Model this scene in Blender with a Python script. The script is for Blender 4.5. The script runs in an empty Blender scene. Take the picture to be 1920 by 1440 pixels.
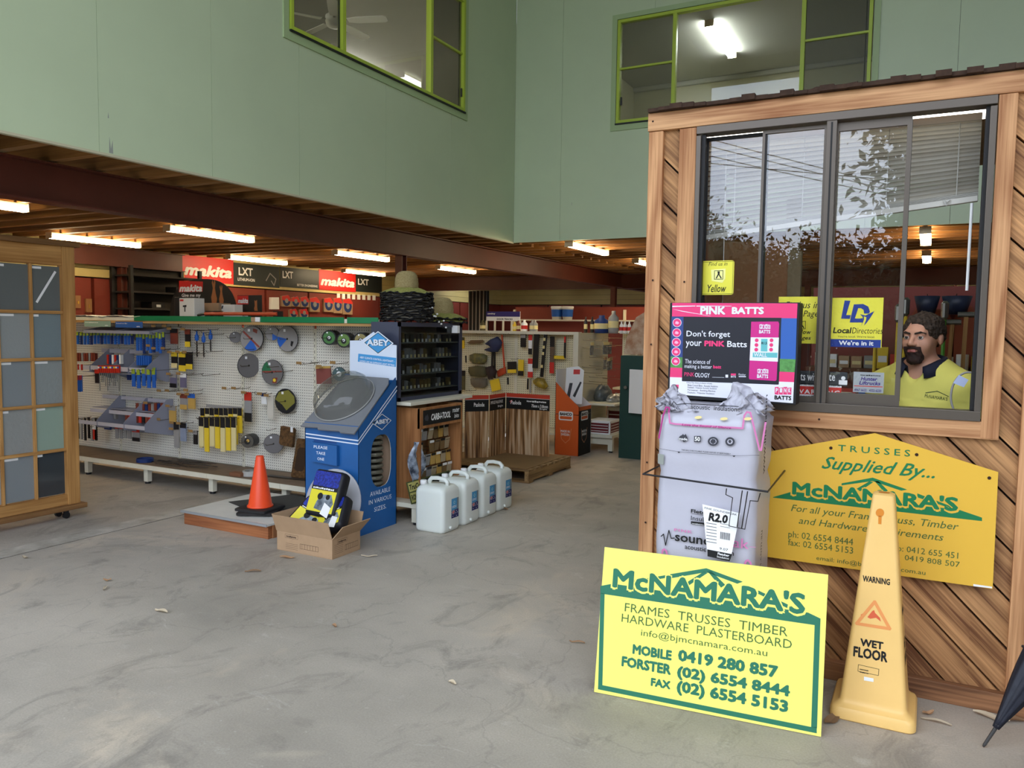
import bpy, bmesh, math, random
import numpy as np
from mathutils import Vector, Matrix
random.seed(11); np.random.seed(11)
sc = bpy.context.scene
COL = sc.collection
V = Vector

# ------------------------------------------------------------------ camera
# room axes: X runs along the office front, Y along the green wall into the shop, Z up; metres
FOC, EYE = 1480.0, 1.55
_p1 = V((1745.0-960, 626.0-720, FOC)); _p2 = _p1 + V((-1000, -13.9, 0))
_n = _p1.cross(_p2).normalized()
if _n.y > 0: _n = -_n
_Y = _p1.normalized(); _X = _Y.cross(_n)
ROT = Matrix((_X, _Y, _n))                       # picture axes (right, down, ahead) -> room axes
cam = bpy.data.cameras.new('camera'); camo = bpy.data.objects.new('camera', cam); COL.objects.link(camo)
cam.sensor_width = 36.0; cam.lens = FOC/1920*36; cam.clip_start = .05; cam.clip_end = 300
camo.matrix_world = Matrix.Translation((0, 0, EYE)) @ Matrix((
    (ROT[0][0], -ROT[0][1], -ROT[0][2]), (ROT[1][0], -ROT[1][1], -ROT[1][2]), (ROT[2][0], -ROT[2][1], -ROT[2][2]))).to_4x4()
sc.camera = camo

# ------------------------------------------------------------------ sky, exposure
w = bpy.data.worlds.new('sky'); sc.world = w; w.use_nodes = True
nt = w.node_tree; bg = nt.nodes['Background']
tc = nt.nodes.new('ShaderNodeTexCoord'); nz = nt.nodes.new('ShaderNodeTexNoise'); rp = nt.nodes.new('ShaderNodeValToRGB')
nz.inputs['Scale'].default_value = 2.2; nz.inputs['Detail'].default_value = 4
rp.color_ramp.elements[0].position = .3; rp.color_ramp.elements[0].color = (.66, .78, 1.0, 1)
rp.color_ramp.elements[1].position = .7; rp.color_ramp.elements[1].color = (.84, .90, 1.0, 1)
nt.links.new(tc.outputs['Generated'], nz.inputs['Vector']); nt.links.new(nz.outputs['Fac'], rp.inputs['Fac'])
nt.links.new(rp.outputs['Color'], bg.inputs['Color']); bg.inputs['Strength'].default_value = 5.0
sc.view_settings.view_transform = 'Standard'; sc.view_settings.look = 'None'
sc.view_settings.gamma = 1.0; sc.view_settings.use_curve_mapping = False
sc.view_settings.exposure = -0.12
LAMP_WARM, LAMP_COOL = 42.0, 20.0

# ------------------------------------------------------------------ helpers
def lin(c):
    return tuple(((x/255)/12.92 if x <= 10 else ((x/255+.055)/1.055)**2.4) for x in c)

MATS = {}
def mat(name, c, r=.6, m=0.0, spec=.4, var=0.0, vs=6.0, stretch=(1, 1, 1), bump=0.0, bs=40.0, c2=None, em=0.0, trans=0.0, rnd=0.0, sheen=0):
    """plain or mottled paint: colour c (sRGB 0-255), optional second colour c2 mixed by noise, optional bump, optional per-object shift"""
    if name in MATS: return MATS[name]
    M = bpy.data.materials.new(name); M.use_nodes = True; t = M.node_tree; b = t.nodes['Principled BSDF']; L = t.links
    a = lin(c); b.inputs['Roughness'].default_value = r; b.inputs['Metallic'].default_value = m
    b.inputs['Specular IOR Level'].default_value = spec; b.inputs['Base Color'].default_value = (*a, 1)
    if trans: b.inputs['Transmission Weight'].default_value = trans
    if em:
        b.inputs['Emission Color'].default_value = (*a, 1); b.inputs['Emission Strength'].default_value = em
    if var or c2 or bump:
        tc = t.nodes.new('ShaderNodeTexCoord'); mp = t.nodes.new('ShaderNodeMapping'); L.new(tc.outputs['Object'], mp.inputs['Vector'])
        mp.inputs['Scale'].default_value = stretch
    last = None
    if var or c2:
        n = t.nodes.new('ShaderNodeTexNoise'); n.inputs['Scale'].default_value = vs; n.inputs['Detail'].default_value = 6; n.inputs['Roughness'].default_value = .6
        L.new(mp.outputs['Vector'], n.inputs['Vector']); rp = t.nodes.new('ShaderNodeValToRGB')
        k = lin(c2) if c2 else tuple(x*(1-var) for x in a)
        rp.color_ramp.elements[0].position = .34; rp.color_ramp.elements[1].position = .66
        rp.color_ramp.elements[0].color = (*k, 1); rp.color_ramp.elements[1].color = (*a, 1)
        L.new(n.outputs['Fac'], rp.inputs['Fac']); last = rp.outputs['Color']
    if rnd:
        oi = t.nodes.new('ShaderNodeObjectInfo'); h = t.nodes.new('ShaderNodeHueSaturation')
        mr = t.nodes.new('ShaderNodeMapRange'); mr.inputs['To Min'].default_value = 1-rnd; mr.inputs['To Max'].default_value = 1+rnd
        L.new(oi.outputs['Random'], mr.inputs['Value']); L.new(mr.outputs['Result'], h.inputs['Value'])
        if last: L.new(last, h.inputs['Color'])
        else: h.inputs['Color'].default_value = (*a, 1)
        last = h.outputs['Color']
    if last: L.new(last, b.inputs['Base Color'])
    if bump:
        n2 = t.nodes.new('ShaderNodeTexNoise'); n2.inputs['Scale'].default_value = bs; n2.inputs['Detail'].default_value = 4
        L.new(mp.outputs['Vector'], n2.inputs['Vector']); bu = t.nodes.new('ShaderNodeBump'); bu.inputs['Strength'].default_value = bump
        bu.inputs['Distance'].default_value = .01
        L.new(n2.outputs['Fac'], bu.inputs['Height']); L.new(bu.outputs['Normal'], b.inputs['Normal'])
    MATS[name] = M
    return M

def wood(name, dark, light, scale=9.0, rot=(0, 0, 0), along=0, rnd=.16, r=.6, ring=1.0, knots=True):
    """sawn timber: rings and fibres stretched along one axis of the object, knots, a shift of its own for every board"""
    if name in MATS: return MATS[name]
    M = bpy.data.materials.new(name); M.use_nodes = True; t = M.node_tree; b = t.nodes['Principled BSDF']; L = t.links
    tc = t.nodes.new('ShaderNodeTexCoord'); m0 = t.nodes.new('ShaderNodeMapping'); m0.inputs['Rotation'].default_value = rot
    oi = t.nodes.new('ShaderNodeObjectInfo'); ad = t.nodes.new('ShaderNodeVectorMath'); ad.operation = 'ADD'
    sc_ = t.nodes.new('ShaderNodeVectorMath'); sc_.operation = 'SCALE'; sc_.inputs[0].default_value = (3.1, 5.7, 7.9)
    L.new(oi.outputs['Random'], sc_.inputs['Scale']); L.new(tc.outputs['Object'], m0.inputs['Vector'])
    L.new(m0.outputs['Vector'], ad.inputs[0]); L.new(sc_.outputs['Vector'], ad.inputs[1])
    m1 = t.nodes.new('ShaderNodeMapping'); s = [1, 1, 1]; s[along] = .12; m1.inputs['Scale'].default_value = s; L.new(ad.outputs['Vector'], m1.inputs['Vector'])
    n = t.nodes.new('ShaderNodeTexNoise'); n.inputs['Scale'].default_value = scale*.55; n.inputs['Detail'].default_value = 2; L.new(m1.outputs['Vector'], n.inputs['Vector'])
    mu = t.nodes.new('ShaderNodeMath'); mu.operation = 'MULTIPLY'; mu.inputs[1].default_value = 34*ring; L.new(n.outputs['Fac'], mu.inputs[0])
    si = t.nodes.new('ShaderNodeMath'); si.operation = 'SINE'; L.new(mu.outputs[0], si.inputs[0])
    m2 = t.nodes.new('ShaderNodeMapping'); s2 = [1, 1, 1]; s2[along] = .03; m2.inputs['Scale'].default_value = s2; L.new(ad.outputs['Vector'], m2.inputs['Vector'])
    f = t.nodes.new('ShaderNodeTexNoise'); f.inputs['Scale'].default_value = scale*14; f.inputs['Detail'].default_value = 3; L.new(m2.outputs['Vector'], f.inputs['Vector'])
    ma = t.nodes.new('ShaderNodeMath'); ma.operation = 'MULTIPLY_ADD'; ma.inputs[1].default_value = .16; L.new(si.outputs[0], ma.inputs[0]); L.new(f.outputs['Fac'], ma.inputs[2])
    big = t.nodes.new('ShaderNodeTexNoise'); big.inputs['Scale'].default_value = scale*.3; big.inputs['Detail'].default_value = 3; L.new(ad.outputs['Vector'], big.inputs['Vector'])
    mb = t.nodes.new('ShaderNodeMath'); mb.operation = 'MULTIPLY_ADD'; mb.inputs[1].default_value = .7; mb.inputs[2].default_value = -.33
    L.new(big.outputs['Fac'], mb.inputs[0]); sm = t.nodes.new('ShaderNodeMath'); sm.operation = 'ADD'; L.new(ma.outputs[0], sm.inputs[0]); L.new(mb.outputs[0], sm.inputs[1])
    rp = t.nodes.new('ShaderNodeValToRGB'); rp.color_ramp.elements[0].position = .18; rp.color_ramp.elements[1].position = .82
    rp.color_ramp.elements[0].color = (*lin(dark), 1); rp.color_ramp.elements[1].color = (*lin(light), 1); L.new(sm.outputs[0], rp.inputs['Fac'])
    h = t.nodes.new('ShaderNodeHueSaturation'); mr = t.nodes.new('ShaderNodeMapRange'); mr.inputs['To Min'].default_value = 1-rnd; mr.inputs['To Max'].default_value = 1+rnd
    L.new(oi.outputs['Random'], mr.inputs['Value']); L.new(mr.outputs['Result'], h.inputs['Value']); L.new(rp.outputs['Color'], h.inputs['Color'])
    out = h.outputs['Color']
    if knots:
        vo = t.nodes.new('ShaderNodeTexVoronoi'); vo.inputs['Scale'].default_value = 3.0
        mk = t.nodes.new('ShaderNodeMapping'); s3 = [1, 1, 1]; s3[along] = .55; mk.inputs['Scale'].default_value = s3; L.new(ad.outputs['Vector'], mk.inputs['Vector']); L.new(mk.outputs['Vector'], vo.inputs['Vector'])
        kr = t.nodes.new('ShaderNodeValToRGB'); kr.color_ramp.elements[0].position = .03; kr.color_ramp.elements[1].position = .085
        kr.color_ramp.elements[0].color = (1, 1, 1, 1); kr.color_ramp.elements[1].color = (0, 0, 0, 1); L.new(vo.outputs['Distance'], kr.inputs['Fac'])
        mx = t.nodes.new('ShaderNodeMixRGB'); L.new(kr.outputs['Color'], mx.inputs['Fac']); L.new(out, mx.inputs['Color1'])
        mx.inputs['Color2'].default_value = (*[x*.35 for x in lin(dark)], 1); out = mx.outputs['Color']
    L.new(out, b.inputs['Base Color']); b.inputs['Roughness'].default_value = r; b.inputs['Specular IOR Level'].default_value = .3
    bu = t.nodes.new('ShaderNodeBump'); bu.inputs['Strength'].default_value = .25; bu.inputs['Distance'].default_value = .004
    L.new(ma.outputs[0], bu.inputs['Height']); L.new(bu.outputs['Normal'], b.inputs['Normal'])
    MATS[name] = M
    return M

def glass(name, ior=1.5, tint=(255, 255, 255), rough=0.0, haze=0.0, hazec=(200, 205, 205)):
    """thin sheet: mirror part by Fresnel, the rest straight through; haze mixes in a little white scatter"""
    if name in MATS: return MATS[name]
    M = bpy.data.materials.new(name); M.use_nodes = True; t = M.node_tree; L = t.links; t.nodes.remove(t.nodes['Principled BSDF'])
    tr = t.nodes.new('ShaderNodeBsdfTransparent'); tr.inputs['Color'].default_value = (*lin(tint), 1)
    gl = t.nodes.new('ShaderNodeBsdfGlossy'); gl.inputs['Roughness'].default_value = rough
    fr = t.nodes.new('ShaderNodeFresnel'); ge = t.nodes.new('ShaderNodeNewGeometry'); mr = t.nodes.new('ShaderNodeMapRange')
    mr.inputs['To Min'].default_value = ior; mr.inputs['To Max'].default_value = 1/ior      # both faces of the thin sheet reflect alike
    L.new(ge.outputs['Backfacing'], mr.inputs['Value']); L.new(mr.outputs['Result'], fr.inputs['IOR'])
    mx = t.nodes.new('ShaderNodeMixShader'); L.new(fr.outputs[0], mx.inputs[0]); L.new(tr.outputs[0], mx.inputs[1]); L.new(gl.outputs[0], mx.inputs[2])
    o = mx.outputs[0]
    if haze:
        d = t.nodes.new('ShaderNodeBsdfDiffuse'); d.inputs['Color'].default_value = (*lin(hazec), 1)
        m2 = t.nodes.new('ShaderNodeMixShader'); m2.inputs[0].default_value = haze; L.new(o, m2.inputs[1]); L.new(d.outputs[0], m2.inputs[2]); o = m2.outputs[0]
    L.new(o, t.nodes['Material Output'].inputs['Surface']); MATS[name] = M
    return M

LOCAL = set()
def adopt(o, parent):
    if parent is None: return
    o.parent = parent
    if parent.parent is None and parent.name not in LOCAL:
        o.matrix_parent_inverse = parent.matrix_basis.inverted()

def tag(o, label=None, cat=None, group=None, kind=None):
    for k, v in (('label', label), ('category', cat), ('group', group), ('kind', kind)):
        if v: o[k] = v
    return o

def thing(name, label, cat, loc=(0, 0, 0), rz=0.0, group=None, local=False):
    o = bpy.data.objects.new(name, None); COL.objects.link(o); o.location = loc; o.rotation_euler = (0, 0, rz)
    o.empty_display_size = .05
    o.matrix_basis = Matrix.Translation(loc) @ Matrix.Rotation(rz, 4, 'Z')
    if local: LOCAL.add(o.name)
    return tag(o, label, cat, group)

class MB:
    def __init__(s): s.v = []; s.f = []; s.mi = []; s.ms = []; s.k = 0
    def m(s, material):
        if material not in s.ms: s.ms.append(material)
        s.k = s.ms.index(material); return s
    def add(s, vs, fs):
        n = len(s.v); s.v += [tuple(p) for p in vs]; s.f += [tuple(i+n for i in q) for q in fs]; s.mi += [s.k]*len(fs); return s
    def box(s, x0, x1, y0, y1, z0, z1):
        return s.add([(x0, y0, z0), (x1, y0, z0), (x1, y1, z0), (x0, y1, z0), (x0, y0, z1), (x1, y0, z1), (x1, y1, z1), (x0, y1, z1)],
                     [(3, 2, 1, 0), (4, 5, 6, 7), (0, 1, 5, 4), (1, 2, 6, 5), (2, 3, 7, 6), (3, 0, 4, 7)])
    def obox(s, c, u, v, wv):
        c = V(c); u, v, wv = V(u), V(v), V(wv)
        p = [c-u-v-wv, c+u-v-wv, c+u+v-wv, c-u+v-wv, c-u-v+wv, c+u-v+wv, c+u+v+wv, c-u+v+wv]
        return s.add(p, [(3, 2, 1, 0), (4, 5, 6, 7), (0, 1, 5, 4), (1, 2, 6, 5), (2, 3, 7, 6), (3, 0, 4, 7)])
    def bar(s, a, b, wd, h, up=(0, 0, 1)):
        a, b = V(a), V(b); d = (b-a); u = d.normalized(); x = u.cross(V(up)).normalized(); y = x.cross(u)
        return s.obox((a+b)/2, d/2, x*wd/2, y*h/2)
    def ring(s, pts, n, close=True):
        """pts: list of rings (each n points); skin them"""
        k = len(s.v); s.v += [tuple(p) for r in pts for p in r]
        for i in range(len(pts)-1):
            for j in range(n):
                if j == n-1 and not close: break
                a = k+i*n+j; b = k+i*n+(j+1) % n; s.f.append((a, b, b+n, a+n)); s.mi.append(s.k)
        return k
    def lathe(s, prof, c=(0, 0, 0), n=20, axis=(0, 0, 1), cap=True, sx=1.0):
        """prof: (radius, height) pairs; turned about axis through c"""
        ax = V(axis).normalized(); t = V((1, 0, 0)) if abs(ax.x) < .9 else V((0, 1, 0)); u = ax.cross(t).normalized(); v = ax.cross(u); c = V(c)
        rings = [[c+ax*h+(u*math.cos(2*math.pi*j/n)*sx+v*math.sin(2*math.pi*j/n))*r for j in range(n)] for r, h in prof]
        k = s.ring(rings, n)
        if cap:
            s.f.append(tuple(reversed(range(k, k+n)))); s.mi.append(s.k)
            e = k+n*(len(prof)-1); s.f.append(tuple(range(e, e+n))); s.mi.append(s.k)
        return s
    def cyl(s, a, b, r, r2=None, n=12):
        a, b = V(a), V(b); d = b-a
        return s.lathe([(r, 0), (r if r2 is None else r2, d.length)], a, n, d)
    def tube(s, pts, r, n=8, cap=True):
        pts = [V(p) for p in pts]; rings = []; pu = None
        for i, p in enumerate(pts):
            d = ((pts[min(i+1, len(pts)-1)]-p).normalized()+(p-pts[max(i-1, 0)]).normalized())
            if d.length < 1e-6: d = V((0, 0, 1))
            d.normalize(); t = pu if pu is not None else (V((0, 0, 1)) if abs(d.z) < .9 else V((1, 0, 0)))
            u = (t-d*t.dot(d)).normalized(); pu = u; v = d.cross(u); rr = r[i] if isinstance(r, (list, tuple)) else r
            rings.append([p+(u*math.cos(2*math.pi*j/n)+v*math.sin(2*math.pi*j/n))*rr for j in range(n)])
        k = s.ring(rings, n)
        if cap:
            s.f.append(tuple(reversed(range(k, k+n)))); s.mi.append(s.k)
            e = k+n*(len(pts)-1); s.f.append(tuple(range(e, e+n))); s.mi.append(s.k)
        return s
    def prism(s, pl, poly, d0, d1):
        """polygon in a plane, from depth d0 to d1 along its normal"""
        n = len(poly); a = [pl.pt(x, y, d0) for x, y in poly]; b = [pl.pt(x, y, d1) for x, y in poly]
        ar = sum(poly[i][0]*poly[(i+1) % n][1]-poly[(i+1) % n][0]*poly[i][1] for i in range(n))
        fs = [tuple(range(n-1, -1, -1)), tuple(range(n, 2*n))]+[(i, (i+1) % n, n+(i+1) % n, n+i) for i in range(n)]
        if ar < 0: fs = [tuple(reversed(q)) for q in fs]
        return s.add(a+b, fs)
    def face(s, pl, poly, d):
        n = len(poly); ar = sum(poly[i][0]*poly[(i+1) % n][1]-poly[(i+1) % n][0]*poly[i][1] for i in range(n))
        if ar < 0: poly = poly[::-1]
        return s.add([pl.pt(x, y, d) for x, y in poly], [tuple(range(n))])
    def mesh(s, name, smooth=False):
        me = bpy.data.meshes.new(name); me.from_pydata(s.v, [], s.f)
        for q in s.ms: me.materials.append(q)
        me.polygons.foreach_set('material_index', s.mi)
        if smooth: me.polygons.foreach_set('use_smooth', [True]*len(me.polygons))
        me.update(); return me
    def build(s, name, material=None, parent=None, smooth=False, bev=0.0):
        if material is not None: s.ms = [material] if not s.ms else s.ms
        me = s.mesh(name, smooth); o = bpy.data.objects.new(name, me); COL.objects.link(o); adopt(o, parent)
        if bev:
            b = o.modifiers.new('b', 'BEVEL'); b.width = bev; b.segments = 2; b.limit_method = 'ANGLE'; b.angle_limit = .6
        if smooth == 'auto' or smooth is True and bev == -1:
            pass
        return o

def obj(name, me, parent=None):
    o = bpy.data.objects.new(name, me); COL.objects.link(o); adopt(o, parent); return o

def box(name, x0, x1, y0, y1, z0, z1, m, parent=None, bev=0.0):
    return MB().box(x0, x1, y0, y1, z0, z1).build(name, m, parent, bev=bev)

def copy_tree(o, parent=None):
    kids = [c for c in ALLKIDS.get(o.name, [])]
    c = o.copy(); COL.objects.link(c)
    if parent is not None: c.parent = parent
    for k in kids: copy_tree(k, c)
    return c
ALLKIDS = {}
def note_kids():
    ALLKIDS.clear()
    for o in COL.objects:
        if o.parent: ALLKIDS.setdefault(o.parent.name, []).append(o)

class PL:
    """a plane in the room: origin o, unit directions u and v, normal n towards the viewer"""
    def __init__(s, o, u, v): s.o = V(o); s.u = V(u).normalized(); s.v = V(v).normalized(); s.n = s.u.cross(s.v).normalized()
    def pt(s, a, b, d=0.0): return s.o+s.u*a+s.v*b+s.n*d
    def at(s, px, py, d=0.0):
        """where the line of sight through a point of the photograph meets this plane"""
        r = ROT @ V((px-960, py-720, FOC)); e = V((0, 0, EYE)); o = s.o+s.n*d
        p = e+r*((o-e).dot(s.n)/r.dot(s.n)); q = p-s.o
        return q.dot(s.u), q.dot(s.v)
def PY(y): return PL((0, y, 0), (1, 0, 0), (0, 0, 1))
def PX(x): return PL((x, 0, 0), (0, 1, 0), (0, 0, 1))
def PZ(z): return PL((0, 0, z), (1, 0, 0), (0, 1, 0))

def rect(x0, y0, x1, y1): return [(x0, y0), (x1, y0), (x1, y1), (x0, y1)]
def circ(x, y, r, n=20, ry=None): return [(x+r*math.cos(2*math.pi*i/n), y+(ry or r)*math.sin(2*math.pi*i/n)) for i in range(n)]
def rrect(x0, y0, x1, y1, r, n=4):
    o = []
    for cx, cy, a in ((x1-r, y1-r, 0), (x0+r, y1-r, 90), (x0+r, y0+r, 180), (x1-r, y0+r, 270)):
        for i in range(n+1):
            t = math.radians(a+90*i/n); o.append((cx+r*math.cos(t), cy+r*math.sin(t)))
    return o
def annulus(mb, pl, x, y, r0, r1, d, n=24):
    k = [pl.pt(x+r*math.cos(2*math.pi*i/n), y+r*math.sin(2*math.pi*i/n), d) for r in (r0, r1) for i in range(n)]
    mb.add(k, [(i, n+i, n+(i+1) % n, (i+1) % n)[::-1] if False else (n+i, n+(i+1) % n, (i+1) % n, i) for i in range(n)])

def print_on(name, pl, polys, m, d, parent, label=None):
    if name in ('recycling_marks', 'fold_marks', 'flag_cross') and len(polys) > 1:
        for q in polys: o = print_on(name, pl, [q], m, d, parent)
        return o
    mb = MB().m(m)
    for p in polys: mb.face(pl, p, d)
    o = mb.build(name, None, parent)
    if label: o['label'] = label
    return o

def text(pl, s, x, y, w_, h=None, m=None, d=.001, parent=None, bold=0.0, shear=0.0, name='lettering', space=1.0, rot=0.0, right=False, center=False, words=1.0):
    """one line of lettering fitted to the box at (x, y), w_ wide and h high, lying flat on the plane"""
    c = bpy.data.curves.new(name, 'FONT'); c.body = s; c.resolution_u = 2; c.offset = min(bold, 0); c.shear = shear; c.space_character = space; c.space_word = words
    o = bpy.data.objects.new(name, c); me = bpy.data.meshes.new_from_object(o); bpy.data.objects.remove(o); bpy.data.curves.remove(c)
    n = len(me.vertices)
    if not n: return None
    a = np.empty(n*3); me.vertices.foreach_get('co', a); a = a.reshape(-1, 3)
    if bold > 0:                                                     # heavier strokes: the outline spread a little every way
        fs = [tuple(q.vertices) for q in me.polygons]; offs = [(0, 0)]+[(bold*math.cos(k*math.pi/3+.5), bold*math.sin(k*math.pi/3+.5)) for k in range(6)]
        a = np.concatenate([a*[1, 1, 0]+np.array([dx, dy, k]) for k, (dx, dy) in enumerate(offs)]); F9 = [tuple(i+n*k for i in q) for k in range(7) for q in fs]
        bpy.data.meshes.remove(me); me = bpy.data.meshes.new(name); me.from_pydata(a.tolist(), [], F9)
    mn, mx = a.min(0), a.max(0); sz = mx-mn
    sx = w_/sz[0]; sy = (h/sz[1]) if h else sx
    bx, by = (a[:, 0]-mn[0])*sx, (a[:, 1]-mn[1])*sy
    cr, sr = math.cos(rot), math.sin(rot); qx, qy = x+bx*cr-by*sr, y+bx*sr+by*cr
    P = np.array(pl.o)[None]+qx[:, None]*np.array(pl.u)+qy[:, None]*np.array(pl.v)+np.array(pl.n)*(d+(a[:, 2:3]*6e-5 if bold > 0 else 0))
    me.vertices.foreach_set('co', P.ravel()); me.materials.clear(); me.materials.append(m)
    me.polygons.foreach_set('material_index', [0]*len(me.polygons)); me.update()
    o = bpy.data.objects.new(name, me); COL.objects.link(o); adopt(o, parent)
    return o
def textpx(pl, s, a, b, m, d=.001, parent=None, **k):
    """lettering between two corners given where they show in the photograph: a lower left, b upper right"""
    x0, y0 = pl.at(*a); x1, y1 = pl.at(*b)
    return text(pl, s, x0, y0, x1-x0, y1-y0, m, d, parent, **k)

def scribble(pl, x, y, w_, h, m, d, parent, rows=1, seed=1):
    """print too small to read: rows of short dashes"""
    rs = random.Random(seed); m_ = MB().m(m)
    for r in range(rows):
        q = x; yy = y+h*(rows-1-r)/rows
        while q < x+w_*.97:
            L_ = min(rs.uniform(.03, .11)*w_, x+w_-q); m_.face(pl, rect(q, yy+h/rows*.12*rs.random(), q+L_, yy+h/rows*(.5+.2*rs.random())), d); q += L_+w_*.02
    return m_.build('small_print', None, parent)

def smooth_by_angle(o, ang=40):
    me = o.data; me.polygons.foreach_set('use_smooth', [True]*len(me.polygons))
    bm = bmesh.new(); bm.from_mesh(me); a = math.radians(ang)
    for e in bm.edges:
        if len(e.link_faces) == 2 and e.calc_face_angle(0) > a: e.smooth = False
        elif len(e.link_faces) != 2: e.smooth = False
    bm.to_mesh(me); bm.free(); return o

# plain materials used in many places
WHITE = mat('white_paint', (225, 224, 214), .5, var=.06, vs=3)
BLACK = mat('black_plastic', (22, 22, 24), .5)
INK = mat('black_ink', (18, 18, 18), .7)
PAPER = mat('white_print', (238, 238, 236), .6)
STEEL = mat('bare_steel', (140, 138, 132), .35, m=.9)
HOOKM = mat('hook_wire', (95, 82, 62), .4, m=.7)
CREAM = mat('cream_enamel', (222, 217, 196), .45, var=.08, vs=4)
GREENINK = mat('green_ink', (28, 108, 72), .6)
YELLOW = mat('yellow_print', (236, 224, 60), .5)
BLUEINK = mat('navy_ink', (24, 42, 118), .6)
RED = mat('red_print', (205, 48, 40), .5)
CARDB = mat('brown_cardboard', (178, 146, 112), .85, var=.10, vs=9)
# ================================================================== the building
def concrete(name):
    M = bpy.data.materials.new(name); M.use_nodes = True; t = M.node_tree; b = t.nodes['Principled BSDF']; L = t.links
    tc = t.nodes.new('ShaderNodeTexCoord')
    def noise(s, d, r=.6, st=(1, 1, 1), dist=0.0):
        mp = t.nodes.new('ShaderNodeMapping'); mp.inputs['Scale'].default_value = st; L.new(tc.outputs['Object'], mp.inputs['Vector'])
        n = t.nodes.new('ShaderNodeTexNoise'); n.inputs['Scale'].default_value = s; n.inputs['Detail'].default_value = d; n.inputs['Roughness'].default_value = r
        n.inputs['Distortion'].default_value = dist; L.new(mp.outputs['Vector'], n.inputs['Vector']); return n.outputs['Fac']
    def ramp(f, a, b_, p0, p1):
        r = t.nodes.new('ShaderNodeValToRGB'); r.color_ramp.elements[0].position = p0; r.color_ramp.elements[1].position = p1
        r.color_ramp.elements[0].color = (*a, 1); r.color_ramp.elements[1].color = (*b_, 1); L.new(f, r.inputs['Fac']); return r.outputs['Color']
    def mix(k, a, b_, f=None, mode='MIX'):
        m = t.nodes.new('ShaderNodeMixRGB'); m.blend_type = mode; m.inputs['Fac'].default_value = k
        if f is not None: L.new(f, m.inputs['Fac'])
        for i, x in ((1, a), (2, b_)):
            if isinstance(x, tuple): m.inputs[i].default_value = (*x, 1)
            else: L.new(x, m.inputs[i])
        return m.outputs['Color']
    base = ramp(noise(.55, 5, .62, (1, 1.3, 1)), lin((150, 143, 131)), lin((194, 184, 169)), .30, .70)
    warm = ramp(noise(.9, 4, .7, (1, 1, 1), .6), (0, 0, 0), (1, 1, 1), .56, .72)
    base = mix(.5, base, lin((198, 184, 164)), warm)
    dark = ramp(noise(2.3, 6, .72, (1.4, .8, 1), 1.2), (1, 1, 1), (0, 0, 0), .32, .47)
    base = mix(.5, base, mix(.55, base, lin((116, 111, 103))), dark)
    pale = ramp(noise(5, 6, .75, (.6, 1.5, 1), 1.0), (0, 0, 0), (1, 1, 1), .60, .72)
    base = mix(.5, base, mix(.4, base, lin((214, 210, 200))), pale)
    fine = ramp(noise(120, 3, .7), (.78, .78, .78), (1.14, 1.14, 1.14), .25, .75)
    base = mix(.8, base, fine, None, 'MULTIPLY')
    spk = ramp(noise(38, 2, .5), (0, 0, 0), (1, 1, 1), .70, .76)
    base = mix(.35, base, mix(.35, base, lin((210, 205, 195))), spk)
    # fine hairline cracks
    vo = t.nodes.new('ShaderNodeTexVoronoi'); vo.feature = 'DISTANCE_TO_EDGE'; vo.inputs['Scale'].default_value = .55
    ns = t.nodes.new('ShaderNodeTexNoise'); ns.inputs['Scale'].default_value = 3; ns.inputs['Detail'].default_value = 5
    va = t.nodes.new('ShaderNodeMixRGB'); va.blend_type = 'ADD'; va.inputs['Fac'].default_value = .5; L.new(tc.outputs['Object'], va.inputs[1]); L.new(ns.outputs['Color'], va.inputs[2])
    L.new(tc.outputs['Object'], ns.inputs['Vector']); L.new(va.outputs['Color'], vo.inputs['Vector'])
    cr = ramp(vo.outputs['Distance'], (1, 1, 1), (0, 0, 0), .001, .003)
    base = mix(.5, base, mix(.22, base, lin((90, 88, 84))), cr)
    L.new(base, b.inputs['Base Color']); L.new(ramp(noise(1.2, 4), (.42,)*3, (.68,)*3, .3, .7), b.inputs['Roughness']); b.inputs['Specular IOR Level'].default_value = .45
    bu = t.nodes.new('ShaderNodeBump'); bu.inputs['Strength'].default_value = .12; bu.inputs['Distance'].default_value = .005
    L.new(noise(60, 5), bu.inputs['Height']); L.new(bu.outputs['Normal'], b.inputs['Normal'])
    return M
CONC = concrete('concrete')
fl = MB().box(-5.296, 5.0, -3, 20.2, -.12, 0).build('floor', CONC); tag(fl, kind='structure')
MB().box(-11.3, -5.49, -3, 20.2, -.12, -.003).build('slab', CONC, fl)
MB().box(-5.489, -5.314, -3, 9.0, -.12, .002).build('mortar_strip', mat('pale_mortar', (192, 184, 170), .85, c2=(152, 145, 132), vs=5, bump=.3, bs=20), fl)
box('joint_filler', -5.314, -5.296, -3, 20.2, -.1, -.003, mat('joint_dirt', (50, 46, 40), .9), fl)
g = box('ground', -60, 60, -70, -3, -.3, -.05, mat('verge_grass', (96, 108, 62), .9, c2=(120, 112, 84), vs=2)); tag(g, kind='structure')

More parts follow.
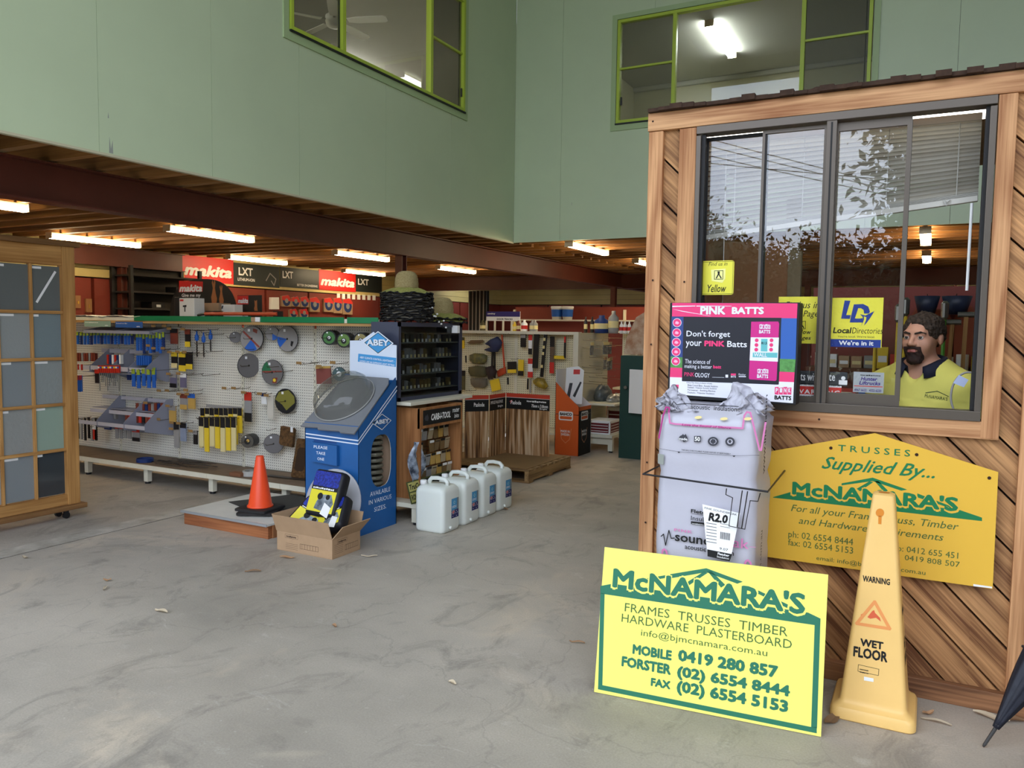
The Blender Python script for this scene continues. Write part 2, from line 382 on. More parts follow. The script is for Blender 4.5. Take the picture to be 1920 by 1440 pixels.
GREEN = mat('green_wall_paint', (196, 210, 174), .42, spec=.5, var=.05, vs=1.3)
GTRIM = mat('green_trim_paint', (168, 188, 140), .45)
GAP = mat('dark_gap', (34, 34, 30), .9)
WX, WY, ZG, ZTOP = -4.95, 9.36, 2.68, 7.9
wl = box('wall_left', WX-.09, WX-.03, -.6, 5.19, ZG+.04, ZTOP, GAP); tag(wl, kind='structure')
MB().box(WX-.09, WX-.03, 5.18, 8.09, ZG+.04, 4.02).box(WX-.09, WX-.03, 5.18, 8.09, 5.36, ZTOP).box(WX-.09, WX-.03, 8.09, WY+.03, ZG+.04, ZTOP).build('backing', GAP, wl)
seams = [-.6, .6, 1.55, 2.5, 3.44, 4.38, 5.33, 6.57, 7.8, WY]
for a, b in zip(seams, seams[1:]):
    m_ = MB(); y0, y1 = a+.0015, b-.0015
    def seg(p, q, z0, z1):
        if q-p > .004: m_.box(WX-.03, WX, p, q, z0, z1)
    seg(y0, min(y1, 5.18), ZG, ZTOP); seg(max(y0, 8.09), y1, ZG, ZTOP)
    seg(max(y0, 5.18), min(y1, 8.09), ZG, 4.03); seg(max(y0, 5.18), min(y1, 8.09), 5.36, ZTOP)
    m_.build('panel', GREEN, wl)
box('bottom_bead', WX-.035, WX+.004, -.6, WY, ZG-.012, ZG+.004, mat('pale_bead', (196, 190, 160), .5), wl)
wb = box('wall_back', WX, 4.6, WY+.03, WY+.09, ZG+.04, 4.02, GAP); tag(wb, kind='structure')
MB().box(WX, -3.57, WY+.03, WY+.09, 4.02, ZTOP).box(-.66, 4.6, WY+.03, WY+.09, 4.02, ZTOP).box(-3.57, -.66, WY+.03, WY+.09, 5.34, ZTOP).build('backing', GAP, wb)
seams = [WX, -4.28, -3.08, -1.88, -.68, .12, 1.32, 2.52, 3.72, 4.6]
for a, b in zip(seams, seams[1:]):
    m_ = MB(); x0, x1 = a+.0015, b-.0015
    def seg(p, q, z0, z1):
        if q-p > .004: m_.box(p, q, WY, WY+.03, z0, z1)
    seg(x0, min(x1, -3.57), ZG, ZTOP); seg(max(x0, -.66), x1, ZG, ZTOP)
    seg(max(x0, -3.57), min(x1, -.66), ZG, 4.03); seg(max(x0, -3.57), min(x1, -.66), 5.34, ZTOP)
    m_.build('panel', GREEN, wb)
# scuff where the paint is worn at the bottom edge
print_on('scuff', PX(WX), [[(3.51, 2.69), (3.54, 2.69), (3.538, 2.78), (3.524, 2.72), (3.514, 2.80)], [(3.505, 2.92), (3.515, 2.92), (3.51, 2.96)]], mat('bare_patch', (150, 154, 144), .8), .001, wl)
print_on('scratch', PY(WY), [rect(-4.12, 3.12, -4.116, 3.16)], mat('bare_patch', (120, 124, 118), .8), .001, wb)

# --- upper windows in their lime frames
LIME = mat('lime_window_frame', (176, 196, 66), .4); LATCH = mat('dark_latch', (40, 40, 38), .4)
PANE = glass('clear_pane', 1.5); FLY = glass('fly_mesh', 1.2, (214, 214, 208), .3, .12, (150, 150, 140))
def upper_window(name, pl, a0, a1, z0, z1, splits, bars, meshes, latches):
    wdw = MB(); f = .035
    wdw.prism(pl, rect(a0, z0, a1, z0+f), -.05, .025); wdw.prism(pl, rect(a0, z1-f, a1, z1), -.05, .025)
    wdw.prism(pl, rect(a0, z0+f, a0+f, z1-f), -.05, .025); wdw.prism(pl, rect(a1-f, z0+f, a1, z1-f), -.05, .025)
    o = wdw.build(name, LIME); tag(o, kind='structure')
    tr = MB()
    for r in (rect(a0-.075, z0-.085, a1+.075, z0-.015), rect(a0-.075, z0-.015, a0-.012, z1+.07), rect(a1+.012, z0-.015, a1+.075, z1+.07), rect(a0-.012, z1+.012, a1+.012, z1+.07)):
        tr.prism(pl, r, 0, .014)
    tr.build('architrave', GTRIM, o)
    MB().prism(pl, rect(a0-.01, z0-.016, a1+.01, z0), -.04, .032).build('sill', BLACK, o)
    xs = [a0+f]+splits+[a1-f]
    for s_ in splits: MB().prism(pl, rect(s_-.022, z0+f, s_+.022, z1-f), -.045, .02).build('mullion', LIME, o)
    for x0, x1, z in bars: MB().prism(pl, rect(x0, z-.011, x1, z+.011), -.035, .006).build('glazing_bar', LIME, o)
    for i in range(len(xs)-1):
        MB().prism(pl, rect(xs[i], z0+f, xs[i+1], z1-f), -.018, -.014).build('pane', FLY if i in meshes else PANE, o)
        if i in meshes:
            e = MB()
            for r in (rect(xs[i+1]-.034, z0+f, xs[i+1]-.022, z1-f),): e.prism(pl, r, -.03, -.02)
            e.build('fly_screen_edge', BLACK, o)
    for x, z in latches: MB().m(LATCH).prism(pl, rrect(x-.012, z-.05, x+.012, z+.05, .01), 0, .012).build('latch', None, o)
    return o
upper_window('window_1', PX(WX), 5.215, 8.06, 4.06, 5.33, [5.915, 7.37], [(7.392, 8.03, 4.715), (5.25, 5.893, 4.715)], (0, 2), [(8.0, 4.27)])
upper_window('window_2', PY(WY), -3.54, -.69, 4.075, 5.31, [-2.83, -1.385], [(-3.505, -2.852, 4.73), (-1.363, -.725, 4.74)], (0, 2), [(-3.48, 4.34), (-.72, 4.5)])
ROOMW = mat('upstairs_white', (208, 206, 192), .8, var=.04, vs=2); ROOMC = mat('upstairs_ceiling', (200, 200, 192), .85, var=.05, vs=1.5)
ur = box('floor_upstairs', -9.4, WX-.09, 3.6, 12.4, 2.986, 3.02, mat('carpet_grey', (150, 144, 134), .95)); tag(ur, kind='structure')
box('ceiling_upstairs', -9.4, WX-.09, 3.6, 12.4, 5.52, 5.58, mat('upstairs_grey_ceiling', (160, 158, 148), .85, var=.08, vs=1.5))['kind'] = 'structure'
MB().box(-9.46, -9.4, 3.6, 12.4, 2.94, 5.55).box(-9.4, WX-.09, 3.54, 3.6, 2.94, 5.55).box(-9.4, WX-.09, 12.4, 12.46, 2.94, 5.55).box(WX-.12, WX-.06, WY+.1, 12.4, 2.94, 5.55).build('wall_upstairs', ROOMW)['kind'] = 'structure'
ur2 = box('floor_upstairs', -4.4, 1.2, WY+.09, 12.4, 2.986, 3.02, mat('carpet_grey', (150, 144, 134), .95)); tag(ur2, kind='structure')
box('ceiling_upstairs', -4.4, 1.2, WY+.09, 12.4, 5.42, 5.48, ROOMC)['kind'] = 'structure'
MB().m(mat('upstairs_cream', (214, 210, 182), .8)).box(-4.4, 1.2, 12.4, 12.46, 2.94, 5.45).box(-4.46, -4.4, WY+.09, 12.46, 2.94, 5.45).box(1.2, 1.26, WY+.09, 12.46, 2.94, 5.45).build('wall_upstairs')['kind'] = 'structure'
box('trim_1', -4.4, 1.2, 12.33, 12.4, 5.35, 5.42, ROOMC, bev=.02)['kind'] = 'structure'

# --- mezzanine over the shop: boards on joists, carried by steel beams
DECK = mat('deck_boards', (70, 47, 26), .8, c2=(54, 36, 20), vs=5); JOIST = wood('joist_timber', (92, 58, 28), (164, 114, 62), 4, along=0, rnd=.2, knots=False, ring=.12)  # deck coloured extra dark so the gaps between joists look shaded
ce = MB().box(-11.3, WX-.1, -.6, 20.2, 2.96, 2.985).box(WX-.1, 4.6, WY+.1, 20.2, 2.96, 2.985).build('ceiling', DECK); tag(ce, kind='structure')
jl = MB().box(-11.1, WX-.03, -.035, .035, 2.685, 2.96).mesh('joist'); jl.materials.append(JOIST)
jr = MB().box(WX+.1, 4.55, -.035, .035, 2.685, 2.96).mesh('joist'); jr.materials.append(JOIST)
for i in range(57):
    o = obj('joist', jl, ce); o.location = (0, -.45+.36*i, 0)
for i in range(29):
    o = obj('joist', jr, ce); o.location = (0, 9.6+.36*i, 0)
OXIDE = mat('red_oxide_steel', (98, 48, 36), .45, var=.2, vs=3, spec=.4)
def ibeam(name, axis, c0, c1, at, z0, z1, wd=.15):
    m_ = MB()
    def bb(a0, a1, z0_, z1_):
        if axis == 'y': m_.box(at+a0, at+a1, c0, c1, z0_, z1_)
        else: m_.box(c0, c1, at+a0, at+a1, z0_, z1_)
    bb(-wd/2, wd/2, z0, z0+.012); bb(-wd/2, wd/2, z1-.012, z1); bb(-.004, .004, z0+.012, z1-.012)
    o = m_.build(name, OXIDE); o['kind'] = 'structure'; return o
ibeam('beam', 'y', -.6, 20.1, -5.61, 2.39, 2.67, .16)
ibeam('beam', 'x', -11.0, 4.5, 15.3, 2.38, 2.67)
ibeam('beam', 'y', -.6, 9.0, -10.9, 2.39, 2.67)
for x, y in ((-5.61, 7.75), (-5.61, 14.9), (-10.9, 7.9), (-2.0, 15.2)):
    c_ = MB().box(x-.05, x+.05, y-.05, y-.04, 0, 2.4).box(x-.05, x+.05, y+.04, y+.05, 0, 2.4).box(x-.005, x+.005, y-.04, y+.04, 0, 2.4).box(x-.1, x+.1, y-.1, y+.1, 0, .012).build('column', OXIDE); c_['kind'] = 'structure'

# --- outer walls: maroon boards, cream weatherboards above
MAROON = mat('maroon_board', (128, 52, 40), .55, var=.12, vs=2); YB = mat('cream_weatherboard', (206, 186, 122), .6, var=.1, vs=2)
ws = box('wall_side', -11.3, -11.12, -.6, 20.2, 0, 2.9, GAP); ws['kind'] = 'structure'
pm = MB().box(-11.12, -11.012, .02, 1.12, .02, 2.2).mesh('board'); pm.materials.append(MAROON)
for i in range(18): obj('board', pm, ws).location = (0, -.55+1.15*i, 0)
for k in range(4): MB().prism(PL((-11.12, 0, 2.22+.13*k), (0, 1, 0), (0, 0, 1)), rect(-.6, 0, 20.1, .125), 0, .108).build('weatherboard', YB, ws)
bw = box('wall_rear', -11.3, 4.6, 20.1, 20.3, 0, 2.9, GAP); bw['kind'] = 'structure'
pm = MB().box(.02, 1.58, 20.07, 20.1, .02, 2.2).mesh('board'); pm.materials.append(MAROON)
for i in range(10): obj('board', pm, bw).location = (-11.1+1.6*i, 0, 0)
for k in range(4): MB().prism(PL((0, 20.1, 2.22+.13*k), (1, 0, 0), (0, 0, 1)), rect(-11.1, 0, 4.6, .125), 0, .025).build('weatherboard', YB, bw)
BW = mat('shed_inside', (150, 146, 134), .8)
box('wall_right', 4.6, 4.75, -.6, 20.3, 0, 8.0, BW)['kind'] = 'structure'
MB().box(-11.3, -9.2, -.75, -.6, 0, 8.0).box(3.9, 4.7, -.75, -.6, 0, 8.0).box(-9.2, 3.9, -.75, -.6, 7.4, 8.0).box(-9.2, -4.95, -.75, -.6, 2.45, 7.4).build('wall_front', BW)['kind'] = 'structure'  # unseen; left part closed down low to keep daylight off the mezzanine underside
box('roof', -11.4, 4.8, -1.0, 20.4, 7.95, 8.05, mat('roof_underside', (170, 170, 166), .7))['kind'] = 'structure'
cs = MB(); pts = []
for i in range(21): pts.append((-10.22+i*.026, 17.0+(-.03, -.03, .03, .03)[i % 4]))
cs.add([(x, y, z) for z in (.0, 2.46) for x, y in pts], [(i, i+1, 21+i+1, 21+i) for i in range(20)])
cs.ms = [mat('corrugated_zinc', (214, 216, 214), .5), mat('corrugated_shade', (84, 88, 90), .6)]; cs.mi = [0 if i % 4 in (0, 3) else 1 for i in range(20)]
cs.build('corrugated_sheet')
tag(bpy.data.objects['corrugated_sheet'], 'ribbed grey metal sheet against the cream boards above the far maroon wall', 'metal sheet')
box('backing_board', -10.22, -9.70, 17.05, 17.09, 0, 2.46, GAP, bpy.data.objects['corrugated_sheet'])

# --- fluorescent lamps
def glow(name, c, s):
    M = bpy.data.materials.new(name); M.use_nodes = True; t = M.node_tree; t.nodes.remove(t.nodes['Principled BSDF'])
    e = t.nodes.new('ShaderNodeEmission'); e.inputs['Color'].default_value = (*c, 1); e.inputs['Strength'].default_value = s
    t.links.new(e.outputs[0], t.nodes['Material Output'].inputs['Surface']); return M
WARM = glow('warm_tube_glow', (1, .80, .50), LAMP_WARM); COOL = glow('cool_tube_glow', (.9, .96, 1), LAMP_COOL); ROOMG = glow('upstairs_tube_glow', (.93, 1, .92), 48.0)
TRAY = mat('lamp_tray', (198, 176, 140), .5)
def lamp_mesh(L_):
    b_ = MB().box(-.026, .026, 0, L_, -.028, 0).box(-.058, .058, -.012, 0, -.078, 0).box(-.058, .058, L_, L_+.012, -.078, 0).mesh('tray'); b_.materials.append(TRAY)
    d = MB(); sec = [(-.03, -.028), (-.052, -.034), (-.056, -.05), (-.046, -.068), (-.02, -.077), (.02, -.077), (.046, -.068), (.056, -.05), (.052, -.034), (.03, -.028)]; n = len(sec)
    d.ring([[(x, y, z) for x, z in sec] for y in (.0, L_)], n); d.f += [tuple(range(n)), tuple(range(2*n-1, n-1, -1))]; d.mi += [0, 0]
    return b_, d
LT, LD_ = lamp_mesh(1.28)
def lamp(x, y, z, label, glow_, rz=0.0, group='fluorescent lamps under the mezzanine'):
    t = thing('fluorescent_lamp', label, 'lamp', (x, y, z), rz, group, local=True)
    obj('tray', LT, t)
    if glow_.name not in LAMPD:
        me = LD_.mesh('diffuser', True); me.materials.append(glow_); LAMPD[glow_.name] = me
    obj('diffuser', LAMPD[glow_.name], t)
    return t
LAMPD = {}
OFFICE_G = glow('office_tube_glow', (1, .95, .85), 9.0)
for x, y, lb in ((-8.09, 3.48, 'lit warm fluorescent lamp cut off by the picture edge above the glass door sample'),
                 (-10.29, 6.41, 'lit warm fluorescent lamp hanging in front of the red-brown beam above the door sample'),
                 (-8.09, 6.47, 'lit warm fluorescent lamp hidden partly by the long beam, above the red brand banner'),
                 (-10.5, 9.60, 'lit warm fluorescent lamp in front of the dark drill banner beside the first red banner'),
                 (-8.2, 9.60, 'lit warm fluorescent lamp close to the long beam above the second red banner'),
                 (-10.7, 12.8, 'lit warm fluorescent lamp over the second red banner, left of the straw hats'),
                 (-8.3, 12.65, 'lit warm fluorescent lamp just right of the column behind the straw hats'),
                 (-4.32, 9.48, 'lit warm fluorescent lamp directly under the far green wall'),
                 (-4.34, 12.5, 'lit warm fluorescent lamp half hidden by the office corner post')):
    lamp(x*.968, max(y*.968, 9.44) if x > -5 else y*.968, 2.683, lb, WARM)
for x, y, lb in ((-11.0+.3, 17.6, 'small lit white lamp far back in front of the corrugated sheet'), (-8.7, 18.3, 'small lit white lamp far back left of the second column')):
    lamp(x*.968, y*.968, 2.683, lb, COOL)
for x, y, lb in ((-.1, 9.5, 'nearest of the lit lamps seen through the open office window'), (-.1, 12.2, 'middle one of the lit lamps seen through the open office window'),
                 (-.08, 18.2, 'farthest of the lit lamps seen through the open office window')):
    lamp(x, y, 2.683, lb, WARM if y < 15 else COOL)
lamp(-2.62, 10.1, 5.42, 'bright fluorescent lamp on the upstairs ceiling behind the lime-framed back window', ROOMG, group='upstairs lamps', rz=.0)
FANG = glow('fan_room_tube_glow', (1, 1, .9), 150.0)
lamp(-8.15, 5.2, 5.52, 'nearer fluorescent lamp, unseen and added, on the upstairs ceiling of the fan room', FANG, group='upstairs lamps')  # extra lamp out of view, added to brighten the fan room
lamp(-8.15, 9.2, 5.52, 'farther fluorescent lamp on the upstairs ceiling of the fan room', FANG, group='upstairs lamps')
# --- ceiling fan upstairs
fan = thing('ceiling_fan', 'white five-blade ceiling fan behind the lime-framed window of the long green wall', 'fan', (-6.4, 7.5, 5.15), local=True)
FANW = mat('fan_white', (240, 240, 234), .4)
MB().lathe([(.02, .1), (.02, .34), (.06, .35), (.06, .37)], n=14).build('rod', FANW, fan, True)
MB().lathe([(.03, -.08), (.09, -.07), (.11, -.02), (.11, .05), (.06, .09), (.02, .11)], n=24).build('motor', FANW, fan, True)
bl = MB(); bl.add([(.16, -.05, .004), (.28, -.062, .012), (.60, -.066, .012), (.635, -.04, .012), (.635, .04, -.008), (.60, .066, -.012), (.28, .062, -.012), (.16, .05, -.004)], [tuple(range(8))])
bl.add([(x, y, z-.006) for x, y, z in bl.v[:8]], [tuple(range(7, -1, -1))]); bl.f += [(i, i+8, (i+1) % 8+8, (i+1) % 8) for i in range(8)]; bl.mi += [0]*8
bl = bl.mesh('blade'); bl.materials.append(FANW); ar = MB().bar((.08, 0, 0), (.2, 0, 0), .03, .008).mesh('bracket'); ar.materials.append(STEEL)
for i in range(5):
    o = obj('blade', bl, fan); o.rotation_euler = (0, 0, math.radians(20+72*i)); k = obj('bracket', ar, o)
# ================================================================== the timber office
CEDAR = wood('cedar_plank', (104, 64, 36), (204, 152, 100), 7.5, rot=(0, -math.pi/4, 0), along=0, rnd=.18, r=.65)
POSTX = wood('cedar_rail', (150, 96, 58), (214, 164, 116), 7, along=0, rnd=.10, r=.6, ring=1.3)
POSTZ = wood('cedar_post', (146, 92, 54), (212, 160, 112), 7, along=2, rnd=.10, r=.6, ring=1.3)
FY = 3.72
fp = PY(FY)
wo = MB().box(-1.20, 2.6, 3.775, 3.80, 0, 1.2).box(-1.20, -1.02, 3.775, 3.80, 1.2, 2.5).box(.2, 2.6, 3.775, 3.80, 1.2, 2.5).build('wall_office', mat('plank_backing', (40, 26, 18), .9)); wo['kind'] = 'structure'
def clip(poly, f):
    out = []
    for i in range(len(poly)):
        a, b = poly[i], poly[(i+1) % len(poly)]; fa, fb = f(a), f(b)
        if fa >= 0: out.append(a)
        if fa*fb < 0:
            t = fa/(fa-fb); out.append((a[0]+(b[0]-a[0])*t, a[1]+(b[1]-a[1])*t))
    return out
for k in range(-7, 26):
    c0, c1 = .2*k+.006, .2*k+.194                        # strip c0 < x+z < c1
    m_ = MB(); hit = False
    for x0, x1, z0, z1 in ((-1.19, -1.01, .02, 2.5), (-1.01, .2, .02, 1.2), (.2, 2.6, .02, 1.2), (.2, 2.6, 1.2, 2.5)):
        q = clip(clip(rect(x0, z0, x1, z1), lambda p: p[0]+p[1]-c0), lambda p: c1-p[0]-p[1])
        if len(q) > 2: m_.prism(fp, q, -.055, -.022+random.uniform(-.002, .002)); hit = True
    if hit: m_.build('plank', CEDAR, wo)
def frame(name, x0, x1, z0, z1, m, d0=-.03, d1=0.0, parent=None):
    return MB().prism(fp, rect(x0, z0, x1, z1), d0, d1).build(name, m, parent if parent else wo, bev=.003)
frame('corner_post', -1.24, -1.168, 0, 2.497, POSTZ, -.09)
frame('top_rail', -1.245, 2.62, 2.50, 2.585, POSTX, -.09, .004)
frame('casing', -1.09, -1.008, .09, 2.497, POSTZ)
frame('casing', .197, .262, 1.128, 2.497, POSTZ, -.03, .006)
frame('casing', -1.008, .262, 1.055+.07, 1.197, POSTX, -.03, .004)
frame('casing', .335, .42, 0.09, 2.497, POSTZ, -.03, .002)
frame('bottom_plate', -1.168, 2.6, 0.0, .085, wood('weathered_plate', (104, 68, 44), (176, 124, 84), 6, along=0), -.05, .012)
# bark-edged roof
rb = MB(); n = 70
for i in range(n):
    x = -1.24+i*.055; rb.box(x, x+.058, 3.69+random.uniform(-.012, .012), 3.85, 2.586, 2.600+random.uniform(0, .012))
rb.build('bark_edge', mat('bark', (70, 50, 38), .95, var=.4, vs=30), wo)
box('roof_sheet', -1.2, 2.6, 3.80, 5.55, 2.56, 2.595, mat('chipboard_roof', (150, 124, 92), .9, var=.15, vs=8), wo)
MB().box(-1.2, -1.16, 3.80, 5.0, 0, 2.56).box(2.56, 2.6, 3.80, 5.55, 0, 2.56).build('side_lining', mat('lining_board', (128, 92, 64), .8, var=.12, vs=3), wo)
for x, z in ((-1.045, 1.78), (-1.2, 1.79), (-1.2, 1.48), (-.42, 1.165), (.225, 1.30), (.225, 2.46), (-1.22, 2.545), (-1.205, .9), (-1.205, .6)):
    MB().lathe([(.004, 0), (.005, .001)], fp.pt(x, z, .004), 8, fp.n).build('nail', mat('rusty_nail', (60, 40, 32), .7, m=.5), wo)
# things lying on the roof
t = MB().box(-.93, -.745, 3.86, 3.93, 2.600, 2.645).build('roof_block', mat('dark_green_box', (42, 58, 48), .6), bev=.004); tag(t, 'dark green flat block lying on the office roof below the back window', 'block')
t = MB().tube([(-.56, 3.83, 2.617), (-.5, 3.82, 2.632), (-.42, 3.83, 2.628), (-.33, 3.82, 2.634)], .013, 7).build('bark_strip', mat('bark', (70, 50, 38), .95)); tag(t, 'curl of bark lying on the office roof edge, right of the green block', 'bark')

# --- the sliding window
ALU = mat('bronze_aluminium', (98, 89, 80), .4, m=.5); ALUD = mat('window_seal', (28, 26, 26), .6); OFFG = glass('office_pane', 1.68)
wn = MB()
for r in (rect(-1.006, 2.462, .194, 2.497), rect(-1.006, 1.197, .194, 1.238), rect(-1.006, 1.238, -.984, 2.455), rect(.170, 1.238, .194, 2.455)): wn.prism(fp, r, -.07, .012)
wn = wn.build('window_3', ALU, bev=.002); wn['kind'] = 'structure'
MB().prism(fp, rect(-.438, 1.238, -.396, 2.462), -.07, .010).build('mullion', ALU, wn, bev=.002)
MB().prism(fp, rect(-.420, 1.238, -.413, 2.455), .010, .012).build('mullion_groove', ALUD, wn)
for x0, x1, ns_, d in ((-.984, -.69, 'sash', -.05), (-.712, -.438, 'sash', -.022), (-.396, -.106, 'sash', -.022)):
    s_ = MB(); th = .026
    dd = (d-.018, d)
    if x0 == -.396:
        for r in (rect(x0, 2.42, x1, 2.455), rect(x0, 1.238, x1, 1.285), rect(x0, 1.285, x0+.006, 2.42), rect(x1-.019, 1.285, x1, 2.42)): s_.prism(fp, r, *dd)
    elif x0 == -.984:
        for r in (rect(x0, 2.44, x1, 2.455), rect(x0, 1.238, x1, 1.262), rect(x0, 1.262, x0+.012, 2.44), rect(x1-th, 1.262, x1, 2.44)): s_.prism(fp, r, *dd)
    else:
        for r in (rect(x0, 2.44, x1, 2.455), rect(x0, 1.238, x1, 1.262), rect(x0, 1.262, x0+.012, 2.44), rect(x1-.012, 1.262, x1, 2.44)): s_.prism(fp, r, *dd)
    so = s_.build('sash', ALUD if x0 == -.984 else ALU, wn)
    MB().prism(fp, rect(x0+.01, 1.25, x1-.01, 2.45), d-.011, d-.008).build('pane', OFFG, so)
    MB().prism(fp, rect(x1-.004 if x0 == -.396 else x0+.012, 1.262, x1+.001 if x0 == -.396 else x0+.02, 2.44), d-.016, d-.004).build('seal', ALUD, so)
MB().prism(fp, rect(-.984, 1.225, .170, 1.238), -.005, .006).build('track', ALUD, wn)
MB().prism(fp, rect(-.984, 1.24, -.966, 2.46), -.03, -.004).build('seal', ALUD, wn)
MB().prism(fp, rect(.156, 1.24, .170, 2.46), -.06, -.01).build('seal', ALUD, wn)

# --- venetian blind, hanging crooked
BL = mat('blind_slat', (192, 188, 178), .45); bd = thing('venetian_blind', 'white venetian blind hanging crooked inside the office window', 'blind', (-.43, 3.90, 2.0))
NS = 18
for i in range(NS):
    f = i/(NS-1); zl = 2.43-f*(2.43-2.03); zr = 2.43-f*(2.43-2.145)
    a, b = V((-1.0, 3.90, zl)), V((.15, 3.90, zr))
    s_ = MB(); u = (b-a); m3 = 5; rg = []
    tilt = -math.radians(34+random.uniform(-5, 5))
    for e in (a, b):
        rg.append([e+V((0, math.cos(tilt), math.sin(tilt)))*(-.0125+.025*j/(m3-1))+V((0, -math.sin(tilt), math.cos(tilt)))*(.003*math.sin(math.pi*j/(m3-1))) for j in range(m3)])
    s_.ring(rg, m3, False); s_.build('slat', BL, bd, True)
MB().bar((-1.0, 3.90, 2.005), (.15, 3.90, 2.122), .026, .024).build('bottom_rail', BL, bd, bev=.003)
for i in range(5): MB().bar((-1.0, 3.90, 2.02+i*.004), (.15, 3.90, 2.134+i*.0035), .026, .0016).build('slat', BL, bd)
MB().box(-1.0, .15, 3.882, 3.918, 2.445, 2.475).build('head_rail', BL, bd)
CORD = mat('blind_cord', (190, 188, 180), .8)
for x in (-.86, -.55, -.2, .07): MB().tube([(x, 3.885, 2.44), (x, 3.885, 2.03+.1*(x+1))], .0015, 4).build('ladder_cord', CORD, bd)
MB().tube([(-.90, 3.86, 2.4), (-.895, 3.86, 1.62)], .0018, 5).build('pull_cord', CORD, bd)
for x, z in ((.035, 2.108), (-.86, 2.02)): MB().tube([(x-.012, 3.88, z+.012), (x, 3.878, z-.012), (x+.012, 3.88, z+.012), (x, 3.878, z+.004)], .004, 5).build('cord_knot', CORD, bd)
MB().tube([(.128, 3.87, 2.10), (.127, 3.87, 1.735)], .006, 8).build('wand', PAPER, bd)
t = lamp(-1.10, 4.02, 2.56, 'fluorescent lamp on the office ceiling seen above the blind', OFFICE_G, -math.pi/2, 'office lamp')

# --- cards stuck on the inside of the glass
gp = PY(3.764)
def card(name, label, a, b, m, cat='sign', corner=.0, plane=gp, thick=.0015, group=None):
    x0, y0 = plane.at(*a); x1, y1 = plane.at(*b)
    p = rrect(x0, y0, x1, y1, corner) if corner else rect(x0, y0, x1, y1)
    o = MB().prism(plane, p, -thick, 0).build(name, m); tag(o, label, cat, group); return o
SIGNY = mat('sign_yellow', (236, 226, 70), .45)
c_ = card('directory_sign', 'small yellow rounded sign reading Find us in Yellow on the office window', (1312, 553), (1377, 488), SIGNY, corner=.012)
x0, z0 = gp.at(1312, 553); x1, z1 = gp.at(1377, 488)
fr = MB().m(INK)
for r in (rect(x0+.004, z0+.004, x1-.004, z0+.0055), rect(x0+.004, z1-.0055, x1-.004, z1-.004), rect(x0+.004, z0+.005, x0+.0055, z1-.005), rect(x1-.0055, z0+.005, x1-.004, z1-.005)): fr.face(gp, r, .0006)
fr.build('border', None, c_)
text(gp, 'Find us in', x0+.038, z0+.136, .088, .018, INK, .0006, c_, shear=.25)
text(gp, 'Yellow', x0+.036, z0+.012, .088, .036, INK, .0006, c_, shear=.25, bold=.01)
PALEY = mat('pale_yellow_print', (246, 240, 150), .5)
print_on('page_mark', gp, [[(x0+.055, z0+.066), (x0+.05, z0+.118), (x0+.118, z0+.122), (x0+.118, z0+.075), (x0+.105, z0+.056)]], PALEY, .0005, c_)
def fingers(pl, x, z, s, parent, d=.0009):
    m_ = MB().m(INK)
    for r in (rect(x, z, x+s, z+s*.06), rect(x, z+s*.94, x+s, z+s), rect(x, z, x+s*.06, z+s), rect(x+s*.94, z, x+s, z+s)): m_.face(pl, r, d)
    m_.face(pl, [(x+s*.35, z+s*.9), (x+s*.62, z+s*.9), (x+s*.6, z+s*.55), (x+s*.86, z+s*.14), (x+s*.74, z+s*.1), (x+s*.5, z+s*.5), (x+s*.3, z+s*.1), (x+s*.18, z+s*.14), (x+s*.4, z+s*.6)], d)
    m_.build('finger_mark', None, parent)
fingers(gp, x0+.066, z0+.072, .042, c_)
c_ = card('directory_sign', 'square yellow sign reading us in Pages, partly behind the pink display', (1457, 643), (1549, 556), SIGNY)
x0, z0 = gp.at(1457, 643); x1, z1 = gp.at(1549, 556)
text(gp, 'Find us in', x0+.03, z1-.052, .145, .03, INK, .0006, c_, shear=.25)
text(gp, 'Yellow Pages', x0+.004, z1-.098, .182, .036, INK, .0006, c_, shear=.25)
fingers(gp, x0+.085, z1-.145, .036, c_)
text(gp, 'Yellow', x0+.07, z0+.042, .075, .02, INK, .0006, c_, shear=.2, bold=.01); text(gp, 'Pages', x0+.08, z0+.012, .065, .022, INK, .0006, c_, shear=.2, bold=.01)
c_ = card('directory_sign', 'large yellow and blue sign reading LocalDirectories on the sliding pane', (1557, 650), (1657, 558), SIGNY)
x0, z0 = gp.at(1557, 650); x1, z1 = gp.at(1657, 558); W_, H_ = x1-x0, z1-z0
LDB = mat('directory_blue', (26, 54, 140), .5)
print_on('blue_band', gp, [rect(x0, z0, x1-.003, z0+.034)], LDB, .0005, c_)
text(gp, "We're in it", x0+.034, z0+.008, .14, .021, PAPER, .001, c_, bold=.03)
text(gp, 'Local', x0+.008, z0+.06, .076, .026, INK, .0006, c_, bold=.03, shear=.15); text(gp, 'Directories', x0+.086, z0+.06, .122, .026, INK, .0006, c_, bold=-.005, shear=.15)
text(gp, "You're local. We're local.", x0+.028, z0+.042, .15, .008, INK, .0006, c_)
def L2(px, py): return gp.at(1440+px/4.174, 540+py/4.174)
print_on('emblem', gp, [[L2(*p) for p in ((600, 97), (645, 100), (612, 212), (648, 212), (640, 242), (572, 240))],
                        [L2(*p) for p in ((672, 128), (745, 125), (785, 145), (798, 185), (790, 200), (752, 200), (748, 172), (728, 158), (706, 158), (680, 238), (715, 240), (742, 236), (745, 270), (640, 270), (645, 242))],
                        [L2(*p) for p in ((720, 205), (762, 215), (832, 182), (800, 235), (770, 275), (750, 295), (768, 250), (770, 228), (750, 222), (752, 248), (728, 300), (745, 250), (740, 225))]], LDB, .0008, c_)
c_ = card('window_sticker', 'dark sticker with white typewriter lettering low on the sliding pane', (1488, 720), (1589, 698), mat('charcoal_sticker', (52, 54, 58), .5), 'sticker')
x0, z0 = gp.at(1488, 720)
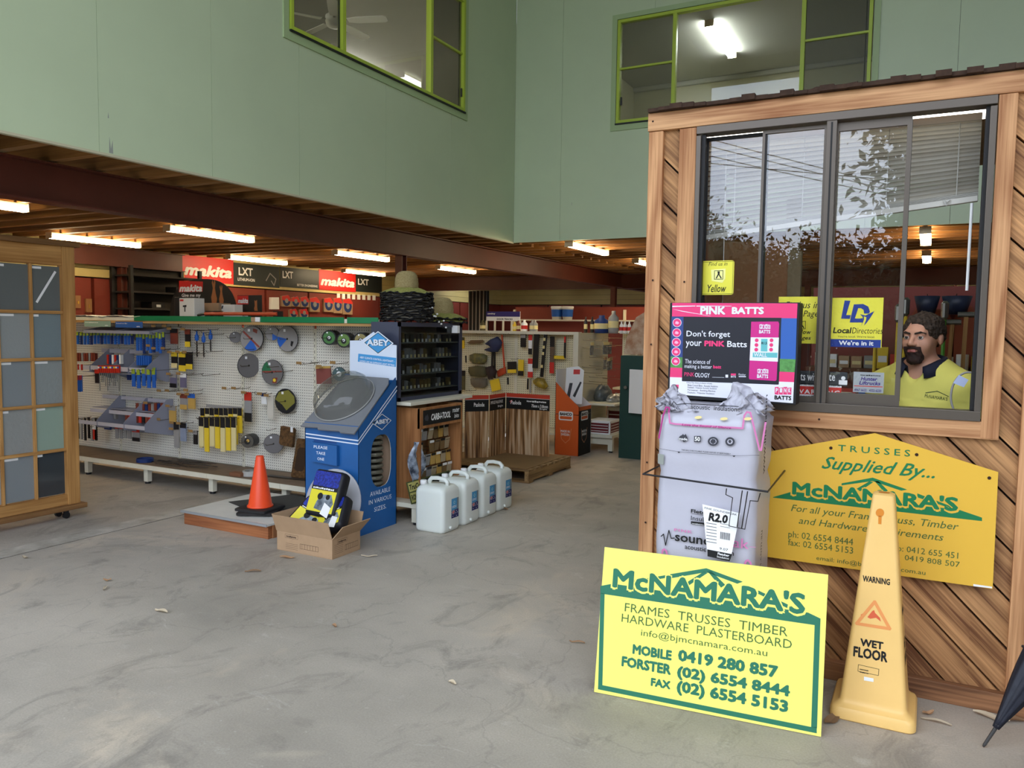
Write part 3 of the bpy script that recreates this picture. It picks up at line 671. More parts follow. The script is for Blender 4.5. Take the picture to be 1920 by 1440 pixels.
textpx(gp, 'ots wit', (1494, 713), (1531, 700), PAPER, .0006, c_, bold=.01); textpx(gp, 'te', (1554, 714), (1566, 702), PAPER, .0006, c_, bold=.01)
print_on('robot_mark', gp, [rect(x0+.19, z0+.006, x0+.225, z0+.026), circ(x0+.208, z0+.035, .009, 10)], PAPER, .0006, c_)
c_ = card('window_sticker', 'white and red WARNING sticker low on the sliding pane', (1488, 744), (1578, 722), PAPER, 'sticker')
x0, z0 = gp.at(1488, 744); x1, z1 = gp.at(1578, 722)
print_on('red_band', gp, [rect(x0, z0+.014, x1, z1-.012)], RED, .0005, c_); text(gp, 'WARNING', x0+.006, z0+.017, x1-x0-.012, .02, PAPER, .001, c_, bold=.02, space=1.2)
text(gp, 'COASTAL TECHNICAL ELECTRICAL', x0+.004, z1-.009, x1-x0-.008, .007, INK, .0006, c_); scribble(gp, x0+.02, z0+.003, x1-x0-.06, .008, INK, .0006, c_)
c_ = card('window_sticker', 'silver sticker reading Hunter Liftrucks low on the sliding pane', (1599, 735), (1658, 699), mat('silver_sticker', (176, 180, 182), .35, m=.3), 'sticker')
x0, z0 = gp.at(1599, 735); x1, z1 = gp.at(1658, 699); W_ = x1-x0
PURP = mat('purple_ink', (60, 30, 120), .5)
text(gp, 'Hunter', x0+.03, z0+.052, .066, .017, PURP, .0006, c_, bold=.03, shear=.2); text(gp, 'Liftrucks', x0+.024, z0+.034, .085, .016, PURP, .0006, c_, bold=.03, shear=.2)
print_on('red_line', gp, [rect(x0+.004, z0+.026, x1-.004, z0+.0295)], RED, .0006, c_); text(gp, '4967 6622   4322 6220', x0+.006, z0+.005, W_-.014, .011, PURP, .0006, c_, bold=.02)
scribble(gp, x0+.028, z0+.073, .08, .008, INK, .0006, c_)

# --- inside the office
t = thing('partition', 'plain brown hardboard partition behind the first office pane', 'partition', (-1.0, 5.03, 0))
MB().box(-1.5, -.775, 5.0, 5.02, 0, 2.10).build('board', mat('hardboard', (158, 116, 82), .7, var=.08, vs=3), t)
MB().box(-.775, -.70, 4.99, 5.04, 0, 2.03).box(-.80, -.72, 5.02, 5.06, 0, 2.35).build('stud', mat('grey_stud', (142, 132, 108), .7), t)
t = MB().box(-.72, 2.5, 4.75, 5.3, 1.0, 1.04).build('service_counter', mat('counter_laminate', (128, 124, 108), .5)); tag(t, 'grey laminate service counter inside the office', 'counter')
MB().box(-.70, 2.48, 5.22, 5.26, 0, 1.0).build('front_board', mat('lining_board', (128, 92, 64), .8), t)
# ================================================================== in front of the office
def rring(cx, cy, hx, hy, z, r, n=4):
    return [(x, y, z) for x, y in rrect(cx-hx, cy-hy, cx+hx, cy+hy, min(r, hx*.999, hy*.999), n)]
def loft(mb, rings, cap0=True, cap1=True):
    n = len(rings[0]); k = mb.ring(rings, n)
    if cap0: mb.f.append(tuple(reversed(range(k, k+n)))); mb.mi.append(mb.k)
    if cap1:
        e = k+n*(len(rings)-1); mb.f.append(tuple(range(e, e+n))); mb.mi.append(mb.k)
    return mb
def wob(x, y, z, s=1.0):
    return (math.sin(x*23*s+z*17*s+1.3)+math.sin(z*41*s-x*11*s+y*29*s)+.6*math.sin(z*83*s+x*57*s))/2.6

# --- corflute sign leaning on the bale
t = thing('yellow_sign', 'large bright yellow sign leaning low, reading McNAMARA\'S FRAMES TRUSSES TIMBER with phone numbers', 'sign', (-.75, 3.11, 0))
sp = PL((-1.203, 3.068, .003), (.9, .08, 0), V((-.08*.2, .9*.2, .95)))
SW, SH = .905, .612
MB().prism(sp, rect(0, 0, SW, SH), -.005, 0).build('board', mat('corflute_yellow', (238, 232, 112), .45, spec=.4), t)
def K(x, y): return 1100+x/3.79, 1020+y/3.79
def KP(*pts): return [sp.at(*K(x, y)) for x, y in pts]
def KT(s, a, b, m, d=.0012, **k): return textpx(sp, s, K(*a), K(*b), m, d, t, **k)
SG = mat('sign_green', (38, 112, 84), .5)
print_on('border', sp, [KP((98, 350), (128, 350), (112, 1003), (82, 1000)), KP((82, 1000), (112, 1003), (1595, 1300), (1635, 1300), (1635, 1345), (80, 1032)), KP((1595, 1300), (1620, 575), (1660, 578), (1637, 1310)),
                        KP((98, 298), (185, 282), (1575, 488), (1662, 530), (1660, 582), (98, 352))], SG, .0006, t)
print_on('roof_emblem', sp, [KP((590, 215), (850, 172), (850, 200), (590, 245)), KP((850, 172), (1110, 268), (1070, 282), (850, 200)), KP((700, 280), (835, 195), (860, 205), (725, 295)), KP((860, 195), (885, 190), (985, 290), (955, 310)),
                             KP((1220, 330), (1430, 430), (1425, 455), (1215, 352)), KP((330, 262), (590, 216), (590, 236), (330, 282))], SG, .0006, t)
SYEL = MATS['corflute_yellow']
KT("McNAMARA'S", (170, 322), (1572, 336), SYEL, .0008, bold=.075, name='lettering_outline')
KT("McNAMARA'S", (182, 308), (1558, 348), SG, .0015, bold=.04)
DG = mat('thin_green_ink', (70, 104, 50), .6)
KT('FRAMES  TRUSSES  TIMBER', (270, 478), (1430, 592), DG, bold=-.004); KT('HARDWARE  PLASTERBOARD', (248, 552), (1460, 682), DG, bold=-.004)
KT('info@bjmcnamara.com.au', (385, 664), (1285, 748), DG, bold=-.004)
KT('MOBILE', (325, 780), (607, 757), SG, bold=.05); KT('0419 280 857', (648, 830), (1362, 866), SG, bold=.05)
KT('FORSTER', (247, 868), (602, 856), SG, bold=.05); KT('(02) 6554 8444', (640, 962), (1447, 1005), SG, bold=.05)
KT('FAX', (455, 1007), (598, 975), SG, bold=.05); KT('(02) 6554 5153', (637, 1072), (1434, 1112), SG, bold=.05)

# --- trusses sign screwed to the planks
t = thing('trusses_sign', 'golden yellow gable-shaped sign reading TRUSSES Supplied By McNAMARA\'S screwed to the planks', 'sign', (-.19, 3.70, .518))
tp = PY(3.702)
GOLD = mat('sign_gold', (228, 180, 62), .4, spec=.4)
MB().prism(tp, [(-.652, .518), (.27, .518), (.266, .998), (-.192, 1.122), (-.652, .998)], -.004, 0).build('board', GOLD, t)
def Q(x, y): return 1440+x/4, 790+y/4
def QP(*pts): return [tp.at(*Q(x, y)) for x, y in pts]
def QT(s, a, b, m, d=.0012, **k): return textpx(tp, s, Q(*a), Q(*b), m, d, t, **k)
G2 = mat('truss_green', (16, 118, 70), .5)
print_on('band_emblem', tp, [QP((38, 568), (180, 527), (1430, 662), (1605, 722), (1605, 748), (38, 572)), QP((552, 465), (785, 422), (785, 448), (552, 480)), QP((785, 422), (1045, 512), (1000, 520), (785, 448)),
                             QP((665, 505), (760, 450), (790, 455), (690, 525)), QP((800, 448), (830, 450), (900, 520), (870, 530)), QP((1120, 540), (1380, 640), (1380, 655), (1120, 570))], G2, .0006, t)
QT("McNAMARA'S", (168, 562), (1444, 558), GOLD, .0008, bold=.075, name='lettering_outline'); QT("McNAMARA'S", (180, 548), (1430, 568), G2, .0015, bold=.04)
QT('TRUSSES', (525, 222), (1068, 215), G2, space=1.5, bold=.008)
QT('Supplied By...', (400, 382), (1255, 330), G2, shear=.45, bold=.012)
QT('For all your Frame, Truss, Timber', (172, 688), (1432, 762), DG, shear=.25); QT('and Hardware Requirements', (230, 782), (1318, 845), DG, shear=.25)
QT('ph: 02 6554 8444', (152, 882), (640, 880), DG); QT('fax: 02 6554 5153', (150, 928), (640, 945), DG)
QT('mob: 0412 655 451', (880, 960), (1428, 985), DG); QT('0419 808 507', (1025, 1040), (1440, 1054), DG); QT('email: info@bjmcnamara.com.au', (362, 1048), (1182, 1118), DG)
for x, y in ((472, 200), (1115, 250), (1660, 425)):
    a, b = tp.at(*Q(x, y)); MB().lathe([(.007, 0), (.006, .003), (.002, .003)], tp.pt(a, b, 0), 10, tp.n).build('screw', mat('rusty_nail', (60, 40, 32), .7), t)
print_on('corner_label', tp, [QP((1540, 1220), (1680, 1240), (1680, 1252), (1540, 1236))], PAPER, .0008, t)

# --- insulation bale
PLAST = mat('grey_bag_plastic', (186, 184, 194), .32, spec=.5, bump=.35, bs=9, var=.07, vs=4)
t = thing('insulation_bale', 'tall grey plastic bale of acoustic insulation below the pink display', 'insulation', (-.81, 3.445, 0))
b_ = MB(); rings = []
BX, BYc, HX, HY = -.81, 3.455, .212, .178
zs = [0, .012, .05]+[.1+.04*i for i in range(28)]+[1.19, 1.215, 1.23]
for z in zs:
    e = 0.0 if .02 < z < 1.19 else (.03 if z < .02 else .012+(z-1.19)*.5)
    pin = -.010*math.exp(-((z-.94)/.03)**2)
    rg = []
    for x, y, _ in rring(BX, BYc, HX-e+pin, HY-e+pin, z, .045, 7):
        q = wob(x, y, z)*(.0035 if z < 1.1 else .007); dx, dy = x-BX, y-BYc; L_ = math.hypot(dx, dy)
        rg.append((x+dx/L_*q, y+dy/L_*q, z+(.006*wob(y, z, x, 1.7) if z > 1.15 else 0)))
    rings.append(rg)
loft(b_, rings); bag = b_.build('bag', PLAST, t, True)
def flap(x0, x1, y0, prof, lean, seed, yaw=0.0):
    """torn plastic standing up from the top edge: prof gives its height along the run"""
    rnd = random.Random(seed); nx, nz = 18, 8; m_ = MB(); rows = []
    for j in range(nz+1):
        row = []
        for i in range(nx+1):
            f = i/nx; hgt = prof(f)*j/nz; x = x0+(x1-x0)*f
            row.append((x+.012*math.sin(j*1.3+i*.7+seed), y0+yaw*f+lean*hgt+.016*math.sin(i*1.1+j*.9+seed)*(j/nz)+.008*math.sin(i*2.3+seed), 1.205+hgt+rnd.uniform(-.003, .003)))
        rows.append(row)
    m_.ring(rows, nx+1, False); o = m_.build('torn_flap', PLAST, t, True); s_ = o.modifiers.new('s', 'SOLIDIFY'); s_.thickness = .0015; return o
flap(-1.02, -.86, 3.30, lambda f: .10*min(1, f*5)*(1-max(0, f-.35)/.65)**1.1+.012, .25, 1)
flap(-.79, -.595, 3.34, lambda f: .125*(f/.42 if f < .42 else 1-(f-.42)/.9)+.012, .35, 2)
flap(-.68, -.585, 3.30, lambda f: .07*math.sin(math.pi*min(1, f*.9+.1))+.02, -.05, 5, .2)
flap(-1.03, -.93, 3.29, lambda f: .06*math.sin(math.pi*min(1, f+.15))+.012, -.25, 7)
bp = PY(3.269)
def B(x, y): return 1200+x/3.79, 700+y/3.79
def BT(s, a, b, m, d=.001, **k): return textpx(bp, s, B(*a), B(*b), m, d, t, **k)
def BPp(*pts): return [bp.at(*B(x, y)) for x, y in pts]
PINK = mat('soft_pink_ink', (206, 120, 168), .5); PINKD = mat('deep_pink_ink', (168, 48, 120), .5)
def stroke(pl, pts, w_, m, d, parent, name='printed_line'):
    m_ = MB().m(m)
    for (ax, ay), (bx, by) in zip(pts, pts[1:]):
        L_ = math.hypot(bx-ax, by-ay) or 1e-6; nx, ny = -(by-ay)/L_*w_/2, (bx-ax)/L_*w_/2; ex, ey = (bx-ax)/L_*w_*.3, (by-ay)/L_*w_*.3
        m_.face(pl, [(ax+nx-ex, ay+ny-ey), (bx+nx+ex, by+ny+ey), (bx-nx+ex, by-ny+ey), (ax-nx-ex, ay-ny-ey)], d+len(m_.f)*7e-5)
    return m_.build(name, None, parent)
stroke(bp, BPp((205, 270), (212, 352), (250, 360), (730, 390), (742, 300), (760, 275), (785, 280), (850, 545), (862, 545), (893, 350)), .0075, PINK, .001, t)
stroke(bp, BPp((135, 460), (165, 300), (185, 240), (210, 245), (205, 275)), .007, PINKD, .001, t)
BT('Love the Sound of Silence', (298, 372), (648, 388-8), PINKD, .0016, bold=.03, shear=.2)
BT('acoustic  insulation', (360, 252), (690, 240), INK, bold=.01); stroke(bp, BPp((205, 215), (222, 232), (240, 200), (262, 222), (330, 214), (700, 236)), .003, INK, .001, t)
BT('THIS BAG IS RECYCLABLE. PLEASE DISPOSE OF RESPONSIBLY', (295, 548), (645, 568), INK, bold=.01)
stroke(bp, BPp((140, 535), (280, 558), (660, 585), (850, 582)), .0012, INK, .001, t)
print_on('fold_marks', bp, [BPp((265, 555), (288, 557), (276, 567)), BPp((655, 584), (680, 585), (668, 595))], INK, .001, t)
DKG = mat('dark_grey_ink', (58, 58, 66), .6)
print_on('recycling_marks', bp, [BPp((270, 468), (285, 445), (300, 438), (305, 430), (315, 440), (325, 430), (340, 462), (330, 480), (310, 490), (300, 475), (280, 472)), BPp((385, 445), (432, 445), (432, 488), (385, 488))]+[[bp.at(*B(520+38*math.cos(a/16*6.283), 483+32*math.sin(a/16*6.283))) for a in range(16)], [bp.at(*B(640+34*math.cos(a/16*6.283), 485+32*math.sin(a/16*6.283))) for a in range(16)]], DKG, .001, t)
BT('made', (276, 472), (336, 458), PAPER, .002, bold=.02); BT('50', (390, 480), (428, 452), PAPER, .002, bold=.03)
print_on('recycling_marks', bp, [[bp.at(*B(520+24*math.cos(a/16*6.283), 483+20*math.sin(a/16*6.283))) for a in range(16)], [bp.at(*B(640+20*math.cos(a/16*6.283), 485+18*math.sin(a/16*6.283))) for a in range(16)]], PLAST, .0016, t)
print_on('recycling_marks', bp, [BPp((500, 480), (515, 465), (535, 470), (540, 490), (520, 503), (503, 492)), BPp((628, 478), (640, 470), (652, 480), (645, 496), (632, 494))], DKG, .002, t)
BT('Fletcher', (362, 990), (540, 985), INK, bold=.03); BT('Insulation', (362, 1042), (560, 1035), INK); stroke(bp, BPp((362, 998), (560, 1016)), .0015, INK, .001, t)
print_on('name_bar', bp, [BPp((362, 1050), (580, 1075), (580, 1096), (362, 1070))], INK, .001, t); scribble(bp, *bp.at(*B(370, 1068)), .05, .004, PAPER, .0016, t)
BT('PINK', (243, 1120), (372, 1118), PINK, bold=.02, space=1.2)
stroke(bp, BPp((150, 1158), (168, 1142), (182, 1222), (206, 1115), (222, 1172), (245, 1170)), .004, INK, .001, t)
BT('sound', (248, 1190), (500, 1158), INK, bold=.02); BT('break', (500, 1212), (775, 1180), PINK, bold=.005); stroke(bp, BPp((775, 1232), (822, 1236)), .002, PINK, .001, t)
BT('acoustic insulation', (318, 1246), (668, 1262), INK, bold=.01)
stroke(bp, BPp((150, 1330), (162, 1255), (175, 1250), (186, 1262), (205, 1335)), .0075, PINK, .001, t); stroke(bp, BPp((735, 1392), (752, 1335), (768, 1328), (785, 1345), (800, 1400)), .0075, PINK, .001, t)
sidep = PL((-.5885, 0, 0), (0, 1, 0), (0, 0, 1))
text(sidep, 'www.insulation', 3.38, .96, .33, .045, INK, .002, t, rot=math.pi/2, bold=.01); text(sidep, 'www.insulation.com.au', 3.38, .30, .42, .04, INK, .002, t, rot=math.pi/2)
for x, y in ((415, 313), (597, 323), (767, 323)):
    a, c_ = bp.at(*B(x, y)); MB().prism(bp, [(a+(q-a)*1.0, c_+(r-c_)+.12*(q-a)) for q, r in circ(a, c_, .0155, 14, .0065)], 0, .003).build('batt_showing_through', mat('glasswool', (232, 214, 150), .95), t)
print_on('tape', bp, [BPp((128, 570), (172, 578), (168, 650), (128, 640))], mat('grey_tape', (142, 146, 138), .5), .0012, t)
# --- wire hoop round the bale, with its hanger and tag
WIRE = mat('black_wire', (30, 27, 28), .4, m=.3)
t = thing('wire_hoop', 'black wire hoop round the grey insulation bale', 'wire rack', (-.8, 3.2, .9))
zh = .932
MB().tube([(-1.05, 3.70, zh+.012), (-1.065, 3.235, zh), (-.545, 3.225, zh-.018), (-.555, 3.70, zh-.008)], .0042, 8).build('hoop', WIRE, t)
hp = PY(3.222)
hg = [hp.at(*B(x, y)) for x, y in ((615, 818), (610, 862), (658, 884), (632, 1085), (745, 1108), (783, 905), (838, 910), (855, 850))]
MB().tube([hp.pt(a, b) for a, b in hg], .0022, 6).build('hanger', WIRE, t)
for p, q in (((727, 832), (690, 1092)), ((765, 838), (722, 1102))):
    MB().tube([hp.pt(*hp.at(*B(*p))), hp.pt(*hp.at(*B(*q)))], .0022, 6).build('hanger_bar', WIRE, t)
t = thing('price_card', 'white tilted data card reading R2.0 hanging on the insulation bale', 'card', (-.77, 3.235, .6))
cp_ = PY(3.236)
def CP(*pts): return [cp_.at(*B(x, y)) for x, y in pts]
MB().prism(cp_, CP((480, 1300), (640, 1335), (712, 995), (443, 930)), -.001, 0).build('card', PAPER, t)
def slant(s, a, b, h, m, d=.0008, **k):
    (ax, ay), (bx, by) = cp_.at(*B(*a)), cp_.at(*B(*b)); text(cp_, s, ax, ay, math.hypot(bx-ax, by-ay), h, m, d, t, rot=math.atan2(by-ay, bx-ax), **k)
slant('R2.0', (485, 1048), (622, 1070), .037, INK, bold=.05, shear=.12); slant('PINK SOUNDBREAK', (458, 962), (688, 1012), .008, DKG)
print_on('band', cp_, [CP((478, 1250), (655, 1285), (638, 1336), (480, 1300))], INK, .0008, t); slant('Fletcher', (552, 1288), (634, 1304), .010, PAPER, .0014, bold=.03); slant('Insulation', (548, 1308), (632, 1324), .009, PAPER, .0014); slant('9.07', (565, 1252), (625, 1264), .010, INK)
print_on('barcode', cp_, [CP((572+i*9, 1125+i*1.6), (577+i*9, 1126+i*1.6), (575+i*9, 1176+i*1.6), (570+i*9, 1175+i*1.6)) for i in range(8)]+[CP((472, 1060+i*22), (545, 1072+i*22), (545, 1076+i*22), (472, 1064+i*22)) for i in range(7)]+[CP((570, 1065+i*20), (640, 1077+i*20), (640, 1080+i*20), (570, 1068+i*20)) for i in range(2)], DKG, .0008, t)

# --- pink lightbox standing on the bale
t = thing('display_box', 'pink and black advertising display reading Don\'t forget your PINK Batts on top of the bale', 'display', (-.78, 3.6, 1.236))
px_ = PY(3.552)
MB().box(-1.064, -.498, 3.555, 3.66, 1.236, 1.676).build('case', BLACK, t, bev=.004)
def D(x, y): return 1220+x/5.5375, 540+y/5.5385
def DP(*pts): return [px_.at(*D(x, y)) for x, y in pts]
def DT(s, a, b, m, d=.002, **k): return textpx(px_, s, D(*a), D(*b), m, d, t, **k)
HOT = mat('hot_pink_print', (232, 62, 120), .35); SKYB = mat('sky_blue_print', (54, 98, 176), .35); NAVYB = mat('deep_blue_print', (52, 70, 130), .35); GRASS = mat('grass_print', (96, 158, 84), .4, var=.4, vs=60)
CHAR = mat('charcoal_print', (38, 38, 46), .35); MAG = mat('magenta_print', (206, 44, 134), .35); TEAL = mat('teal_print', (104, 186, 190), .35); PWH = mat('bright_white_print', (232, 232, 242), .35)
def sheet(name, pts, m, d): MB().m(m).face(px_, DP(*pts), d).build(name, None, t)
sheet('header', ((225, 155), (1525, 160), (1518, 315), (222, 295)), HOT, .0005)
sheet('side_print', ((218, 295), (345, 300), (335, 720), (208, 710)), NAVYB, .0005); sheet('side_print', ((1355, 312), (1518, 315), (1505, 740), (1345, 735)), SKYB, .0005)
sheet('grass_strip', ((208, 710), (335, 720), (332, 830), (205, 825)), GRASS, .0005); sheet('grass_strip', ((1340, 735), (1505, 740), (1495, 875), (1338, 868)), GRASS, .0005)
sheet('pink_strip', ((205, 825), (332, 830), (330, 930), (200, 925)), HOT, .0005); sheet('pink_strip', ((1336, 868), (1495, 875), (1488, 978), (1332, 972)), HOT, .0005)
sheet('footer', ((200, 925), (330, 930), (328, 968), (1330, 1000), (1332, 972), (1488, 978), (1478, 1196), (196, 1100)), PWH, .0005)
sheet('poster', ((342, 300), (1358, 310), (1328, 1004), (325, 966)), CHAR, .001)
DT('PINK', (515, 275), (780, 192), PWH, bold=.05); DT('BATTS', (842, 272), (1178, 197), PWH, bold=.05)
print_on('header_streaks', px_, [DP((225, 185), (465, 183), (465, 190), (225, 198)), DP((475, 183), (840, 186), (840, 190), (475, 192)), DP((225, 218), (330, 238), (620, 290), (630, 294), (325, 244))], PWH, .0012, t)
DT("Don't forget", (372, 520), (828, 447), PWH, bold=.012); DT('your', (365, 622), (530, 555), PWH, bold=.012); DT('PINK', (558, 605), (770, 550), HOT, bold=.05); DT('Batts', (795, 612), (1002, 553), PWH, bold=.012)
DT('The science of', (357, 782), (622, 745), PWH); DT('making a better', (352, 842), (636, 800), PWH); DT('batt', (650, 835), (735, 803), HOT, bold=.04)
DT('PINK', (350, 915), (455, 878), HOT); DT('OLOGY', (460, 925), (615, 885), PWH, bold=.01); [print_on('small_mark', px_, [q], PWH, .002, t) for q in (DP((640, 925), (765, 928), (765, 931), (640, 928)), DP((778, 900), (805, 900), (805, 930), (778, 930)), DP((915, 915), (990, 916), (990, 925), (915, 924)))]
print_on('small_marks', px_, [DP((834, 888), (886, 888), (886, 908), (834, 908))], HOT, .002, t); DT('BATTS', (834, 930), (886, 912), PWH, .002, bold=.03); DT('Fletcher', (914, 908), (988, 890), PWH, .002)
for i, y in enumerate((360, 464, 564, 662, 760)):
    cx = 275-i*3.5; print_on('icon', px_, [[px_.at(*D(cx+46*math.cos(a/18*6.283), y+46*math.sin(a/18*6.283))) for a in range(18)]], PWH, .0012, t)
    print_on('icon', px_, [[px_.at(*D(cx+41*math.cos(a/18*6.283), y+41*math.sin(a/18*6.283))) for a in range(18)]], HOT, .0016, t)
    print_on('icon', px_, [DP((cx-22, y+8), (cx-10, y-15), (cx+10, y-12), (cx+24, y+6), (cx+4, y+18)), ], mat('pale_pink_print', (246, 176, 204), .4), .002, t)
pk = [px_.at(*D(x, y)) for x, y in ((1045, 350), (1325, 348), (1335, 370), (1308, 955), (1295, 965), (1025, 948), (1020, 930))]
print_on('printed_pack', px_, [pk], MAG, .0014, t); print_on('printed_pack', px_, [DP((1040, 512), (1332, 515), (1322, 765), (1028, 752))], PWH, .0018, t)
print_on('printed_pack', px_, [DP((1062, 670), (1318, 672), (1316, 724), (1060, 718)), DP((1148, 528), (1214, 528), (1212, 660), (1144, 658))], TEAL, .0022, t)
DT('WALL', (1072, 712), (1210, 676), PWH, .0026, bold=.02); DT('R1.5', (1152, 585), (1208, 560), INK, .0026, bold=.03)
for x in (1102, 1256):
    for y in (543, 592, 640): print_on('icon', px_, [[px_.at(*D(x-(y-543)*.05+20*math.cos(a/14*6.283), y+20*math.sin(a/14*6.283))) for a in range(14)]], HOT, .0022, t)
for y0 in (380, 842):
    for k, ch in enumerate('PINK'):
        xx = 1130-(y0-380)*.045+k*29; print_on('pack_tile', px_, [DP((xx, y0), (xx+26, y0-4+k % 2*8), (xx+26, y0+46), (xx, y0+42))], PWH, .0022, t)
        DT(ch, (xx+6, y0+38), (xx+21, y0+8), MAG, .0028, bold=.04)
    DT('BATTS', (1126-(y0-380)*.045, y0+92), (1243-(y0-380)*.045, y0+56), PWH, .0024, bold=.04)
for k, ch in enumerate('PINK'):
    xx = 1290+k*44; print_on('logo_tile', px_, [DP((xx, 1028+(k % 2)*8), (xx+40, 1026+(k % 2)*6), (xx+38, 1108), (xx-2, 1105))], HOT, .0012, t); DT(ch, (xx+8, 1085), (xx+32, 1040), PWH, .002, bold=.04)
DT('BATTS', (1285, 1158), (1462, 1122), INK, .0012, bold=.05)
for i, s_ in enumerate(('Other Pink Batts products include:', 'Noise Control Batts - Acoustic Insulation', 'Polybatts - Polyester Acoustic Insulation', 'Permastop - Building Blanket', 'Polybatts - Polyester Insulation')):
    DT(s_, (372 if i == 0 else 385, 992+i*25+(i*1.2)), (640 if i == 0 else 710-i*12, 985+i*26), INK, .0012)
print_on('logo_tile', px_, [DP((214, 1008), (252, 1008), (250, 1045), (212, 1045)), DP((256, 1004), (292, 1004), (290, 1045), (254, 1045))], HOT, .0012, t)

# --- wet floor cone
CONEY = mat('cone_yellow_plastic', (240, 196, 118), .42, spec=.45, var=.05, vs=5)
t = thing('wet_floor_cone', 'tall four-sided yellow WET FLOOR cone beside the office wall', 'floor cone', (-.137, 3.49, 0))
cx, cy = -.137, 3.492; m_ = MB()
loft(m_, [rring(cx, cy, h, h, z, r, 5) for h, z, r in ((.150, 0, .03), (.157, .006, .035), (.157, .035, .035), (.150, .05, .035), (.132, .060, .03), (.124, .072, .024), (.1215, .085, .020), (.0425, .885, .016), (.040, .902, .014), (.030, .908, .012))])
cb = m_.build('body', CONEY, t); smooth_by_angle(cb, 35)
print_on('top_opening', PZ(.9085), [rrect(cx-.02, cy-.014, cx+.02, cy+.014, .01)], mat('cone_inside', (196, 120, 40), .6), .0004, t)
wp = PL((cx, cy-.1215, .085), (1, 0, 0), (0, .079, .80))
def Wc(x, y): return 1500+x/2.769, 900+y/2.769
def WT(s, a, b, m, d=.0012, **k): return textpx(wp, s, Wc(*a), Wc(*b), m, d, t, **k)
WT('WARNING', (325, 526), (468, 514), INK, bold=.03); WT('WET', (312, 860), (434, 842), INK, bold=.04); WT('FLOOR', (276, 915), (456, 893), INK, bold=.04)
FADE = mat('faded_red_print', (232, 150, 84), .5); FADE2 = mat('worn_red_print', (216, 96, 60), .5)
tri = [wp.at(*Wc(x, y)) for x, y in ((388, 632), (466, 772), (294, 745))]
stroke(wp, tri+[tri[0]], .012, FADE, .001, t, 'worn_triangle')
print_on('worn_figure', wp, [[wp.at(*Wc(x, y)) for x, y in ((375, 680), (385, 675), (390, 690), (415, 715), (420, 735), (395, 715), (365, 720), (350, 712))], [wp.at(*Wc(x, y)) for x, y in ((315, 700), (330, 690), (335, 705), (320, 715))]], FADE2, .001, t)
stroke(wp, [wp.at(*Wc(x, y)) for x, y in ((303, 958), (410, 982), (407, 1015), (301, 992), (303, 958))], .0015, INK, .001, t, 'label_border'); [scribble(wp, *wp.at(*Wc(310, 985+k*14)), .032, .007, INK, .001, t, 1, k) for k in range(2)]
print_on('blank_sticker', wp, [[wp.at(*Wc(x, y)) for x, y in ((332, 1020), (382, 1030), (382, 1048), (332, 1040))]], PAPER, .001, t)
kh = [wp.at(*Wc(415+22*math.cos(a/14*6.283), 170+22*math.sin(a/14*6.283))) for a in range(14)]; kb = [wp.at(*Wc(x, y)) for x, y in ((407, 185), (424, 186), (422, 230), (406, 228))]
print_on('keyhole', wp, [kh, kb], mat('keyhole_orange', (214, 130, 34), .6), .001, t)
wr = PL((cx+.1215, cy, .085), (0, 1, 0), (-.079, 0, .80)); text(wr, 'WARNING', -.04, .34, .08, .03, INK, .001, t, bold=.03); text(wr, 'WET', -.04, .20, .08, .04, INK, .001, t, bold=.04); text(wr, 'FLOOR', -.055, .145, .11, .04, INK, .001, t, bold=.04)

# --- furled umbrella
t = thing('umbrella', 'furled black umbrella standing on its tip against the planks', 'umbrella', (.245, 3.372, 0))
a = V((.245, 3.372, .004)); dr = (V((.70, 3.60, .90))-a).normalized()
NYL = mat('black_nylon', (34, 36, 46), .55, bump=.4, bs=25)
MB().lathe([(.0035, 0), (.006, .01), (.007, .085), (.012, .10)], a, 10, dr).build('ferrule', mat('grey_tip', (60, 58, 56), .5), t, True)
m_ = MB(); rg = []
sd = dr.cross(V((0, 0, 1))).normalized(); up = sd.cross(dr)
for i in range(15):
    f = i/14; r = .010+.058*math.sin(min(1, f*1.25)*math.pi/2)**1.2*(1-.55*max(0, f-.65)/.35)
    rg.append([a+dr*(.085+.58*f)+(sd*math.cos(j/24*6.283)+up*math.sin(j/24*6.283))*r*(1+.22*math.cos(j/24*6.283*8+f*2)) for j in range(24)])
loft(m_, rg); m_.build('canopy', NYL, t, True)
MB().cyl(a+dr*.66, a+dr*.86, .009).build('shaft', STEEL, t); MB().lathe([(.014, .84), (.017, .88), (.015, .98), (.006, .99)], a, 12, dr).build('handle', BLACK, t, True)
MB().tube([a+dr*.4+(sd*math.cos(j/12*6.283)+up*math.sin(j/12*6.283))*.068 for j in range(13)], .006, 6).build('strap', NYL, t)

# --- leaf litter on the concrete
LF = [mat('dry_leaf', (150, 116, 84), .8, rnd=.3), mat('pale_leaf', (182, 166, 140), .8, rnd=.2)]
def leaf(px, py, L_, wd, ang, k, label):
    x, y = PZ(0).at(px, py); m_ = MB(); n = 7; top = []; bot = []
    for i in range(n):
        f = i/(n-1); ww = wd*math.sin(math.pi*min(.97, max(.03, f)))**.8; z = .004+.010*abs(math.sin(f*3+k)); top.append((f*L_-L_/2, ww/2, z+.004)); bot.append((f*L_-L_/2, -ww/2, z))
    mid = [((a_[0]), 0, min(a_[2], b_[2])-.002) for a_, b_ in zip(top, bot)]
    m_.add(top+mid+bot, [(i, i+1, n+i+1, n+i) for i in range(n-1)]+[(n+i, n+i+1, 2*n+i+1, 2*n+i) for i in range(n-1)])
    o = m_.build('fallen_leaf', LF[k % 2]); o.location = (x, y, 0); o.rotation_euler = (0, 0, ang); tag(o, label, 'leaf', 'fallen leaves and scraps on the floor')
SL = 'scattered small dry leaf on the open concrete floor'
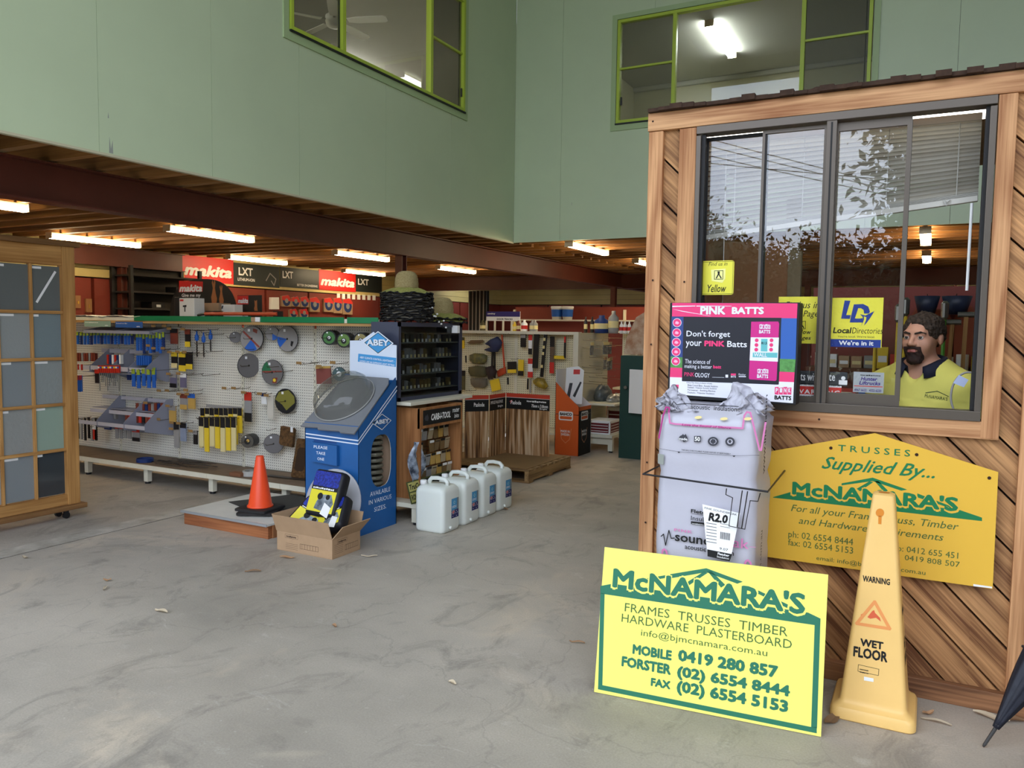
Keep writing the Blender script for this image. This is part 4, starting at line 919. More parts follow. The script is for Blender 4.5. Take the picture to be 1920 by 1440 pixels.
for i, (px, py, L_, wd, an, lb) in enumerate(((1898, 1352, .10, .035, .3, 'pale curled dry leaf below the planks beside the umbrella'), (1858, 1347, .13, .04, -.2, 'pale dry leaf at the wall foot between cone and umbrella'),
        (1560, 1352, .11, .045, 1.2, 'brown curled leaf against the base of the wet floor cone'), (1755, 1356, .11, .012, -.1, 'thin brown leaf stalk on the floor right of the wet floor cone'),
        (538, 1047, .10, .03, .4, 'torn pale scrap on the floor in front of the cardboard box'), (692, 1045, .11, .012, .5, 'dark thin twig on the floor right of the cardboard box'),
        (474, 1073, .10, .02, .6, 'brown leaf in front of the cardboard box on the open floor'), (197, 1105, .07, .02, -.9, SL), (201, 1090, .05, .02, .5, SL), (302, 1148, .10, .03, 0, SL), (627, 1176, .03, .02, 0, SL),
        (47, 1047, .06, .02, 0, 'small brown leaf left of the floor joint near the glass door sample'), (1082, 1207, .08, .012, .1, SL), (848, 1283, .04, .02, 0, SL), (1740, 1340, .06, .02, .8, 'small brown leaf at the wall foot right of the cone'), (1705, 1300, .05, .02, 2, 'tiny dark leaf at the wall foot behind the cone'),
        (946, 956, .06, .03, .4, 'small pale leaf beside the farthest water can'), (955, 945, .05, .02, 1.4, 'tiny leaf right of the farthest water can'))):
    leaf(px, py, L_, wd, an, i, lb)
# ================================================================== the open floor
# --- glass sample frame at the picture's edge
OAK = wood('oak_frame', (150, 104, 54), (196, 148, 88), 6, along=2, rnd=.06, knots=False); OAKD = wood('oak_rail_dark', (110, 78, 46), (150, 110, 68), 6, along=1, rnd=.05, knots=False)
OAKY = wood('oak_rail', (150, 104, 54), (196, 148, 88), 6, along=1, rnd=.06, knots=False)
t = thing('glass_sample_frame', 'tall oak frame on castors holding ten different samples of door glass', 'door display', (-6.0, 3.3, 0))
dp = PX(-6.0)
def dd(name, y0, y1, z0, z1, m, d0=-.045, d1=0.0, bev=.003): return MB().prism(dp, rect(y0, z0, y1, z1), d0, d1).build(name, m, t, bev=bev)
dd('stile', 3.83, 3.93, .10, 2.135, OAK, -.06, .01); dd('stile', 2.75, 2.85, .10, 2.135, OAK, -.06, .01)
dd('top_rail', 2.85, 3.83, 1.985, 2.135, OAKY); dd('bottom_rail', 2.85, 3.83, .10, .185, OAKY); dd('cap', 2.70, 3.965, 2.135, 2.175, OAKD, -.09, .035)
dd('base_board', 2.70, 3.965, .062, .10, OAKD, -.10, .045)
rows = [.185, .543, .902, 1.262, 1.622, 1.985]; cols = [2.85, 3.10, 3.345, 3.59, 3.83]
for c_ in cols[1:-1]: dd('muntin', c_-.011, c_+.011, .185, 1.985, OAK, -.04, -.002)
for r_ in rows[1:-1]: dd('muntin', 2.85, 3.83, r_-.012, r_+.012, OAKY, -.04, -.0005)
def sample(name, c, r, bump, bs):
    return mat(name, c, r, spec=.6, bump=bump, bs=bs)
SMP = [sample('glass_grey', (104, 108, 106), .15, 0, 1), sample('glass_frost', (144, 148, 146), .35, .2, 60), sample('glass_reed', (140, 146, 144), .25, .7, 35), sample('glass_pebble', (146, 148, 144), .28, .8, 22),
       sample('glass_green', (146, 166, 150), .25, .1, 40), sample('glass_blue', (118, 132, 136), .25, .3, 90), sample('glass_smoke', (62, 66, 68), .1, 0, 1), sample('glass_satin', (130, 136, 138), .4, .1, 70)]
pick = {(3, 4): 0, (3, 3): 5, (3, 2): 2, (3, 1): 4, (3, 0): 6, (2, 4): 0, (2, 3): 1, (2, 2): 7, (2, 1): 3, (2, 0): 7}
for i in range(4):
    for j in range(5):
        k = pick.get((i, j), (i*3+j) % 8)
        pn = dd('pane', cols[i]+.008, cols[i+1]-.008, rows[j]+.009, rows[j+1]-.009, SMP[k], -.026, -.02, 0)
        pl_ = dp; MB().m(PAPER).face(dp, rect(cols[i]+.014, rows[j+1]-.035, cols[i]+.06+.03*((i+j) % 3), rows[j+1]-.018), -.019).build('name_strip', None, pn)
a_ = dp.at(72, 566); b_ = dp.at(106, 510); stroke(dp, [a_, b_], .018, PAPER, -.0185, t, 'paper_slip')
for y in (2.85, 3.80):
    for x in (-6.08, -5.98): MB().m(BLACK).cyl((x-.012, y, .026), (x+.012, y, .026), .026, n=14).box(x-.015, x+.015, y-.015, y+.015, .045, .064).build('castor', None, t)

# --- low platform with rubber mats
t = thing('platform', 'low timber-fronted platform with white edge strip below the traffic cone', 'platform', (-4.6, 4.5, 0))
MB().box(-5.05, -4.17, 4.15, 4.19, 0, .095).build('front_board', wood('platform_timber', (118, 66, 36), (168, 106, 64), 6, along=0, rnd=.02), t, bev=.003)
for a in (-5.06, -4.2): MB().box(a, a+.04, 4.19, 4.95, 0, .095).build('side_board', POSTZ, t)
MB().box(-5.06, -4.16, 4.13, 4.96, .095, .112).build('top_sheet', mat('platform_lino', (218, 216, 206), .5, var=.1, vs=5), t, bev=.003)
MB().box(-5.06, -4.16, 4.124, 4.13, .095, .114).build('edge_strip', mat('alloy_strip', (186, 190, 192), .3, m=.7), t)
t = MB().add([(-4.95, 4.50, .114), (-4.35, 4.30, .114), (-4.12, 4.93, .114), (-4.72, 5.0-.03, .114)], [(0, 1, 2, 3)]).build('rubber_mat', mat('rubber_grey', (66, 66, 64), .8, var=.15, vs=6)); sm_ = t.modifiers.new('s', 'SOLIDIFY'); sm_.thickness = .006; sm_.offset = 1; tag(t, 'dark grey rubber mat lying on the low platform', 'mat')

# --- orange traffic cone
t = thing('traffic_cone', 'plain orange traffic cone with black base on the low platform', 'traffic cone', (-4.48, 4.38, .12))
OR = mat('cone_orange', (240, 78, 34), .38, spec=.45); RUB = mat('cone_base_black', (34, 32, 32), .7)
ca = math.radians(24)
def rot2(x, y, a): return -4.48+x*math.cos(a)-y*math.sin(a), 4.38+x*math.sin(a)+y*math.cos(a)
for nm, h, z0, z1, an in (('base', .145, .120, .142, .5), ('base', .14, .142, .162, .12)):
    m_ = MB(); loft(m_, [[(*rot2(x, y, an), z) for x, y, _ in rring(0, 0, h-e, h-e, 0, .03, 3)] for z, e in ((z0, 0), (z1-.006, 0), (z1, .008))]); m_.build(nm, RUB, t)
MB().lathe([(.098, .160), (.098, .172), (.088, .178), (.0285, .548), (.026, .553), (.020, .553)], (-4.48, 4.38, 0), 32).build('cone', OR, t, True)

# --- cardboard box with three packs
t = thing('cardboard_box', 'open brown cardboard box on the floor in front of the blue stand', 'box', (-3.69, 4.14, 0))
BX0, BX1, BY0, BY1, BH = -3.93, -3.44, 3.995, 4.285, .135
wl_ = MB(); th = .005
wl_.box(BX0, BX1, BY0, BY0+th, .003, BH).box(BX0, BX1, BY1-th, BY1, .003, BH).box(BX0, BX0+th, BY0+th, BY1-th, .003, BH).box(BX1-th, BX1, BY0+th, BY1-th, .003, BH).box(BX0, BX1, BY0, BY1, 0, .004)
wl_.build('carton', CARDB, t)
def cflap(p0, p1, out, h, cut=.0):
    p0, p1, o = V(p0), V(p1), V(out).normalized(); e = (p1-p0)
    q = [p0, p1, p1-e*cut+o*h, p0+e*cut+o*h]; nrm = e.cross(o).normalized()*.0025
    MB().add([p-nrm for p in q]+[p+nrm for p in q], [(0, 1, 2, 3)[::-1], (4, 5, 6, 7), (0, 1, 5, 4), (1, 2, 6, 5), (2, 3, 7, 6), (3, 0, 4, 7)]).build('flap', CARDB, t)
cflap((BX0-.004, BY0, BH), (BX1, BY0, BH), (0, -.35, 1), .125); cflap((BX1, BY0, BH), (BX1, BY1, BH), (.75, 0, .8), .13); cflap((BX0, BY1, BH), (BX0, BY0, BH), (-.45, 0, 1), .12); cflap((BX1, BY1, BH), (BX0, BY1, BH), (0, .3, 1), .13)
cf = PL((BX0, BY0, 0), (1, 0, 0), (0, 0, 1)); cr_ = PL((BX1, BY0, 0), (0, 1, 0), (0, 0, 1))
CIN = mat('carton_ink', (70, 52, 40), .8)
def outline(pl, x0, y0, x1, y1, w_, parent, m=CIN): stroke(pl, [(x0, y0), (x1, y0), (x1, y1), (x0, y1), (x0, y0)], w_, m, .0008, parent, 'printed_frame')
scribble(cf, .085, .099, .09, .018, CIN, .0008, t); outline(cf, .075, .094, .19, .119, .0015, t); outline(cf, .21, .035, .37, .068, .002, t)
print_on('printed_table', cf, [rect(.225+i*.024, .035, .227+i*.024, .068) for i in range(6)]+[rect(.08, .02+i*.012, .19, .0215+i*.012) for i in range(4)], CIN, .0008, t)
scribble(cr_, .06, .099, .08, .018, CIN, .0008, t); outline(cr_, .05, .094, .15, .119, .0015, t); outline(cr_, .13, .035, .265, .07, .002, t)
print_on('printed_table', cr_, [rect(.142+i*.02, .035, .144+i*.02, .07) for i in range(6)]+[rect(.02, .03+i*.012, .11, .0315+i*.012) for i in range(6)], CIN, .0008, t)
PACKB = mat('pack_black', (24, 24, 30), .55, bump=.2, bs=30); MESHB = mat('pack_blue_net', (34, 58, 176), .5, c2=(20, 28, 90), vs=70, bump=.6, bs=80); PACKY = mat('pack_yellow', (226, 212, 50), .4); PACKG = mat('pack_picture', (150, 160, 165), .4, c2=(70, 80, 90), vs=18)
def pack(label, o, u, v, wd, ht, dp_, tagged=True):
    pl = PL(o, u, v); tt = thing('rope_pack', label, 'pack', o, group='black and blue packs in the cardboard box')
    m_ = MB(); rg = []
    for d, e in ((-dp_, .02), (-dp_*.8, .004), (-dp_*.5, 0), (-dp_*.15, .002), (0, .016)):
        rg.append([pl.pt(x, y, d) for x, y in rrect(e, e, wd-e, ht-e, .03, 4)])
    loft(m_, rg); m_.build('bag', PACKB, tt, True)
    MB().m(MESHB).face(pl, rrect(.018, ht*.63, wd-.02, ht-.016, .015), .0012).build('blue_net', None, tt)
    MB().m(INK).face(pl, rect(.018, ht*.55, wd-.02, ht*.63), .0012).build('title_band', None, tt)
    scribble(pl, .03, ht*.565, wd*.7, ht*.06, PAPER, .002, tt, 1, 4)
    MB().m(PACKY).face(pl, rect(.018, .03, wd-.02, ht*.55), .0012).build('yellow_sleeve', None, tt)
    MB().m(PACKG).face(pl, [(wd*.3, .05), (wd*.78, .03), (wd*.9, ht*.3), (wd*.78, ht*.48), (wd*.45, ht*.46), (wd*.34, ht*.3)], .0022).build('sleeve_picture', None, tt)
    print_on('sleeve_picture', pl, [circ(wd*.42, ht*.42, wd*.09, 14), circ(wd*.68, ht*.42, wd*.07, 12)], INK, .0028, tt)
    if tagged: MB().m(PAPER).face(pl, [(wd*.55, .02), (wd*.82, -.004), (wd*.86, .07), (wd*.62, .10)], .0034).build('white_tag', None, tt)
    return tt
pack('upright blue and black pack with yellow sleeve on top of the other packs', (-3.80, 4.11, .245), (.98, -.03, -.02), (-.02, .42, .92), .27, .33, .10)
pack('tilted blue and black pack at the left side of the cardboard box', (-3.915, 4.06, .20), (.9, .05, -.36), (.30, .45, .55), .26, .24, .08, False)
pack('tilted blue and black pack at the right side of the cardboard box', (-3.66, 4.05, .13), (.86, .05, .34), (-.22, .55, .6), .24, .25, .09)
t = MB().lathe([(.235, 0), (.245, .006), (.245, .014), (.235, .02)], (-3.80, 4.43, .26), 40, (0.05, -1, .25)).build('round_panel', mat('round_panel_grey', (178, 178, 182), .5)); tag(t, 'round pale grey panel leaning between the packs and the blue stand', 'panel'); smooth_by_angle(t)

# --- blue counter stand with the acrylic dome
t = thing('skylight_stand', 'blue cardboard display stand with clear dome reading ABEY', 'display stand', (-3.87, 4.75, 0))
AX0, AX1, AY0, AY1 = -4.165, -3.655, 4.53, 5.0
NAVY = mat('stand_blue', (30, 94, 158), .5, var=.12, vs=4); ABG = mat('stand_grey', (122, 124, 128), .6, var=.08, vs=3); ABW = mat('stand_pale', (214, 224, 240), .5)
zf, zb, zs_ = .80, 1.165, .845
front = PL((AX0, AY0, 0), (1, 0, 0), (0, 0, 1)); right = PL((AX1, AY0, 0), (0, 1, 0), (0, 0, 1)); Dp = AY1-AY0; Wd = AX1-AX0
MB().prism(front, rect(0, 0, Wd, zf+.02), -.006, 0).build('front_board', NAVY, t)
# right side with a slot cut out
slot = [right.at(*p) for p in ((697, 818), (706, 813), (718, 812), (730, 818), (737, 836), (738, 880), (733, 905), (722, 916), (708, 917), (697, 908), (693, 890), (693, 840))]
sc_ = (sum(p[0] for p in slot)/12, sum(p[1] for p in slot)/12)
slot = [(sc_[0]+.075*math.copysign(abs(math.cos(a))**.7, math.cos(a)), .53+.195*math.copysign(abs(math.sin(a))**.7, math.sin(a))) for a in [i/24*2*math.pi for i in range(24)]]
outer = []
cxs = sum(p[0] for p in slot)/24
def side_out(a):
    dx, dy = math.cos(a), math.sin(a); best = 9
    for nx, ny, c in ((1, 0, Dp-cxs), (-1, 0, cxs), (0, -1, .53), (-(zb-zf)/Dp, 1, zf+(zb-zf)/Dp*cxs-.53)):
        q = nx*dx+ny*dy
        if q > 1e-9: best = min(best, c/q)
    return cxs+dx*best, .53+dy*best
angs = sorted([i/24*2*math.pi for i in range(24)]+[math.atan2(y-.53, x-cxs) % (2*math.pi) for x, y in ((0, 0), (Dp, 0), (Dp, zb), (0, zf))])
def slot_at(a):
    return (cxs+.125*math.copysign(abs(math.cos(a))**.75, math.cos(a)), .53+.20*math.copysign(abs(math.sin(a))**.7, math.sin(a)))
o_ = [side_out(a) for a in angs]; i_ = [slot_at(a) for a in angs]; n = len(angs)
sb = MB().m(NAVY)
for d, fl_ in ((0, 1), (-.006, -1)):
    k = [right.pt(x, y, d) for x, y in o_+i_]; sb.add(k, [((i, (i+1) % n, n+(i+1) % n, n+i))[::fl_] for i in range(n)])
sb.m(mat('raw_card_edge', (196, 188, 176), .8)); k = [right.pt(x, y, d) for d in (0, -.006) for x, y in i_]; sb.add(k, [(i, (i+1) % n, n+(i+1) % n, n+i) for i in range(n)])
sb.build('side_board', None, t)
MB().box(AX0, AX0+.006, AY0, AY1, 0, .80).box(AX0, AX1, AY1-.006, AY1, 0, zb).build('back_board', NAVY, t)
MB().m(mat('stand_inner_card', (176, 148, 122), .8)).box(AX0+.02, AX1-.008, AY1-.03, AY1-.02, .05, .95).box(AX0+.2, AX0+.206, AY0+.02, AY1-.03, .05, .78).build('inner_board', None, t)
for i in range(14): MB().lathe([(.085, 0), (.092, .012), (.085, .026)], (AX1-.10, AY0+.285, .2+i*.045), 18).build('foil_tube_ring', mat('foil_grey', (120, 118, 104), .45, m=.5, bump=.6, bs=60), t)
sl = PL((AX0, AY0, zf), (1, 0, 0), (0, Dp, zb-zf)); SLn = math.hypot(Dp, zb-zf)
MB().prism(sl, [(-.012, -.035), (Wd*.3, -.03), (Wd*.33, -.05), (Wd*.72, -.045), (Wd*.76, -.06), (Wd+.006, -.06), (Wd-.012, SLn*.82), (Wd-.05, SLn*.93), (.03, SLn*.95)], .002, .012).build('sloping_top', ABG, t)
dm = MB(); rg = []
dc = sl.pt(Wd*.40, SLn*.48, .012)
for rr, h in ((.240, 0), (.245, .008), (.237, .016), (.232, .05), (.222, .085), (.196, .120), (.15, .146), (.09, .160), (.03, .165)):
    rg.append([dc+sl.u*(rr*math.cos(a/36*6.283))+sl.v*(rr*1.02*math.sin(a/36*6.283))+sl.n*h for a in range(36)])
loft(dm, rg, False, True)
dome = dm.build('dome', glass('acrylic', 1.45, (222, 222, 218), .05, .10, (190, 186, 176)), t, True)
MB().m(mat('acrylic_rim', (150, 150, 146), .3)).tube([dc+sl.u*(.242*math.cos(a/40*6.283))+sl.v*(.247*math.sin(a/40*6.283))+sl.n*.008 for a in range(41)], .006, 6).build('dome_rim', None, t, True)
hd = PL((AX0, AY1-.004, 0), (1, 0, 0), (0, 0, 1))
hpoly = [(.055, zb-.05), (Wd+.003, zb-.03), (Wd+.003, 1.405), (.40, 1.415), (.29, 1.505), (.17, 1.435), (.055, 1.432)]
MB().prism(hd, hpoly, 0, .006).build('header', ABW, t)
STR = mat('stand_white_ink', (226, 234, 244), .5)
print_on('header_band', hd, [[hd.at(*p) for p in ((673, 663), (744, 671), (743, 688), (672, 678))]], mat('stand_cyan', (64, 150, 210), .5), .007, t)
hA, hB = hd.at(673, 671), hd.at(744, 680); hr = math.atan2(hB[1]-hA[1], hB[0]-hA[0])
for k, s_ in enumerate(('ABEY CLIMATE CONTROL LIGHTSHAFT -', 'LOOKS LIKE AN EXPENSIVE LIGHT FITTING')): text(hd, s_, hA[0]+.015, hA[1]-.002-.030*k, .34, .016, STR, .008, t, rot=hr, bold=.02)
def lozenge(pl, c, w_, h, parent, d, fill):
    x, y = c; pts = [(x-w_/2, y), (x, y+h/2), (x+w_/2, y), (x, y-h/2)]
    print_on('diamond_logo', pl, [pts], STR, d, parent); k = .90
    print_on('diamond_logo', pl, [[(x+(a-x)*k, y+(b-y)*k) for a, b in pts]], INK, d+.0005, parent); k = .84
    print_on('diamond_logo', pl, [[(x+(a-x)*k, y+(b-y)*k) for a, b in pts]], fill, d+.001, parent)
    text(pl, 'ABEY', x-w_*.36, y-h*.13, w_*.72, h*.27, INK, d+.0014, parent, bold=.08); text(pl, 'ABEY', x-w_*.36-.002, y-h*.13+.002, w_*.72, h*.27, STR, d+.002, parent, bold=.04)
a_ = hd.at(710, 643); lozenge(hd, (a_[0], a_[1]), .30, .185, t, .008, mat('stand_cyan', (64, 150, 210), .5))
a_ = right.at(716, 791); lozenge(right, a_, .24, .125, t, .001, NAVY)
for k in (0, .026): stroke(right, [(0, .715-k*1.0), (Dp, 1.085-k*1.2)], .009, STR, .001, t, 'white_stripe'); stroke(front, [(.012, .730-k), (Wd, .715-k)], .009, STR, .001, t, 'white_stripe')
fo = front
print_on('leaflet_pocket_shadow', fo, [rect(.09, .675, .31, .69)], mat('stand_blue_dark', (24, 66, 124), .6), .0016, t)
MB().prism(fo, [(.09, .53), (.335, .515), (.335, .665), (.09, .675)], .002, .03).build('leaflet_pocket', NAVY, t)
for s_, z in (('PLEASE', .632), ('TAKE', .588), ('ONE', .544)): text(fo, s_, .185-len(s_)*.0115, z, len(s_)*.022, .022, STR, .0315, t, bold=.01)
for s_, z, wd in (('AVAILABLE', .275, .25), ('IN VARIOUS', .215, .28), ('SIZES.', .150, .15)): text(right, s_, cxs-.01-wd/2, z, wd, .034, STR, .001, t)

# --- water cans
HDPE = mat('milky_plastic', (226, 230, 222), .38, spec=.5, trans=.0)
HDPE.node_tree.nodes['Principled BSDF'].inputs['Subsurface Weight'].default_value = .3; HDPE.node_tree.nodes['Principled BSDF'].inputs['Subsurface Radius'].default_value = (.05, .05, .045)
CANY = [4.905, 5.205, 5.495, 5.775]
CLB = ['nearest', 'second nearest', 'third nearest', 'farthest']
cbody = MB(); loft(cbody, [rring(0, 0, hx, hy, z, r, 5) for hx, hy, z, r in ((.118, .110, 0, .03), (.130, .118, .012, .035), (.132, .120, .03, .035), (.132, .120, .30, .035), (.128, .116, .325, .04), (.112, .102, .345, .045), (.09, .08, .352, .04))]); 
cb_me = cbody.mesh('can_body', True); cb_me.materials.append(HDPE)
hm = MB().tube([(.085, -.0, .345), (.088, 0, .372), (.065, 0, .392), (0, 0, .398), (-.055, 0, .392), (-.075, 0, .37), (-.078, 0, .345)], [.018, .017, .016, .016, .016, .017, .018], 10).mesh('can_handle', True); hm.materials.append(HDPE)
cm = MB().lathe([(.026, .35), (.026, .378), (.022, .384), (.004, .384)], (-.09, -.06, 0), 16).mesh('can_cap', True); cm.materials.append(PAPER)
tm = MB().lathe([(.014, 0), (.014, .01), (.009, .016)], (.132, -.03, .035), 12, (1, 0, 0)).mesh('tap_boss', True); tm.materials.append(HDPE)
LBL = mat('can_label_blue', (74, 150, 196), .5); FLG = mat('flag_navy', (30, 34, 96), .5)
for i, y in enumerate(CANY):
    t = thing('water_can', CLB[i]+' of the four milky white water cans with flag labels', 'water can', (-3.285, y+.12, 0), group='water cans in a row on the floor', local=True)
    t.rotation_euler = (0, 0, random.uniform(-.04, .04))
    obj('body', cb_me, t); obj('handle', hm, t); obj('cap', cm, t); obj('tap_boss', tm, t)
    lp = PL((.1325, -.01, .10), (0, 1, 0), (0, 0, 1))
    lb = MB().m(LBL).face(lp, rect(0, 0, .10, .15), 0).build('label', None, t)
    m_ = MB().m(FLG).face(lp, rect(0, 0, .10, .062), .0006).m(mat('label_grey', (120, 132, 140), .5)).face(lp, rect(.076, .062, .10, .15), .0006); m_.build('flag_print', None, lb)
    m_ = MB().m(RED); 
    for q in (rect(.008, .043, .045, .049), rect(.024, .03, .030, .061)): m_.face(lp, q, .0014)
    m_.m(PAPER)
    for x, z in ((.02, .014), (.07, .012), (.07, .05), (.06, .035), (.082, .036)): m_.face(lp, circ(x, z, .004, 7), .0012)
    for q in ([(.006, .03), (.010, .03), (.048, .061), (.044, .061)], [(.006, .061), (.010, .061), (.048, .03), (.044, .03)], rect(.006, .0415, .047, .0505), rect(.0225, .029, .0315, .062)): m_.face(lp, q, .0009)
    m_.build('flag_cross', None, lb); scribble(lp, .008, .078, .062, .02, PAPER, .001, lb, 2)
    print_on('label_emblem', lp, [circ(.04, .118, .014, 12)], mat('label_pale', (140, 200, 226), .5), .0008, lb); print_on('label_emblem', lp, [[(.032, .126), (.035, .126), (.05, .112), (.047, .112)], [(.032, .112), (.035, .112), (.048, .126), (.045, .126)]], INK, .0012, lb)
# ================================================================== the pegboard gondola
def pegboard(name, c, pitch=.025, hole=.17):
    M = bpy.data.materials.new(name); M.use_nodes = True; t = M.node_tree; b = t.nodes['Principled BSDF']; L = t.links
    tc = t.nodes.new('ShaderNodeTexCoord'); sx = t.nodes.new('ShaderNodeSeparateXYZ'); L.new(tc.outputs['Object'], sx.inputs[0])
    def mth(op, a, b_=None):
        n = t.nodes.new('ShaderNodeMath'); n.operation = op
        for i, v in ((0, a), (1, b_)):
            if v is None: continue
            if isinstance(v, (int, float)): n.inputs[i].default_value = v
            else: L.new(v, n.inputs[i])
        return n.outputs[0]
    ad = mth('ADD', sx.outputs['X'], sx.outputs['Y'])
    u = mth('SUBTRACT', mth('FRACT', mth('MULTIPLY', ad, 1/pitch)), .5); v = mth('SUBTRACT', mth('FRACT', mth('MULTIPLY', sx.outputs['Z'], 1/pitch)), .5)
    r = mth('SQRT', mth('ADD', mth('MULTIPLY', u, u), mth('MULTIPLY', v, v))); h = mth('LESS_THAN', r, hole)
    mx = t.nodes.new('ShaderNodeMixRGB'); L.new(h, mx.inputs['Fac']); mx.inputs['Color1'].default_value = (*lin(c), 1); mx.inputs['Color2'].default_value = (*lin((38, 34, 28)), 1)
    L.new(mx.outputs[0], b.inputs['Base Color']); b.inputs['Roughness'].default_value = .5; MATS[name] = M; return M
PEG = pegboard('white_pegboard', (226, 222, 208)); PGY = 5.42
gd = thing('gondola_shelf', 'long white pegboard gondola with green-edged top board behind the traffic cone', 'shelf', (-6, 5.2, 0))
UP = [-8.46, -7.547, -6.64, -5.75, -4.857, -3.96]
SHW = mat('dusty_shelf', (128, 108, 86), .7, var=.2, vs=5)
for a, b in zip(UP, UP[1:]):
    MB().box(a+.016, b-.016, PGY, PGY+.012, .20, 1.546).build('peg_panel', PEG, gd)
    MB().box(a+.002, b-.002, 4.985, PGY, .168, .192).build('base_shelf', SHW, gd)
    MB().box(a+.002, b-.002, 4.975, 4.985, .150, .193).build('shelf_lip', CREAM, gd)
slots = MB().m(CREAM)
for u in UP:
    MB().m(CREAM).box(u-.016, u+.016, PGY-.008, PGY+.035, .02, 1.52).build('upright', None, gd)
    MB().m(GAP).add([p for i in range(24) for p in ((u-.003, PGY-.0085, .24+i*.053), (u+.003, PGY-.0085, .24+i*.053), (u+.003, PGY-.0085, .265+i*.053), (u-.003, PGY-.0085, .265+i*.053))], [(4*i, 4*i+1, 4*i+2, 4*i+3) for i in range(24)]).build('slot_row', None, gd)
    MB().m(CREAM).box(u-.028, u+.028, 5.02, 5.07, .02, .15).box(u-.02, u+.02, 5.07, PGY+.03, .11, .15).build('foot', None, gd, bev=.003)
    MB().lathe([(.026, 0), (.026, .018), (.012, .022)], (u, 5.045, 0), 12).build('foot_pad', BLACK, gd)
MB().box(UP[0], UP[-1], PGY+.036, PGY+.045, .02, 1.52).build('rear_panel', CREAM, gd)
TBD = wood('top_board_pine', (150, 112, 64), (190, 150, 96), 6, along=0, rnd=.02, knots=False); GST = mat('green_edge_strip', (22, 122, 72), .4)
MB().box(-8.5, -3.97, 5.18, 5.78, 1.546, 1.572).build('top_board', TBD, gd)
for a, b in ((-6.97, -5.385), (-5.27, -4.325), (-4.29, -3.97)): MB().box(a, b, 5.172, 5.18, 1.571, 1.620).build('green_strip', GST, gd)
MB().box(-8.5, -3.97, 5.18, 5.19, 1.572, 1.605).build('price_channel', CREAM, gd)
for a, b, m in ((-5.38, -5.33, CARDB), (-5.33, -5.275, PAPER)): MB().box(a, b, 5.169, 5.178, 1.575, 1.615).build('ticket', m, gd)
t = MB(); rows = []
for j in range(5): rows.append([(-8.45+i*.05, 5.17+j*.12-.015*math.sin(i*1.7), 1.608+.012*abs(math.sin(i*1.9+j*2))+.006*math.sin(i*.6)) for i in range(33)])
t.ring(rows, 33, False); t = t.build('plastic_sheet', mat('crumpled_plastic', (222, 218, 208), .35, bump=.5, bs=30), None, True); sm_ = t.modifiers.new('s', 'SOLIDIFY'); sm_.thickness = .003; tag(t, 'crumpled pale plastic sheet lying along the gondola top board', 'plastic sheet')

def c2(x, y): return 120+x/4, 560+y/4
def c3(x, y): return 320+x/4, 440+y/4
PP = {d: PY(PGY-d) for d in (.002, .05, .10, .13, .16, .20, .29)}
def hook_at(x, z, L_=.2, ticket=False, parent=gd, y=PGY, m=HOOKM, axis='y'):
    if axis == 'y': pts = [(x, y, z+.012), (x, y-.012, z+.004), (x, y-L_+.01, z), (x, y-L_, z+.014)]
    else: pts = [(y, x, z+.012), (y+.012, x, z+.004), (y+L_-.01, x, z), (y+L_, x, z+.014)]
    MB().tube(pts, .0028, 5).build('peg_hook', m, parent)
    if ticket:
        k = MB(); e = pts[-1]
        if axis == 'y': k.box(x-.03, x+.03, y-L_-.004, y-L_-.001, z+.002, z+.026)
        else: k.box(y+L_+.001, y+L_+.004, x-.03, x+.03, z+.002, z+.026)
        k.build('hook_ticket', mat('kraft_ticket', (150, 116, 68), .7), parent)
def hanger(name, label, cat, px0, px1, body, head=None, foot=None, d=.13, n=None, group=None, thick=.012, headf=.28, footf=.3, hook=True, narrow=1.0, plane=None, tilt=0.0, ticket=False, parent=None):
    """one carded product hanging on a hook: px0 upper left, px1 lower right in the photograph"""
    pl = plane or PP[d]; x0, z1 = pl.at(*px0); x1, z0 = pl.at(*px1); xc = (x0+x1)/2; hw = abs(x1-x0)/2*narrow
    o = MB(); 
    def add(z0_, z1_, t0, t1, w_=1.0, mb=None):
        c = (mb or o); pts = rect(-hw*w_, z0_, hw*w_, z1_); ca, sa = math.cos(tilt), math.sin(tilt); zc = z1
        c.prism(pl, [(xc+x*ca-(z-zc)*sa, zc+x*sa+(z-zc)*ca) for x, z in pts], t0, t1)
    add(z0, z1, -thick, 0); o = o.build(name, body); tag(o, label, cat, group)
    if head: k = MB(); add(z1-(z1-z0)*headf, z1+.001, -.004, .002, 1.02, k); k.build('header_card', head, o)
    if foot: k = MB(); add(z0-.001, z0+(z1-z0)*footf, -.004, .002, 1.02, k); k.build('label_strip', foot, o)
    if hook: hook_at(xc, z1-.012, PGY-pl.o.y+.05, ticket, parent or gd)
    return o
BLU = mat('pack_mid_blue', (36, 96, 186), .45); BLUD = mat('pack_dark_blue', (26, 52, 110), .45); LIMEC = mat('pack_lime', (150, 170, 50), .5); BLK = mat('pack_jet', (26, 25, 26), .4); RDH = mat('handle_red', (196, 50, 34), .35)
CLR = mat('blister_grey', (150, 148, 146), .25); BRN = mat('pack_rust', (128, 58, 40), .5); IVO = mat('pack_ivory', (226, 210, 150), .5); YEL = mat('pack_canary', (232, 198, 48), .45); PGR = mat('pack_purple_grey', (110, 104, 128), .4); GLD = mat('pack_gold', (196, 158, 82), .4)
GREY = mat('rack_grey_plastic', (146, 148, 162), .5)
